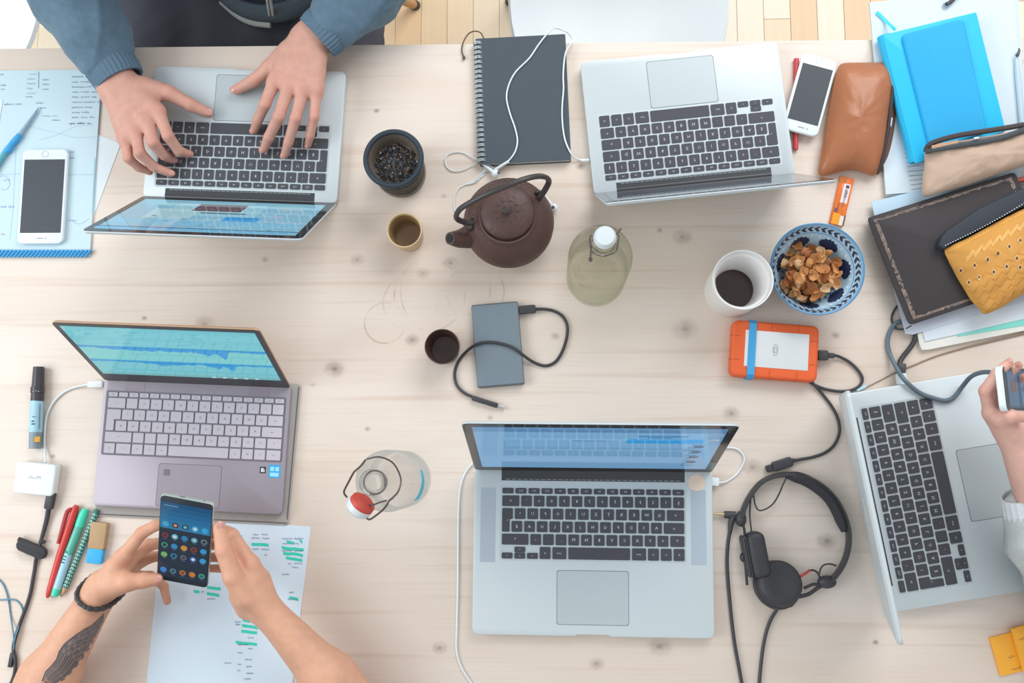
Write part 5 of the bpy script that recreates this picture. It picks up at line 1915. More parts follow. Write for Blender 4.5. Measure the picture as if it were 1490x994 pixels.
tube(g, px_path([(1302, 96, .022), (1300, 118, .024), (1297, 150, .025), (1292, 190, .024), (1285, 228, .021), (1278, 250, .014)]), .0028, 8, 5)
part('zip', g, M('black_zip', (56, 54, 58), rough=0.6), lp, world=True)
g = G()
ball(g, W(1302.5, 104, .026), .0030, 10, (1, 1.4, .7)); ball(g, W(1304, 110, .024), .0022, 8, (1, 1.6, .6))
part('zip_slider', g, steel, lp, world=True)
g = G(); tube(g, [W(1294.5, 174, .021), W(1291, 198, .020), W(1283, 232, .016)], .0030, 10, 3)
pp_ = single('pen', g, M('dark_metal_pen', (72, 74, 80), rough=0.3, metal=0.5), 'dark pen peeping out of the open leather pouch zip', 'pen')
g = G(); tube(g, [W(1295, 172, .0212), W(1293, 184, .0212)], .0042, 12, 1)
o = part('white_cap', g, M('white_pen_cap', (228, 232, 234), rough=0.3), None)
o.data.transform(Matrix.Translation(-pp_.location)); o.parent = pp_

# beige zip pouch
bp_ = thing('canvas_pouch', 'beige canvas pouch with an open black zip on the turquoise notebook', 'pouch', W(1430, 230, BH1))
canvas = M('beige_canvas', (196, 170, 150), rough=0.9, var=0.08, scale=14, bump=0.25, bscale=700)
PB = BH1 + .0005
ol = curve_outline([(1347, 219), (1352, 212), (1368, 208), (1410, 202), (1460, 193), (1510, 184), (1560, 176), (1568, 190), (1564, 218), (1530, 230), (1490, 241), (1455, 252), (1410, 268), (1375, 278), (1352, 285), (1343, 281), (1343.5, 262), (1346, 240)], PB + .012, 4)
g = G(); puffy(g, ol, .034, TZ + PB, 2.4, 12, .0050, 8, .25)
part('body', g, canvas, bp_, world=True, smooth=60)
g = G()
tube(g, px_path([(1347, 221, PB + .016), (1352, 211, PB + .022), (1368, 204, PB + .028), (1395, 197, PB + .031), (1430, 191.5, PB + .032), (1465, 186, PB + .031), (1500, 180, PB + .028), (1530, 176, PB + .024)]), .0042, 8, 5, flat=.9)
part('back_zip_tape', g, M('dark_zip_tape', (74, 66, 66), rough=0.8), bp_, world=True)
g = G()
tube(g, px_path([(1347, 221, PB + .018), (1362, 217.5, PB + .027), (1390, 212.5, PB + .032), (1420, 207.5, PB + .034), (1450, 202.5, PB + .034), (1475, 194.5, PB + .033), (1500, 184, PB + .030)]), .0040, 8, 5, flat=.8)
part('front_zip_tape', g, M('slate_zip_tape', (72, 78, 82), rough=0.8), bp_, world=True)
g = G()
tube(g, px_path([(1356, 214.5, PB + .0275), (1372, 211, PB + .031), (1394, 206.5, PB + .033)]), .0030, 8, 4, flat=.5)
part('lining', g, M('tan_lining', (190, 152, 122), rough=0.8), bp_, world=True)
g = G(); box(g, -.004, .004, -.0018, .0018, -.001, .0012, .0004, xf=frame(W(1420.5, 201.5, PB + .0375), W(1424, 201, PB + .037) - W(1418, 202, PB + .037)))
part('zip_slider', g, steel, bp_, world=True)

# stack under the dark notebook
cs = thing('cream_notebook', 'cream rounded-corner notebook at the bottom of the right-hand stack', 'notebook', W(1430, 480))
g = G(); sheet(g, [(1338, 500), (1341.5, 509), (1350, 509), (1600, 459), (1560, 380), (1322, 430)], 0, .007, .007)
part('cover', g, M('cream_cover', (224, 224, 216), rough=0.7), cs, world=True)
ws = thing('loose_papers', 'white and pale green sheets between cream and dark notebooks', 'paper', W(1420, 440))
def pxsheet(name, pts, z0, z1, mat):
    g = G(); sheet(g, pts, z0, z1); return part(name, g, mat, ws, world=True)
pxsheet('mint_sheet', [(1393, 490), (1560, 462), (1560, 400), (1380, 440)], .0072, .0078, M('mint_paper', (132, 216, 204), rough=0.7))
pxsheet('white_sheet', [(1346, 497), (1391, 487), (1560, 448), (1540, 300), (1310, 360)], .0080, .0088, M('white_sheet_paper', (214, 224, 232), rough=0.8))
pxsheet('top_sheet', [(1317, 486), (1328, 487), (1352, 480), (1560, 418), (1530, 300), (1300, 420)], .0090, .0100, M('lavender_white_paper', (206, 214, 228), rough=0.8))
ev = thing('envelope', 'pale blue paper peeping out above the dark embossed notebook', 'paper', W(1310, 300))
g = G(); sheet(g, [(1267.5, 294), (1343, 275.5), (1480, 250), (1500, 330), (1276, 330)], .0101, .0112, None)
part('sheet', g, M('pale_blue_envelope', (192, 220, 238), rough=0.7), ev, world=True)
NB0, NB1 = .0115, .030
dn = thing('embossed_notebook', 'dark brown notebook with a worn gilt border under the yellow pouch', 'notebook', W(1400, 360, NB0))
dk = M('dark_embossed_leather', (57, 52, 54), rough=0.7, var=0.1, scale=40, bump=0.1, bscale=300)
nq = [(1261.5, 317), (1477, 250), (1543, 400), (1323.5, 473.5)]
part('back_cover', slab_px(nq, NB0, NB0 + .002, .0008, .007), dk, dn, world=True)
part('page_block', slab_px([(1267, 320), (1474, 255), (1538, 398), (1325, 467)], NB0 + .0021, NB1 - .0026, 0, .004), M('dark_page_edge', (120, 108, 100), rough=0.8), dn, world=True)
fc = part('front_cover', slab_px(nq, NB1 - .0025, NB1, .0012, .008), dk, dn, world=True)
g = G()
Q = [W(p[0], p[1], NB1) for p in nq]
cen = sum(Q, Vector()) / 4
def ins_(p, k): return p + (cen - p) * k
gilt = [(128, 110, 98), (114, 98, 90), (142, 122, 108), (98, 86, 82), (106, 92, 86)]
rg = random.Random(9)
for i in range(4):
    a0, b0_, a1, b1 = ins_(Q[i], .070), ins_(Q[(i + 1) % 4], .070), ins_(Q[i], .118), ins_(Q[(i + 1) % 4], .118)
    n = 46
    for k in range(n):
        s0, s1 = k / n, (k + 1) / n
        for r0, r1 in ((0, .33), (.33, .67), (.67, 1)):
            A, B = a0.lerp(b0_, s0), a0.lerp(b0_, s1)
            Cc, Dd = a1.lerp(b1, s1), a1.lerp(b1, s0)
            P4 = [A.lerp(Dd, r0), B.lerp(Cc, r0), B.lerp(Cc, r1), A.lerp(Dd, r1)]
            if rg.random() < .86:
                g.add([p + Vector((0, 0, .0003)) for p in P4], [(3, 2, 1, 0)], None, rg.choice(gilt))
part('gilt_border', g, print_mat('gilt_print', rough=0.45, spec=0.5), fc, 0, world=True)

# yellow pouch
yp = thing('yellow_pouch', 'mustard yellow patterned pouch with a navy zip band on the dark notebook', 'pouch', W(1440, 370, NB1))
ol = curve_outline([(1375, 364), (1384, 357), (1410, 345), (1450, 323), (1490, 303), (1540, 284), (1580, 290), (1590, 350), (1570, 390), (1530, 410), (1490, 428), (1460, 446), (1441, 455), (1432, 456.5), (1424, 448), (1413, 436), (1400, 415), (1389, 396), (1380, 378)], NB1 + .010, 4)
g = G(); puffy(g, ol, .036, TZ + NB1 + .0004, 2.3, 12, .0044, 5, .22)
ybody = part('body', g, M('mustard_cotton', (208, 150, 74), rough=0.85, var=0.12, scale=24, bump=0.2, bscale=600), yp, world=True, smooth=60)
bv = BVHTree.FromPolygons([tuple(root_mat(yp) @ v.co) for v in ybody.data.vertices], [tuple(p.vertices) for p in ybody.data.polygons])
g = G()
def diamond(px, py, s, col, ratio=1.35):
    pts = [drape(bv, px + dx * s, py + dy * s * ratio, .0006) for dx, dy in ((0, -1), (-1, 0), (0, 1), (1, 0))]
    if all(p is not None for p in pts):
        g.add(pts, [(0, 1, 2, 3)], None, col)
for (px, py) in ((1398.5, 393.5), (1418, 386), (1437, 378), (1452, 369), (1468.5, 359), (1484, 350), (1425, 404), (1446, 396), (1464.5, 388), (1479.5, 376), (1410, 411), (1484, 389)):
    diamond(px, py, 3.8, (232, 194, 136))
for (px, py) in ((1398.5, 393.5), (1418, 386), (1437, 378), (1452, 369), (1468.5, 359), (1484, 350), (1425, 404), (1446, 396), (1464.5, 388), (1479.5, 376), (1410, 411), (1484, 389)):
    pts = [drape(bv, px + dx * 2.3, py + dy * 3.2, .0010) for dx, dy in ((0, -1), (-1, 0), (0, 1), (1, 0))]
    if all(p is not None for p in pts):
        g.add(pts, [(0, 1, 2, 3)], None, (104, 66, 56))
def yline(pts, wpx, col, off=.0005):
    P = []
    for (a, b) in zip(pts[:-1], pts[1:]):
        for k in range(4):
            P.append((a[0] + (b[0] - a[0]) * k / 4, a[1] + (b[1] - a[1]) * k / 4))
    P.append(pts[-1])
    prev = None
    for i, p in enumerate(P):
        a, b = P[max(0, i - 1)], P[min(len(P) - 1, i + 1)]
        dx, dy = b[0] - a[0], b[1] - a[1]
        l = math.hypot(dx, dy) or 1
        q = (drape(bv, p[0] - dy / l * wpx / 2, p[1] + dx / l * wpx / 2, off), drape(bv, p[0] + dy / l * wpx / 2, p[1] - dx / l * wpx / 2, off))
        if prev and None not in q and None not in prev:
            g.add([prev[0], prev[1], q[1], q[0]], [(0, 1, 2, 3)], None, col)
        prev = q
for off_ in (0, 9):
    zz = []
    for k in range(14):
        bx_, by_ = 1408 + k * 6.4, 376 - k * 3.7 + off_ * .6
        zz.append((bx_ + (2 if k % 2 else -2), by_ + (-5 if k % 2 else 5) - off_))
    yline(zz, 2.2, (222, 172, 100))
for row in range(5):
    zz = []
    for k in range(14):
        bx_, by_ = 1402 + row * 7 + k * 8, 418 + row * 9 - k * 4.6
        zz.append((bx_, by_ + (4 if k % 2 else -4)))
    yline(zz, .8, (196, 136, 50), .0004)
yline([(1382, 366), (1400, 357), (1430, 341), (1460, 325), (1490, 309)], 1.2, (240, 178, 82))
part('woven_pattern', g, flat_print, ybody, 0, world=True)
g = G()
zb = [(1366, 358), (1369, 345), (1379, 334), (1400, 320), (1425, 303), (1455, 289), (1490, 273), (1545, 255), (1582, 262), (1588, 285), (1545, 288), (1490, 300), (1450, 320), (1410, 341), (1384, 355), (1375, 363)]
P = wpoly(zb, NB1 + .018)
if area2(P) < 0: P = P[::-1]
slab(g, rpoly(P, .003, 2), TZ + NB1 + .0010, TZ + NB1 + .0185, .004, 2)
zbm = part('zip_band', g, M('navy_zip_band', (50, 56, 64), rough=0.75, var=0.1, scale=30, bump=.1), yp, world=True)
g = G()
for k in range(34):
    s = k / 33
    px, py = 1376 + s * (1494 - 1376), 357 - s * (357 - 293.5) - 4 * math.sin(math.pi * s) * -.6
    ball(g, W(px, py, NB1 + .0192), .0011, 6, (1.3, .8, .6))
kind(part('zip_teeth', g, M('white_zip_teeth', (196, 208, 214), rough=0.4), zbm, world=True), 'stuff')

# orange pencil behind the dark notebook
g = G(); tube(g, [W(1480, 263, .016), W(1540, 250, .016)], .0042, 6, 1)
single('pencil', g, M('orange_red_pencil', (214, 92, 56), rough=0.4), 'orange-red pencil end beyond the dark notebook\'s top corner', 'pencil', 20)

# snack wrapper
sw, w, d = flat_thing('wrapper_strip', 'orange printed wrapper strip poking out behind the cereal bowl', 'wrapper', ((1223, 257), (1243.5, 262), (1224.5, 330), (1204.5, 325)))
g = G(); slab(g, rrect(w, d, .001, 2), 0, .005, .0015, 2)
wb = part('wrapper', g, M('orange_foil', (238, 122, 48), rough=0.35, var=0.12, scale=50, bump=0.1, bscale=120), sw)
g = G()
def wr(u0, v0, u1, v1, c, z=.0052):
    g.add([(u0 * w, v0 * d, z), (u1 * w, v0 * d, z), (u1 * w, v1 * d, z), (u0 * w, v1 * d, z)], [(0, 1, 2, 3)], None, c)
wr(-.12, -.04, .36, .36, (240, 226, 226)); wr(.04, .27, .28, .335, (84, 84, 96), .0053)
for k in range(6):
    wr(.02, .08 + k * .03, .26, .095 + k * .03, (126, 124, 150), .0053)
wr(-.4, -.5, .1, -.27, (248, 160, 44)); wr(.12, -.5, .5, -.30, (236, 222, 206)); wr(.40, -.5, .5, -.28, (90, 80, 84), .0053)
wr(-.40, -.26, -.12, -.17, (130, 88, 80)); wr(-.22, -.17, -.13, -.06, (146, 96, 78)); wr(-.5, .36, .0, .48, (206, 118, 60))
part('wrapper_print', g, flat_print, wb, 0)
g = G()
scribble(g, -.018, 0, .030, .004, (104, 102, 130), Matrix.Translation((.12 * w, .10 * d, .0054)) @ Matrix.Rotation(R(90), 4, 'Z'), 0, 3, .0009)
part('small_print', g, flat_print, wb, 0)

# yellow card boxes at the lower right corner
g = G(); P = wpoly([(1440, 928.5), (1482, 918), (1500, 974), (1456.5, 984.5)], .004)
def card(pts, z0, z1, label, prints):
    t = thing('card_box', label, 'box', W(pts[0][0], pts[0][1], z0))
    part('box', slab_px(pts, z0, z1, .0004, .002), M('amber_card', (246, 174, 54), rough=0.55, var=0.04), t, world=True)
    g = G()
    for k, (x, y, wp) in enumerate(prints):
        a = W(x, y, z1 + .0002)
        scribble(g, 0, 0, wp / 950, .0032, (150, 104, 46), Matrix.Translation(a) @ Matrix.Rotation(R(15), 4, 'Z'), 0, k + 5, .0008)
    part('box_print', g, flat_print, t, 0, world=True)
card([(1440, 928.5), (1482, 918), (1500, 974), (1456.5, 984.5)], 0, .004, 'thin amber card box lying partly under a second one', [(1467, 957.5, 9), (1472, 975, 16)])
card([(1472, 915.5), (1545, 897), (1565, 960), (1490, 978)], .0042, .011, 'amber card box on top, cut by the photo\'s right edge', [(1483, 931, 12)])

# ------------------------------------------------------------------ cables round the laptops
wc = thing('charging_lead', 'long white cable dropping from the large laptop\'s left rear corner', 'cable', W(667, 800))
g = G()
tube(g, px_path([(705, 668, .006), (690, 673, .006), (681, 682, .003), (673, 697, .002), (669, 715, .002), (667, 745, .002), (666.5, 800, .002), (666, 860, .002), (664.5, 915, .002), (664, 945, .002), (669, 966, .002), (678, 983, .002), (690, 1000, .002), (710, 1030, .002)]), .0015, 8, 4)
part('cord', g, wht, wc, world=True)
wc = thing('charging_lead', 'short white cable looping behind the large laptop\'s right corner', 'cable', W(1070, 680))
g = G()
tube(g, px_path([(1040, 701.5, .009), (1052, 702, .004), (1062, 698, .0025), (1072, 690, .0025), (1080, 678, .0025), (1083, 667, .0025), (1079, 658, .0025), (1070, 652.5, .0025), (1058, 651.5, .0025), (1040, 653, .0025), (1015, 662, .0025)]), .0014, 8, 5)
part('cord', g, wht, wc, world=True)
plug(wc, (1033.5, 700.5, .0095), (1046, 701.5, .0080), .0125, .006, wht)

gc = thing('display_cable', 'thick grey cable running from the sideways laptop to the raised small phone', 'cable', W(1320, 500))
grey_c = M('grey_cable_rubber', (92, 108, 120), rough=0.45, var=0.04)
g = G()
tube(g, px_path([(1311, 536, .009), (1309.5, 528, .006), (1314, 519, .004), (1322, 509, .004), (1329, 499, .004), (1332.5, 486, .004), (1329, 475, .004)]), .0037, 10, 5)
part('dark_cord', g, M('black_cable_rubber', (58, 58, 62)), gc, world=True)
g = G()
tube(g, px_path([(1329.5, 476, .004), (1323, 469.5, .004), (1314, 467, .004), (1303, 471, .004), (1295, 482, .004), (1291.5, 499, .004), (1296, 518, .006), (1306, 538, .018), (1317, 554, .029), (1337, 571, .0275), (1357, 579, .0275), (1375, 583, .0275), (1388, 578, .0275), (1400, 563, .030), (1412, 549, .05), (1426, 542.5, .08), (1442, 542, .11), (1452, 548, .125)]), .0034, 10, 5)
part('cord', g, grey_c, gc, world=True)
plug(gc, (1312, 529, .009), (1310.5, 544, .0115), .0125, .0095, blk)
plug(gc, (1310.5, 543, .0115), (1313, 560, .0125), .0155, .0085, M('white_plug', (214, 224, 230), rough=0.35), 'white_plug')
g = G()
tube(g, px_path([(1313, 440, .004), (1306, 445, .003), (1300, 454, .002), (1297.5, 464, .002), (1300, 473, .002), (1307, 479, .0045), (1317, 478.5, .0085), (1326, 474, .0088)]), .0016, 8, 5)
single('elastic_loop', g, blk, 'thin black elastic loop sticking out beside the dark notebook corner', 'cord')
g = G()
tube(g, px_path([(1252, 567, .002), (1270, 559, .0015), (1305, 541, .0015), (1326, 533, .0015), (1360, 519, .0015), (1400, 507, .0015), (1440, 497, .0015), (1490, 485, .0015), (1560, 468, .0015)]), [.0007, .0008, .0011, .0018, .0024], 8, 4)
single('string', g, M('brown_string', (150, 128, 110), rough=0.8), 'thin brown string trailing behind the sideways laptop', 'string')
g = G()
slab(g, wpoly([(1245, 566), (1259, 560), (1262, 563), (1248, 570)], .003), TZ, TZ + .004, .0006)
single('paper_tag', g, M('pale_blue_tag', (176, 214, 228), rough=.5), 'tiny pale blue tag behind the sideways laptop corner', 'tag')

# ------------------------------------------------------------------ people
def sdf_mesh(prims, vox, smooth_it=2):
    """one closed surface round a list of tapered limbs ('c', a, b, ra, rb, blend, squash) melted together"""
    A = np.array([p[0] for p in prims], float); B = np.array([p[1] for p in prims], float)
    ra = np.array([p[2] for p in prims]); rb = np.array([p[3] for p in prims]); kk = np.array([p[4] for p in prims])
    rm = np.maximum(ra, rb)[:, None] + kk[:, None] + 3 * vox
    lo, hi = np.minimum(A, B) - rm, np.maximum(A, B) + rm
    o = lo.min(0)
    N = 32
    nb = np.ceil((hi.max(0) - o) / (vox * N)).astype(int) + 1
    NY, NZ = (nb[1] + 2) * N, (nb[2] + 2) * N
    keys, verts, quads = [], [], []
    for bx in range(nb[0]):
        for by in range(nb[1]):
            for bz in range(nb[2]):
                b0 = o + np.array([bx, by, bz]) * N * vox
                b1 = b0 + N * vox
                idx = np.where(((lo <= b1) & (hi >= b0)).all(1))[0]
                if len(idx) == 0:
                    continue
                # quick reject: centre distance to every limb
                c = (b0 + b1) / 2
                ab = B[idx] - A[idx]
                t = np.clip(((c - A[idx]) * ab).sum(1) / np.maximum((ab * ab).sum(1), 1e-12), 0, 1)
                dc = np.linalg.norm(c - (A[idx] + ab * t[:, None]), axis=1) - np.maximum(ra, rb)[idx]
                if dc.min() > N * vox * 0.9 + 0.03:
                    continue
                ax = [b0[i] + np.arange(N + 1) * vox for i in range(3)]
                X, Y, Z = np.meshgrid(*ax, indexing='ij')
                D = np.full(X.shape, 1e3)
                for i in idx:
                    a, b = A[i], B[i]
                    d = b - a
                    L = max(float(d @ d), 1e-12)
                    px, py, pz = X - a[0], Y - a[1], Z - a[2]
                    tt = np.clip((px * d[0] + py * d[1] + pz * d[2]) / L, 0, 1)
                    qx, qy, qz = px - tt * d[0], py - tt * d[1], pz - tt * d[2]
                    q2 = qx * qx + qy * qy + qz * qz
                    sq = prims[i][5] if len(prims[i]) > 5 else None
                    if sq is not None:
                        n, f = sq
                        w = qx * n[0] + qy * n[1] + qz * n[2]
                        q2 = q2 + (f * f - 1) * w * w
                    di = np.sqrt(q2) - (ra[i] + (rb[i] - ra[i]) * tt)
                    k = kk[i]
                    h = np.maximum(k - np.abs(D - di), 0) / k
                    D = np.minimum(D, di) - h * h * k * 0.25
                S = D < 0
                if S.all() or not S.any():
                    continue
                C = np.zeros((N, N, N), int)
                for dx in (0, 1):
                    for dy in (0, 1):
                        for dz in (0, 1):
                            C += S[dx:dx + N, dy:dy + N, dz:dz + N]
                act = np.argwhere((C > 0) & (C < 8))
                acc = np.zeros((len(act), 3)); cnt = np.zeros(len(act))
                corner = {}
                for dx in (0, 1):
                    for dy in (0, 1):
                        for dz in (0, 1):
                            corner[(dx, dy, dz)] = D[act[:, 0] + dx, act[:, 1] + dy, act[:, 2] + dz]
                for axis in range(3):
                    for u in (0, 1):
                        for v in (0, 1):
                            e0 = [u, v]; e0.insert(axis, 0); e1 = [u, v]; e1.insert(axis, 1)
                            d0, d1 = corner[tuple(e0)], corner[tuple(e1)]
                            m = (d0 < 0) != (d1 < 0)
                            f = np.where(m, d0 / np.where(m, d0 - d1, 1), 0)
                            p = np.tile(np.array(e0, float), (len(act), 1)); p[:, axis] = f
                            acc[m] += p[m]; cnt[m] += 1
                V = b0 + (act + acc / np.maximum(cnt, 1)[:, None]) * vox
                gi = act + np.array([bx + 1, by + 1, bz + 1]) * N
                keys.append((gi[:, 0] * NY + gi[:, 1]) * NZ + gi[:, 2]); verts.append(V)
                for axis in range(3):
                    sl0 = [slice(0, N)] * 3; sl1 = [slice(0, N)] * 3
                    sl1[axis] = slice(1, N + 1)
                    s0, s1 = S[tuple(sl0)], S[tuple(sl1)]
                    E = np.argwhere(s0 != s1)
                    if len(E) == 0:
                        continue
                    ins = s0[E[:, 0], E[:, 1], E[:, 2]]
                    G_ = E + np.array([bx + 1, by + 1, bz + 1]) * N
                    u, v = [(1, 2), (2, 0), (0, 1)][axis]
                    q = []
                    for (du, dv) in ((0, 0), (-1, 0), (-1, -1), (0, -1)):
                        g_ = G_.copy(); g_[:, u] += du; g_[:, v] += dv
                        q.append((g_[:, 0] * NY + g_[:, 1]) * NZ + g_[:, 2])
                    q = np.stack(q, 1)
                    q[~ins] = q[~ins][:, ::-1]
                    quads.append(q)
    keys = np.concatenate(keys); V = np.concatenate(verts); Q = np.concatenate(quads)
    srt = np.argsort(keys); keys = keys[srt]; V = V[srt]
    I = np.searchsorted(keys, Q)
    I = np.clip(I, 0, len(keys) - 1)
    ok = (keys[I] == Q).all(1)
    I = I[ok]
    for _ in range(smooth_it):
        s = np.zeros_like(V); n = np.zeros(len(V))
        for a, b in ((0, 1), (1, 2), (2, 3), (3, 0)):
            np.add.at(s, I[:, a], V[I[:, b]]); np.add.at(n, I[:, a], 1)
            np.add.at(s, I[:, b], V[I[:, a]]); np.add.at(n, I[:, b], 1)
        V = V * .45 + .55 * s / np.maximum(n, 1)[:, None]
    return V, I

def np_mesh(name, V, I, mat, cols=None):
    me = bpy.data.meshes.new(name)
    me.vertices.add(len(V)); me.vertices.foreach_set('co', V.astype(np.float32).ravel())
    me.loops.add(I.size); me.loops.foreach_set('vertex_index', I.astype(np.int32).ravel())
    me.polygons.add(len(I)); me.polygons.foreach_set('loop_start', (np.arange(len(I)) * 4).astype(np.int32))
    me.update(calc_edges=True)
    me.validate()
    if cols is not None:
        a = me.color_attributes.new('Col', 'FLOAT_COLOR', 'POINT')
        a.data.foreach_set('color', np.concatenate([cols, np.ones((len(cols), 1))], 1).astype(np.float32).ravel())
    me.materials.append(mat)
    me.polygons.foreach_set('use_smooth', [True] * len(me.polygons))
    return me

skin_mat = print_mat('skin', rough=0.5, spec=0.35, sss=0.02, noisevar=0.13, bump=0.18)
nail_mat = M('fingernail', (204, 148, 134), rough=0.25, var=0.03)

def V3(p):
    return np.array(W(*p)[:]) if len(p) == 3 and abs(p[0]) > 3 else np.array(p, float)

class Body:
    def __init__(s):
        s.P, s.hot, s.nails, s.shade = [], [], [], []
    def c(s, a, b, ra, rb, k=0.006, sq=None):
        s.P.append((np.array(a, float), np.array(b, float), ra, rb, k, sq))
    def hand(s, wrist, fingers, thumb, sc=1.0, palm_n=None, dorsal=(0, 0, 1), forearm=None, th_r=1.0):
        """wrist point, four chains MCP-PIP-DIP-tip, thumb CMC-MCP-IP-tip; all world points"""
        w = np.array(wrist)
        m = [np.array(f[0]) for f in fingers]
        n = np.cross(m[0] - w, m[3] - w); n /= np.linalg.norm(n)
        side = (m[0] - m[3]); side = side / np.linalg.norm(side)
        wa, wb = w + side * .013 * sc, w - side * .013 * sc
        for i, q in enumerate(m):
            base = wa + (wb - wa) * (i / 3.0)
            s.c(base, q, .0165 * sc, .0118 * sc, .012)
        for i in range(3):
            s.c(m[i] * .93 + w * .07, m[i + 1] * .93 + w * .07, .0108 * sc, .0108 * sc, .008)
            s.c(m[i] * .6 + w * .4, m[i + 1] * .6 + w * .4, .0130 * sc, .0130 * sc, .010)
        rad = [(.0107, .0094, .0083, .0070), (.0109, .0096, .0084, .0071), (.0104, .0090, .0079, .0068), (.0094, .0080, .0070, .0060)]
        for f, r in zip(fingers, rad):
            f = [np.array(p) for p in f]
            s.c(f[0], f[1], r[0] * sc, r[1] * .96 * sc, .0045)
            s.c(f[1], f[2], r[1] * sc, r[2] * sc, .003)
            s.c(f[2], f[3], r[2] * sc, r[3] * sc, .003)
            s.hot += [(f[0], .013, .55), (f[1], .011, .6), (f[2], .009, .35), (f[3], .010, .65)]
            s.nails.append((f[2], f[3], r[3] * sc, dorsal))
        t = [np.array(p) for p in thumb]
        s.c(w * .6 + t[0] * .4, t[0], .0165 * sc, .0165 * sc * th_r, .012)
        s.c(t[0], t[1], .0158 * sc * th_r, .0130 * sc * th_r, .010)
        s.c(t[0] * .5 + t[1] * .5, m[0] * .7 + w * .3, .0125 * sc, .0115 * sc, .010)
        s.c(t[1], t[2], .0122 * sc * th_r, .0108 * sc * th_r, .005)
        s.c(t[2], t[3], .0110 * sc * th_r, .0086 * sc * th_r, .003)
        s.hot += [(t[1], .013, .4), (t[2], .012, .5), (t[3], .011, .6)]
        s.nails.append((t[2], t[3], .0088 * sc, dorsal))
        s.side = side
        return wa, wb
    def arm(s, wab, elbow, shoulder, sc=1.0):
        wa, wb = wab
        e = np.array(elbow)
        w = (wa + wb) / 2
        side = (wa - wb) / np.linalg.norm(wa - wb) * .009 * sc
        mid = w + (e - w) * .58
        s.c(wa, mid + side, .0185 * sc, .0330 * sc, .014)
        s.c(wb, mid - side, .0185 * sc, .0320 * sc, .014)
        s.c(mid, e, .0390 * sc, .0380 * sc, .020)
        s.c(e, shoulder, .0390 * sc, .0480 * sc, .020)
    def torso(s, pelvis, chest, shL, shR, head, fwd):
        pelvis, chest, shL, shR, head, fwd = [np.array(x, float) for x in (pelvis, chest, shL, shR, head, fwd)]
        mid = (shL + shR) / 2
        s.c(pelvis, chest, .085, .09, .03)
        s.c(shL, shR, .05, .05, .04)
        s.c(chest, mid, .09, .06, .05)
        nk = head - np.array([0, 0, .105]) - fwd * .012
        s.c(mid, nk, .056, .050, .03)
        up = np.array([0, 0, 1.0])
        rt = np.cross(fwd, up)
        s.c(head - fwd * .022, head + fwd * .018 + up * .012, .082, .078, .02)
        s.c(head - up * .02 + fwd * .01, head - up * .078 + fwd * .048, .062, .034, .03)
        s.c(nk, head - up * .05, .050, .055, .02)
        s.c(head + fwd * .088 + up * .012, head + fwd * .110 - up * .026, .008, .0125, .008)
        for k in (-1, 1):
            s.c(head + fwd * .075 + rt * .014 * k + up * .026, head + fwd * .066 + rt * .044 * k + up * .026, .012, .011, .010)
            s.c(head + fwd * .070 + rt * .034 * k - up * .024, head + fwd * .05 + rt * .05 * k - up * .024, .018, .018, .02)
            s.c(head - fwd * .004 + rt * .079 * k + up * .016, head - fwd * .008 + rt * .080 * k - up * .030, .012, .009, .006, (tuple(rt), 1.7))
        s.c(head + fwd * .086 + rt * .016 - up * .052, head + fwd * .086 - rt * .016 - up * .052, .0075, .0075, .006)
        s.head = (head, fwd, rt, up)

def skin_cols(V, base, hot, red=(206, 128, 112), seed=1):
    b = np.array(lin(base)); r = np.array(lin(red))
    w = np.zeros(len(V))
    for (p, rad, st) in hot:
        d2 = ((V - p) ** 2).sum(1)
        w = np.maximum(w, st * np.exp(-d2 / (rad * rad)))
    w = np.clip(w * .8, 0, 1)[:, None]
    return b * (1 - w) + r * w

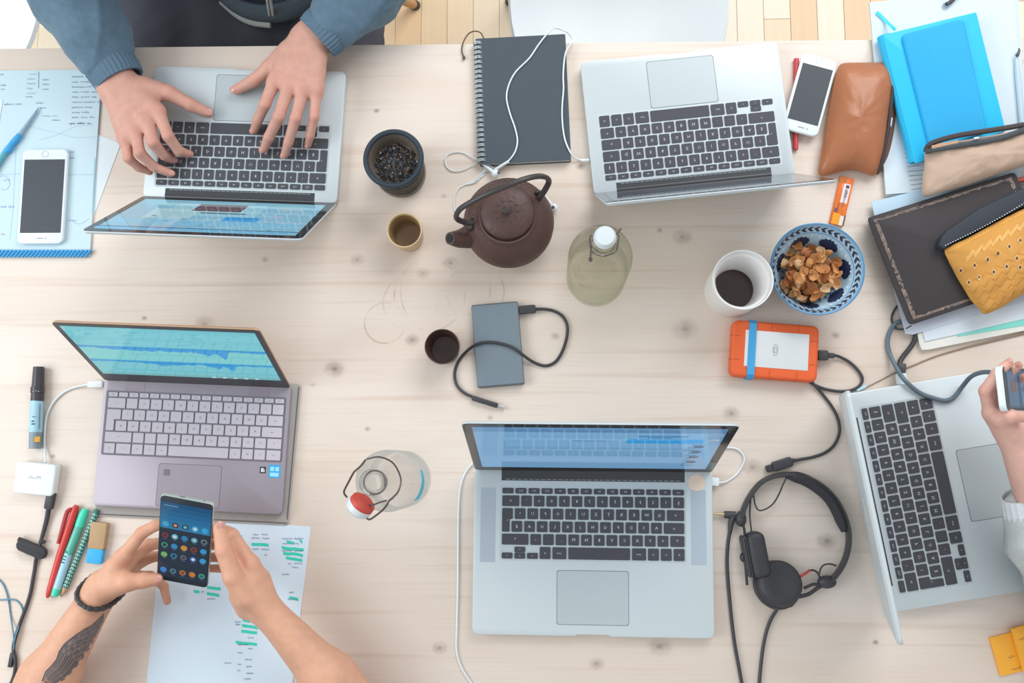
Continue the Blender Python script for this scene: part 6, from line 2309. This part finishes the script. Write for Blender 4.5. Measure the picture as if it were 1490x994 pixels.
def finish_person(name, label, loc, body, skin, vox=0.0023, hair=(70, 52, 42), hair_long=False, seen_nails=()):
    root = thing(name, label, 'person', loc)
    Vv, I = sdf_mesh(body.P, vox)
    cols = skin_cols(Vv, skin, body.hot)
    me = np_mesh('body', Vv - np.array(loc), I, skin_mat, cols)
    o = bpy.data.objects.new('body', me); COL.objects.link(o); o.parent = root
    bvh = BVHTree.FromPolygons([tuple(v) for v in Vv], [tuple(q) for q in I.tolist()])
    for i, (a, b, r, dors) in enumerate(body.nails):
        if i not in seen_nails:
            continue
        a, b = Vector(a), Vector(b)
        x = (b - a).normalized()
        z = Vector(dors); z = (z - x * z.dot(x)).normalized()
        hit, nrm, _, _ = bvh.ray_cast(b + z * .03 + x * r * .15, -z)
        if hit is None:
            continue
        fr = frame(hit, x, nrm)
        g = G()
        ball(g, (0, 0, -.0003), 1.0, 12, (r * .78, r * .62, .0011))
        part('fingernail', G().add([tuple(fr @ Vector(v)) for v in g.v], g.f), nail_mat, o, world=True)
    # head details
    head, fwd, rt, up = [Vector(x) for x in body.head]
    for k in (-1, 1):
        g = G(); ball(g, head + fwd * .074 + rt * .030 * k + up * .006, .0125, 14)
        e = part('eye', g, M('eye_white', (226, 224, 218), rough=.2), o, world=True)
        g = G(); ball(g, head + fwd * .0835 + rt * .0305 * k + up * .005, .0056, 10, (1, 1, 1))
        part('iris', g, M('brown_iris', (70, 50, 38), rough=.2), e, world=True)
    g = G(); ball(g, head + fwd * .0915 - up * .0525, 1, 12, (.018, .018, .006)) if False else ball(g, head + fwd * .088 - up * .0525, .009, 12, (1.3, 1.3, .55))
    part('lips', g, M('lips', (190, 120, 112), rough=.4), o, world=True)
    hb = Body()
    H, F, U, Rr = np.array(head), np.array(fwd), np.array(up), np.array(rt)
    hb.c(H - F * .030 + U * .018, H + F * .012 + U * .030, .088, .080, .02)
    hb.c(H - F * .05 - U * .01, H - F * .06 - U * (.16 if hair_long else .05), .070, .050, .03)
    hv, hi = sdf_mesh(hb.P, .005)
    fm = np_mesh('hair', hv - np.array(loc), hi, M('hair_' + name + str(hair[0]), hair, rough=.6, var=.25, scale=300, stretch=(1, 1, .1), bump=.4))
    ho = bpy.data.objects.new('hair', fm); COL.objects.link(ho); ho.parent = root
    return root, o, bvh

def garment(name, prims, mat, root, vox=.005, wr=0.0, seed=0, parent=None, ws=26.0):
    hv, hi = sdf_mesh([(np.array(p[0], float), np.array(p[1], float)) + tuple(p[2:]) for p in prims], vox)
    if wr:
        a = hv
        s = seed
        # folds: layered ridged waves along the cloth
        f = np.zeros(len(a))
        rs = np.random.RandomState(seed + 3)
        for k in range(7):
            d = rs.normal(size=3); d /= np.linalg.norm(d)
            ph = rs.uniform(0, 6.28); fr_ = ws * rs.uniform(.6, 2.2)
            f += (1 - np.abs(np.sin(a @ d * fr_ + ph + 1.5 * np.sin(a @ np.roll(d, 1) * fr_ * .6)))) ** 2 * rs.uniform(.4, 1)
        f = np.clip((f - f.mean()) / max(f.std(), 1e-6), -2, 2.2)
        nrm = np.zeros_like(a)
        e1 = a[hi[:, 1]] - a[hi[:, 0]]; e2 = a[hi[:, 3]] - a[hi[:, 0]]
        fn = np.cross(e1, e2)
        for k in range(4):
            np.add.at(nrm, hi[:, k], fn)
        nrm /= np.maximum(np.linalg.norm(nrm, axis=1), 1e-12)[:, None]
        hv = a + nrm * (f * wr)[:, None]
    me = np_mesh(name, hv - np.array(root.location), hi, mat)
    o = bpy.data.objects.new(name, me); COL.objects.link(o); o.parent = parent or root
    return o

def cuff(g, pts, rads, ribs=34, flat=.82, n=6, depth=.02, up=(0, 0, 1), th=.004):
    """ribbed knitted tube open at its far end"""
    P = smooth_path(pts, n)
    seg = ribs * 3
    N = len(P)
    vs, fs = [], []
    def ring(i, r, rib):
        a, b = P[max(0, i - 1)], P[min(N - 1, i + 1)]
        t = (b - a).normalized()
        nr = Vector(up); nr = (nr - t * nr.dot(t)).normalized()
        bi = t.cross(nr)
        for k in range(seg):
            an = 2 * math.pi * k / seg
            rr = r * (1 + rib * .022 * math.cos(an * ribs))
            vs.append(tuple(P[i] + bi * (rr * math.cos(an)) + nr * (rr * flat * math.sin(an))))
    L = []
    for i in range(N):
        t = i / (N - 1) * (len(rads) - 1)
        k = min(int(t), len(rads) - 2)
        L.append(rads[k] * (1 - t + k) + rads[k + 1] * (t - k))
    order = [(i, L[i], 1) for i in range(N)] + [(N - 1, L[-1] - th, .5)] + [(i, L[i] - th, 0) for i in range(N - 2, max(0, N - 2 - int(N * .8)), -1)]
    for q in order:
        ring(*q)
    for i in range(len(order) - 1):
        for k in range(seg):
            j = (k + 1) % seg
            fs.append((i * seg + k, i * seg + j, (i + 1) * seg + j, (i + 1) * seg + k))
    g.add(vs, fs)

# ---- person at the back left, typing
z1 = lambda x, y, h: V3((x * .4025, y * .4025, h))
z2 = lambda x, y, h: V3((120 + x * .3622, y * .3622, h))
b1 = Body()
wR = z1(428, 316, .052)
hR = b1.hand(wR, [
    [z1(572, 402, .062), z1(607, 492, .066), z1(646, 546, .045), z1(680, 557, .029)],
    [z1(532, 442, .064), z1(553, 515, .070), z1(592, 560, .046), z1(624, 577, .029)],
    [z1(490, 478, .062), z1(504, 552, .066), z1(556, 603, .042), z1(618, 627, .029)],
    [z1(455, 510, .057), z1(464, 573, .058), z1(502, 606, .040), z1(541, 621, .028)]],
    [z1(520, 318, .048), z1(612, 338, .047), z1(690, 380, .040), z1(752, 407, .029)], .98)
b1.arm(hR, W(72, -72, .085), W(240, -160, .33))
wL = z2(918, 158, .052)
hL = b1.hand(wL, [
    [z2(770, 328, .062), z2(733, 420, .064), z2(704, 482, .044), z2(690, 522, .029)],
    [z2(828, 352, .065), z2(788, 470, .068), z2(748, 553, .045), z2(728, 600, .029)],
    [z2(886, 362, .064), z2(856, 475, .067), z2(828, 570, .044), z2(812, 622, .029)],
    [z2(938, 372, .059), z2(931, 470, .059), z2(914, 545, .042), z2(906, 582, .029)]],
    [z2(830, 208, .048), z2(752, 272, .048), z2(692, 322, .040), z2(618, 361, .027)], .98)
b1.arm(hL, W(585, -75, .085), W(470, -230, .34))
front = W(393, 14, -.075)
C0 = np.array([front.x, front.y + .135, TZ - .12])
pel, che = C0 + [0, .03, -.05], C0 + [0, .06, .34]
shR_, shL_ = C0 + [-.185, .05, .44], C0 + [.185, .05, .44]
# elbows hang below the shoulders
b1.P = [p for p in b1.P if not (abs(p[2] - .0390) < 1e-6 and abs(p[3] - .0480) < 1e-6)]
b1.c(W(72, -72, .085), shR_, .039, .048, .02); b1.c(W(585, -75, .085), shL_, .039, .048, .02)
b1.torso(pel, che, shL_, shR_, C0 + [0, .02, .70], (0, -1, 0))
loc1 = (C0[0], C0[1], 0.0)
per1, body1, _ = finish_person('person', 'person in a blue-grey zip hoodie typing on the laptop at the back', loc1, b1, (206, 156, 139), seen_nails=range(10))
hood_m = M('blue_grey_fleece', (92, 118, 136), rough=0.95, var=0.24, scale=90, bump=0.35, bscale=500, sheen=.2)
cuff_m = M('blue_grey_rib', (92, 116, 134), rough=0.95, var=0.12, scale=260, bump=0.3, bscale=600)
A1, A2, A3, A4 = W(152, 84, .054), W(138, 50, .062), W(113, 2, .072), W(72, -72, .088)
B1, B2, B3, B4 = W(488, 30, .056), W(503, 12, .060), W(532, -20, .07), W(585, -75, .088)
hp_ = [(A1, A2, .041, .054, .01), (A2, A3, .054, .058, .015), (A3, A4, .058, .062, .02), (A4, shR_, .062, .075, .03),
       (B1, B2, .040, .047, .01), (B2, B3, .047, .054, .015), (B3, B4, .054, .060, .02), (B4, shL_, .060, .075, .03),
       (shL_, shR_, .075, .075, .04), (C0 + [-.05, .02, .02], che + [-.05, 0, 0], .125, .13, .05), (C0 + [.05, .02, .02], che + [.05, 0, 0], .125, .13, .05), (C0 + [0, .06, .47], C0 + [0, .09, .54], .085, .075, .03)]
hood = garment('hoodie', hp_, hood_m, per1, .0045, .0030, 2, ws=24)
g = G(); cuff(g, [W(149, 78, .053), W(158, 92, .053), W(168, 106, .052), W(175, 118, .051)], [.0385, .0405, .0405, .0385], up=(0, 0, 1))
part('cuff', g, cuff_m, hood, world=True)
g = G(); cuff(g, [W(493, 26, .055), W(482, 36, .055), W(470, 47, .054), W(461.5, 55, .053)], [.0375, .0405, .0410, .0390], up=(0, 0, 1))
part('cuff', g, cuff_m, hood, world=True)
# hem band and zip at the belly
g = G()
hem = [W(318, -14, -.06), W(340, 5, -.06), W(362, 16, -.062), W(390, 20, -.064), W(420, 15, -.062), W(446, 2, -.06), W(466, -16, -.06)]
tube(g, hem, .011, 12, 5, flat=1.8, up=(0, .3, 1))
part('hem_band', g, M('dark_slate_rib', (72, 84, 94), rough=.95, var=.1, scale=260), hood, world=True)
g = G()
tube(g, [p + Vector((0, -.0125, -.016)) for p in hem[:4]], .0055, 10, 5, flat=1.2, up=(0, .3, 1))
part('hem_lining', g, M('pale_lining', (168, 172, 172), rough=.9), hood, world=True)
g = G()
for dx in (0, 5):
    tube(g, [W(392 + dx, 22, -.056), W(391 + dx, 14, -.036), W(389 + dx, 2, -.012), W(388 + dx, -12, .02)], .0024, 8, 4)
part('zip', g, M('pale_zip', (170, 172, 170), rough=.5, var=.2, scale=400), hood, world=True)
jean_m = M('dark_indigo_denim', (74, 76, 86), rough=.9, var=.12, scale=300, bump=.2, bscale=600)
kneeR, kneeL = W(228, 190, -.19), W(500, 200, -.19)
thR, thL = W(250, -40, -.17), W(484, -40, -.17)
jp = [(thR, kneeR, .098, .075, .03), (thL, kneeL, .096, .075, .03), (pel + [-.08, .03, -.06], pel + [.08, .03, -.06], .12, .12, .05), (pel + [-.08, 0, -.06], thR, .11, .098, .05), (pel + [.08, 0, -.06], thL, .11, .096, .05), (W(372, -70, -.16), W(362, 130, -.205), .112, .095, .04),
      (kneeR, kneeR + Vector((0, -.05, -.42)), .07, .055, .03), (kneeL, kneeL + Vector((0, -.05, -.42)), .07, .055, .03)]
garment('jeans', jp, jean_m, per1, .006, .0025, 5, ws=18)
for kn in (kneeR, kneeL):
    g = G()
    f = kn + Vector((0, -.06, 0)); f.z = 0
    slab(g, [(f.x + x, f.y + y) for x, y in rrect(.095, .27, .045, 6, 0, -.05)], .001, .075, .03, 4, botbev=.004)
    part('shoe', g, M('dark_shoe', (70, 70, 74), rough=.6), per1, world=True)

# ---- person at the front left, holding the phone
zp = lambda x, y, h: V3((x * .3758, 690 + y * .3758, h))
zq = lambda x, y, h: V3((120 + x * .161, 740 + y * .161, h))
PC = Vector((-0.52999, -0.115025, TZ + 0.1111))
PM = Matrix(((0.97650941, 0.21500919, -0.01415672), (-0.18854691, 0.82082571, -0.53916158), (-0.1043045, 0.52916557, 0.84208335))).to_4x4()
PM.translation = PC
ph = thing('smartphone', 'large dark smartphone with a lit app grid held up in both hands', 'phone', PC - Vector((0, 0, .04)))
PW_, PL_ = .075, .152
def pz(g): 
    return G().add([tuple(PM @ Vector(v)) for v in g.v], g.f)
g = G(); slab(g, rrect(PW_, PL_, .006, 5), -.0082, -.0006, .0012, 2, botbev=.002)
part('metal_body', pz(g), M('silver_gold_frame', (206, 204, 196), rough=.3, metal=.5), ph, world=True)
g = G(); slab(g, rrect(PW_ - .0008, PL_ - .0008, .006, 5), -.0007, 0, .0003, 1)
part('front_glass', pz(g), M('black_front_glass', (52, 58, 66), rough=.08), ph, world=True)
g = G()
def pr_(u0, v0, u1, v1, c, z=.0002):
    x0, x1 = (-.5 + u0) * (PW_ - .003), (-.5 + u1) * (PW_ - .003)
    y0, y1 = -PL_ / 2 + .008 + v0 * (PL_ - .018), -PL_ / 2 + .008 + v1 * (PL_ - .018)
    g.add([tuple(PM @ Vector(p)) for p in ((x0, y0, z), (x1, y0, z), (x1, y1, z), (x0, y1, z))], [(0, 1, 2, 3)], None, c)
def picon(u, v, r, c, z=.0003, c2=None):
    pts = []
    for k in range(12):
        a = 2 * math.pi * k / 12
        pts.append(tuple(PM @ Vector(((-.5 + u) * (PW_ - .003) + r * math.cos(a), -PL_ / 2 + .008 + v * (PL_ - .018) + r * math.sin(a), z))))
    g.add(pts, [tuple(range(12))], None, c)
    if c2:
        picon(u, v, r * .55, c2, z + .0001)
pr_(0, 0, 1, .66, (46, 58, 74)); pr_(0, .66, 1, 1, (40, 116, 168))
for k in range(6):
    pr_(0, .66 + k * .057, 1, .66 + (k + 1) * .057, ((50, 136, 184), (46, 130, 180), (42, 122, 172), (36, 112, 162), (32, 102, 150), (28, 90, 136))[k], .00025)
pr_(.06, .955, .34, .965, (120, 176, 206), .0003)
rows = [(.715, [((74, 182, 226), None), ((70, 60, 66), (220, 160, 130)), ((60, 70, 82), (120, 200, 220)), ((84, 190, 232), (220, 240, 246)), ((70, 176, 236), None)]),
        (.565, [((150, 60, 54), (70, 60, 66)), ((110, 190, 214), (220, 236, 240)), ((56, 142, 196), None), ((88, 168, 196), (190, 220, 226)), ((120, 134, 142), (50, 58, 70))]),
        (.435, [((72, 160, 130), (50, 60, 70)), ((66, 150, 206), None), ((222, 158, 70), None), ((150, 66, 56), (80, 60, 60)), ((64, 164, 220), None)]),
        (.305, [((130, 196, 120), None), ((60, 140, 180), (46, 58, 74)), ((110, 112, 130), (70, 76, 90)), ((60, 120, 200), (240, 240, 246)), ((64, 172, 224), None)]),
        (.095, [((64, 146, 228), None), ((90, 140, 160), (60, 84, 100)), ((200, 120, 72), (120, 80, 70)), ((220, 136, 60), None), ((76, 170, 140), (50, 110, 110))])]
for v, ics in rows:
    for k, (c1, c2) in enumerate(ics):
        picon(.11 + k * .195, v, .0048, c1, .0004, c2)
        pr_(.07 + k * .195, v - .052, .15 + k * .195, v - .044, (100, 112, 128) if v < .7 else (90, 150, 190), .0004)
part('lit_screen', g, print_mat('phone_screen', emit=.72, rough=.08, spec=.4), ph, 0, world=True)
g = G()
box(g, -.012, -.004, PL_ / 2 - .0006, PL_ / 2 + .0001, -.006, -.0035); box(g, .022, .0245, PL_ / 2 - .0006, PL_ / 2 + .0001, -.006, -.0035)
part('edge_ports', pz(g), M('port_grey', (120, 118, 114), rough=.5), ph, world=True)

b2 = Body()
S = -.028
hl2 = b2.hand(zq(175, 735, .100 + S), [
    [zq(372, 425, .132 + S), zq(535, 222, .142 + S), zq(668, 150, .140 + S), zq(770, 140, .138 + S)],
    [zq(405, 480, .108 + S), zq(600, 330, .102 + S), zq(700, 315, .106 + S), zq(790, 320, .112 + S)],
    [zq(425, 540, .090 + S), zq(612, 440, .076 + S), zq(705, 430, .080 + S), zq(790, 440, .088 + S)],
    [zq(425, 610, .074 + S), zq(610, 610, .054 + S), zq(735, 700, .050 + S), zq(766, 840, .048 + S)]],
    [zq(265, 690, .118 + S), zq(400, 668, .128 + S), zq(555, 650, .122 + S), zq(672, 640, .116 + S)], .98, dorsal=(.1, .2, 1), th_r=1.08)
e2L = W(14, 1085, .055)
front2 = W(300, 1115, -.05)
C2 = np.array([front2.x, front2.y - .14, TZ - .12])
sh2L, sh2R = C2 + [-.18, -.02, .44], C2 + [.18, -.02, .44]
b2.arm(hl2, e2L, sh2L, 1.06)
hr2 = b2.hand(zp(1018, 512, .110 + S), [
    [zp(972, 345, .128 + S), zp(900, 235, .136 + S), zp(842, 228, .128 + S), zp(780, 240, .118 + S)],
    [zp(1010, 402, .110 + S), zp(930, 290, .112 + S), zp(850, 270, .104 + S), zp(780, 280, .098 + S)],
    [zp(1022, 440, .092 + S), zp(935, 345, .084 + S), zp(850, 320, .080 + S), zp(785, 325, .080 + S)],
    [zp(1022, 475, .078 + S), zp(945, 395, .066 + S), zp(868, 365, .062 + S), zp(810, 365, .062 + S)]],
    [zp(958, 470, .130 + S), zp(902, 398, .146 + S), zp(866, 295, .152 + S), zp(850, 205, .150 + S)], 1.0, dorsal=(.6, -.1, 1), th_r=1.1)
b2.c(zp(930, 470, .118 + S), zp(955, 520, .105 + S), .016, .016, .012)
b2.c(zp(935, 420, .122 + S), zp(902, 285, .128 + S), .0135, .0105, .010)
b2.c(zp(902, 285, .128 + S), zp(878, 225, .130 + S), .0105, .0090, .008)
e2R = W(552, 1070, .055)
b2.arm(hr2, e2R, sh2R, 1.0)
b2.torso(C2 + [0, -.03, -.05], C2 + [0, -.06, .34], sh2L, sh2R, C2 + [0, -.03, .70], (0, 1, 0))
per2, body2, bvh2 = finish_person('person', 'person with a wing tattoo and bracelet holding up the large smartphone', (C2[0], C2[1], 0), b2, (214, 162, 134), hair=(96, 70, 50), seen_nails=(4, 9))
shirt = M('charcoal_tshirt', (74, 76, 82), rough=.9, var=.08, scale=200)
U1, U2 = Vector(sh2L), Vector(sh2R)
garment('t_shirt', [(C2 + [-.05, -.02, -.05], C2 + [-.05, -.06, .36], .12, .125, .05), (C2 + [.05, -.02, -.05], C2 + [.05, -.06, .36], .12, .125, .05), (sh2L, sh2R, .066, .066, .04),
                    (sh2L, sh2L + (np.array(e2L) - sh2L) * .5, .062, .062, .02), (sh2R, sh2R + (np.array(e2R) - sh2R) * .5, .062, .062, .02)], shirt, per2, .006, .002, 4)
garment('trousers', [(C2 + [-.09, -.02, -.14], C2 + [.09, -.02, -.14], .11, .11, .05), (C2 + [-.1, 0, -.14], C2 + [-.11, .42, -.2], .095, .07, .03), (C2 + [.1, 0, -.14], C2 + [.11, .42, -.2], .095, .07, .03),
                     (C2 + [-.11, .42, -.2], C2 + [-.11, .46, -.57], .068, .05, .03), (C2 + [.11, .42, -.2], C2 + [.11, .46, -.57], .068, .05, .03)], jean_m, per2, .007, .002, 6)

# wing tattoo following the forearm
lead = [(150.5, 893), (141, 902), (134, 909), (121, 916), (105, 927), (93, 937), (85.5, 948), (82, 959), (75, 968), (66, 977), (60.5, 991)]
trail = [(151.5, 892), (150, 904), (142, 919), (136, 932), (130, 943), (123, 954), (115, 966), (105, 978), (95, 988), (84, 995), (72, 1000)]
def lerp_path(P, t):
    x = t * (len(P) - 1); k = min(int(x), len(P) - 2); f = x - k
    return (P[k][0] * (1 - f) + P[k + 1][0] * f, P[k][1] * (1 - f) + P[k + 1][1] * f)
g = G()
NT, NS = 60, 27
rt_ = random.Random(12)
grid = {}
for i in range(NT + 1):
    a, b = lerp_path(lead, i / NT), lerp_path(trail, i / NT)
    for j in range(NS + 1):
        f = j / NS
        grid[(i, j)] = drape(bvh2, a[0] + (b[0] - a[0]) * f, a[1] + (b[1] - a[1]) * f, .0005)
inkc = [(134, 118, 110), (124, 110, 106), (142, 122, 112), (114, 104, 102)]
for i in range(NT):
    for j in range(NS):
        q = [grid[(i, j)], grid[(i, j + 1)], grid[(i + 1, j + 1)], grid[(i + 1, j)]]
        if None in q:
            continue
        t, s = i / NT, j / NS
        # feathers run slantwise: bands along (t, s)
        ph_ = (s * 9 - t * 1.3 + .06 * math.sin(11 * t)) % 1.0
        lower = t > .58
        if j < 2:
            c = (86, 84, 90)
        elif lower:
            c = (84, 80, 84) if ph_ < .3 else inkc[(j // 3) % 4]
            if t > .93 and rt_.random() < .35:
                continue
        else:
            c = (96, 93, 96) if ((t * 9 + .8 * abs(math.sin(s * 12.5))) % 1.0) < .30 else inkc[(i // 3 + j // 3) % 4]
        if j >= NS - 2 and (i // 3) % 2 and t > .25:
            continue
        g.add(q, [(0, 1, 2, 3)], None, c)
part('wing_tattoo', g, print_mat('tattoo_ink', rough=.55, spec=.3), body2, 60, world=True)
# bracelet
brc = [(132, 835), (124, 838), (115, 845), (109.5, 855), (109, 866), (113, 875), (122, 882), (134, 888), (146, 891), (156, 888), (166, 880)]
pts = [drape(bvh2, *p, .0025) for p in brc]
pts = [p for p in pts if p is not None]
ctr = sum(pts, Vector()) / len(pts)
wv = Vector(zq(175, 735, .100 + S))
bax = (Vector(e2L) - wv).normalized()
br_c = wv + bax * .006
g = G(); gb = G()
ring_pts = []
for k in range(34):
    a = 2 * math.pi * k / 34
    u_ = Vector((0, 0, 1)); u_ = (u_ - bax * u_.dot(bax)).normalized(); v_ = bax.cross(u_)
    # find the skin around the wrist in this direction
    dr = (u_ * math.cos(a) + v_ * math.sin(a))
    hit, _, _, _ = bvh2.ray_cast(br_c + dr * .09, -dr)
    rr = (hit - br_c).length + .0026 if hit is not None else .032
    ring_pts.append(br_c + dr * rr + bax * (.019 * math.cos(a) - .006))
tube(g, ring_pts, .0012, 6, 2, closed=True)
brt = thing('bracelet', 'black beaded bracelet around the tattooed wrist', 'bracelet', br_c - Vector((0, 0, .03)))
bco = part('cord', g, blk, brt, world=True)
SPb = smooth_path(ring_pts, 2, True)
bead_m = M('black_bead', (54, 52, 54), rough=.35)
for k in range(0, len(SPb)):
    g = G(); ball(g, (0, 0, 0), .0035 + .0004 * ((k * 7) % 3), 8)
    o_ = part('bead', g, bead_m, brt, loc=SPb[k] - brt.location)

# ---- person at the right, holding the small phone
b3 = Body()
Lx = Vector((-.656, 0, .755)); Nx = Vector((.755, 0, .656)); Wy = Vector((0, 1, 0))
rz3 = Matrix.Rotation(R(3), 3, 'Z')
Lx, Nx, Wy = rz3 @ Lx, rz3 @ Nx, rz3 @ Wy
top = W(1455.5, 565.5, .215)
pcn = top - Lx * .058
m3 = Matrix((Wy * -1, Lx, Nx)).transposed().to_4x4(); m3.translation = pcn
p3 = thing('smartphone', 'small white-edged phone held upright by the hand at the right', 'phone', pcn - Vector((0, 0, .05)))
w3, l3 = .060, .116
def p3z(g): return G().add([tuple(m3 @ Vector(v)) for v in g.v], g.f)
g = G(); slab(g, rrect(w3, l3, .009, 5), -.0046, .0046, .0012, 2)
part('body', p3z(g), M('white_phone_body', (226, 236, 240)), p3, world=True)
g = G(); slab(g, rrect(w3 - .002, l3 - .002, .008, 5), .0044, .0052, .0004, 1)
part('front_glass', p3z(g), M('black_front_glass', (52, 58, 66)), p3, world=True)
g = G()
for (u0, v0, u1, v1, c) in ((0, 0, 1, 1, (74, 98, 128)), (.05, .5, .95, 1, (84, 116, 150)), (.3, .6, .6, .9, (120, 90, 96)), (0, .46, 1, .5, (52, 72, 100)), (.1, .1, .9, .4, (92, 128, 160))):
    z = .0053 + .0001 * (len(g.f))
    x0, x1 = (-.5 + u0) * .050, (-.5 + u1) * .050; y0, y1 = (-.5 + v0) * .088, (-.5 + v1) * .088
    g.add([tuple(m3 @ Vector(p)) for p in ((x0, y0, z), (x1, y0, z), (x1, y1, z), (x0, y1, z))], [(0, 1, 2, 3)], None, c)
part('lit_screen', g, print_mat('phone_screen', emit=.72), p3, 0, world=True)

H3 = .02
w3p = V3((1473, 628, .135 + H3))
h3 = b3.hand(w3p, [
    [V3((1441, 601, .155 + H3)), V3((1433, 569, .172 + H3)), V3((1450, 544, .185 + H3)), V3((1468, 528, .186 + H3))],
    [V3((1450, 603, .138 + H3)), V3((1443, 566, .145 + H3)), V3((1464, 545, .158 + H3)), V3((1482, 532, .166 + H3))],
    [V3((1460, 606, .122 + H3)), V3((1458, 574, .120 + H3)), V3((1478, 556, .134 + H3)), V3((1491, 549, .148 + H3))],
    [V3((1470, 610, .108 + H3)), V3((1474, 584, .102 + H3)), V3((1490, 570, .116 + H3)), V3((1501, 564, .130 + H3))]],
    [V3((1466, 622, .150 + H3)), V3((1455, 610, .170 + H3)), V3((1470, 606, .184 + H3)), V3((1487, 607, .178 + H3))], .86, dorsal=(-.5, .3, .8))
e3L = W(1562, 870, .06)
C3 = np.array(W(1690, 640, -.1)) ; C3[2] = TZ - .12
sh3L, sh3R = C3 + [.02, -.17, .42], C3 + [.02, .17, .42]
b3.arm(h3, e3L, sh3L, .88)
rw = C3 + [-.30, .14, -.02]
r3 = b3.hand(rw, [[rw + [-.075, -.024 + .018 * k, -.005], rw + [-.115, -.026 + .02 * k, -.012], rw + [-.138, -.026 + .02 * k, -.024], rw + [-.155, -.026 + .02 * k, -.036]] for k in range(4)],
             [rw + [-.02, -.03, -.005], rw + [-.05, -.045, -.008], rw + [-.08, -.052, -.012], rw + [-.105, -.052, -.018]], .86)
b3.arm(r3, C3 + [-.05, .22, .0], sh3R, .88)
b3.torso(C3 + [.03, 0, -.05], C3 + [.05, 0, .34], sh3L, sh3R, C3 + [.0, 0, .68], (-1, 0, 0))
per3, body3, _ = finish_person('person', 'person in a pale knitted sweater raising the small phone, mostly out of view', (C3[0], C3[1], 0), b3, (222, 176, 160), hair=(120, 88, 60), hair_long=True, seen_nails=(0, 1, 2))
knit = M('pale_grey_knit', (206, 210, 208), rough=.95, var=.12, scale=260, bump=.6, bscale=420)
s0, s1 = W(1490, 742, .105), W(1512, 790, .085)
sw_ = garment('sweater', [(s0, s1, .030, .040, .01), (s1, e3L, .040, .050, .02), (e3L, sh3L, .050, .065, .03), (sh3L, sh3R, .065, .065, .04), (C3 + [.02, -.05, -.03], C3 + [.05, -.05, .34], .115, .12, .05), (C3 + [.02, .05, -.03], C3 + [.05, .05, .34], .115, .12, .05),
                          (sh3R, C3 + [-.05, .22, .0], .065, .05, .03), (C3 + [-.05, .22, .0], rw + [.06, 0, .01], .05, .036, .02)], knit, per3, .005, .002, 7)
g = G(); cuff(g, [W(1494, 752, .102), W(1490, 740, .106), W(1487, 729, .110), W(1484.5, 720, .113)], [.0300, .0300, .0285, .0275], ribs=22, flat=.95)
part('cuff', g, M('white_rib_knit', (224, 230, 232), rough=.95, var=.1, scale=300, bump=.4), sw_, world=True)
garment('skirt', [(C3 + [.02, -.09, -.14], C3 + [.02, .09, -.14], .11, .11, .05), (C3 + [0, -.1, -.14], C3 + [-.36, -.1, -.2], .09, .07, .03), (C3 + [0, .1, -.14], C3 + [-.36, .1, -.2], .09, .07, .03)], M('grey_skirt', (110, 110, 118), rough=.9), per3, .007, .002, 8)

# the seats of the two people in front
shell_chair(C2[0], C2[1] + .02, math.pi, 'white shell chair the tattooed person sits on')
shell_chair(C3[0] - .02, C3[1], -math.pi / 2, 'white shell chair the person in the pale sweater sits on')
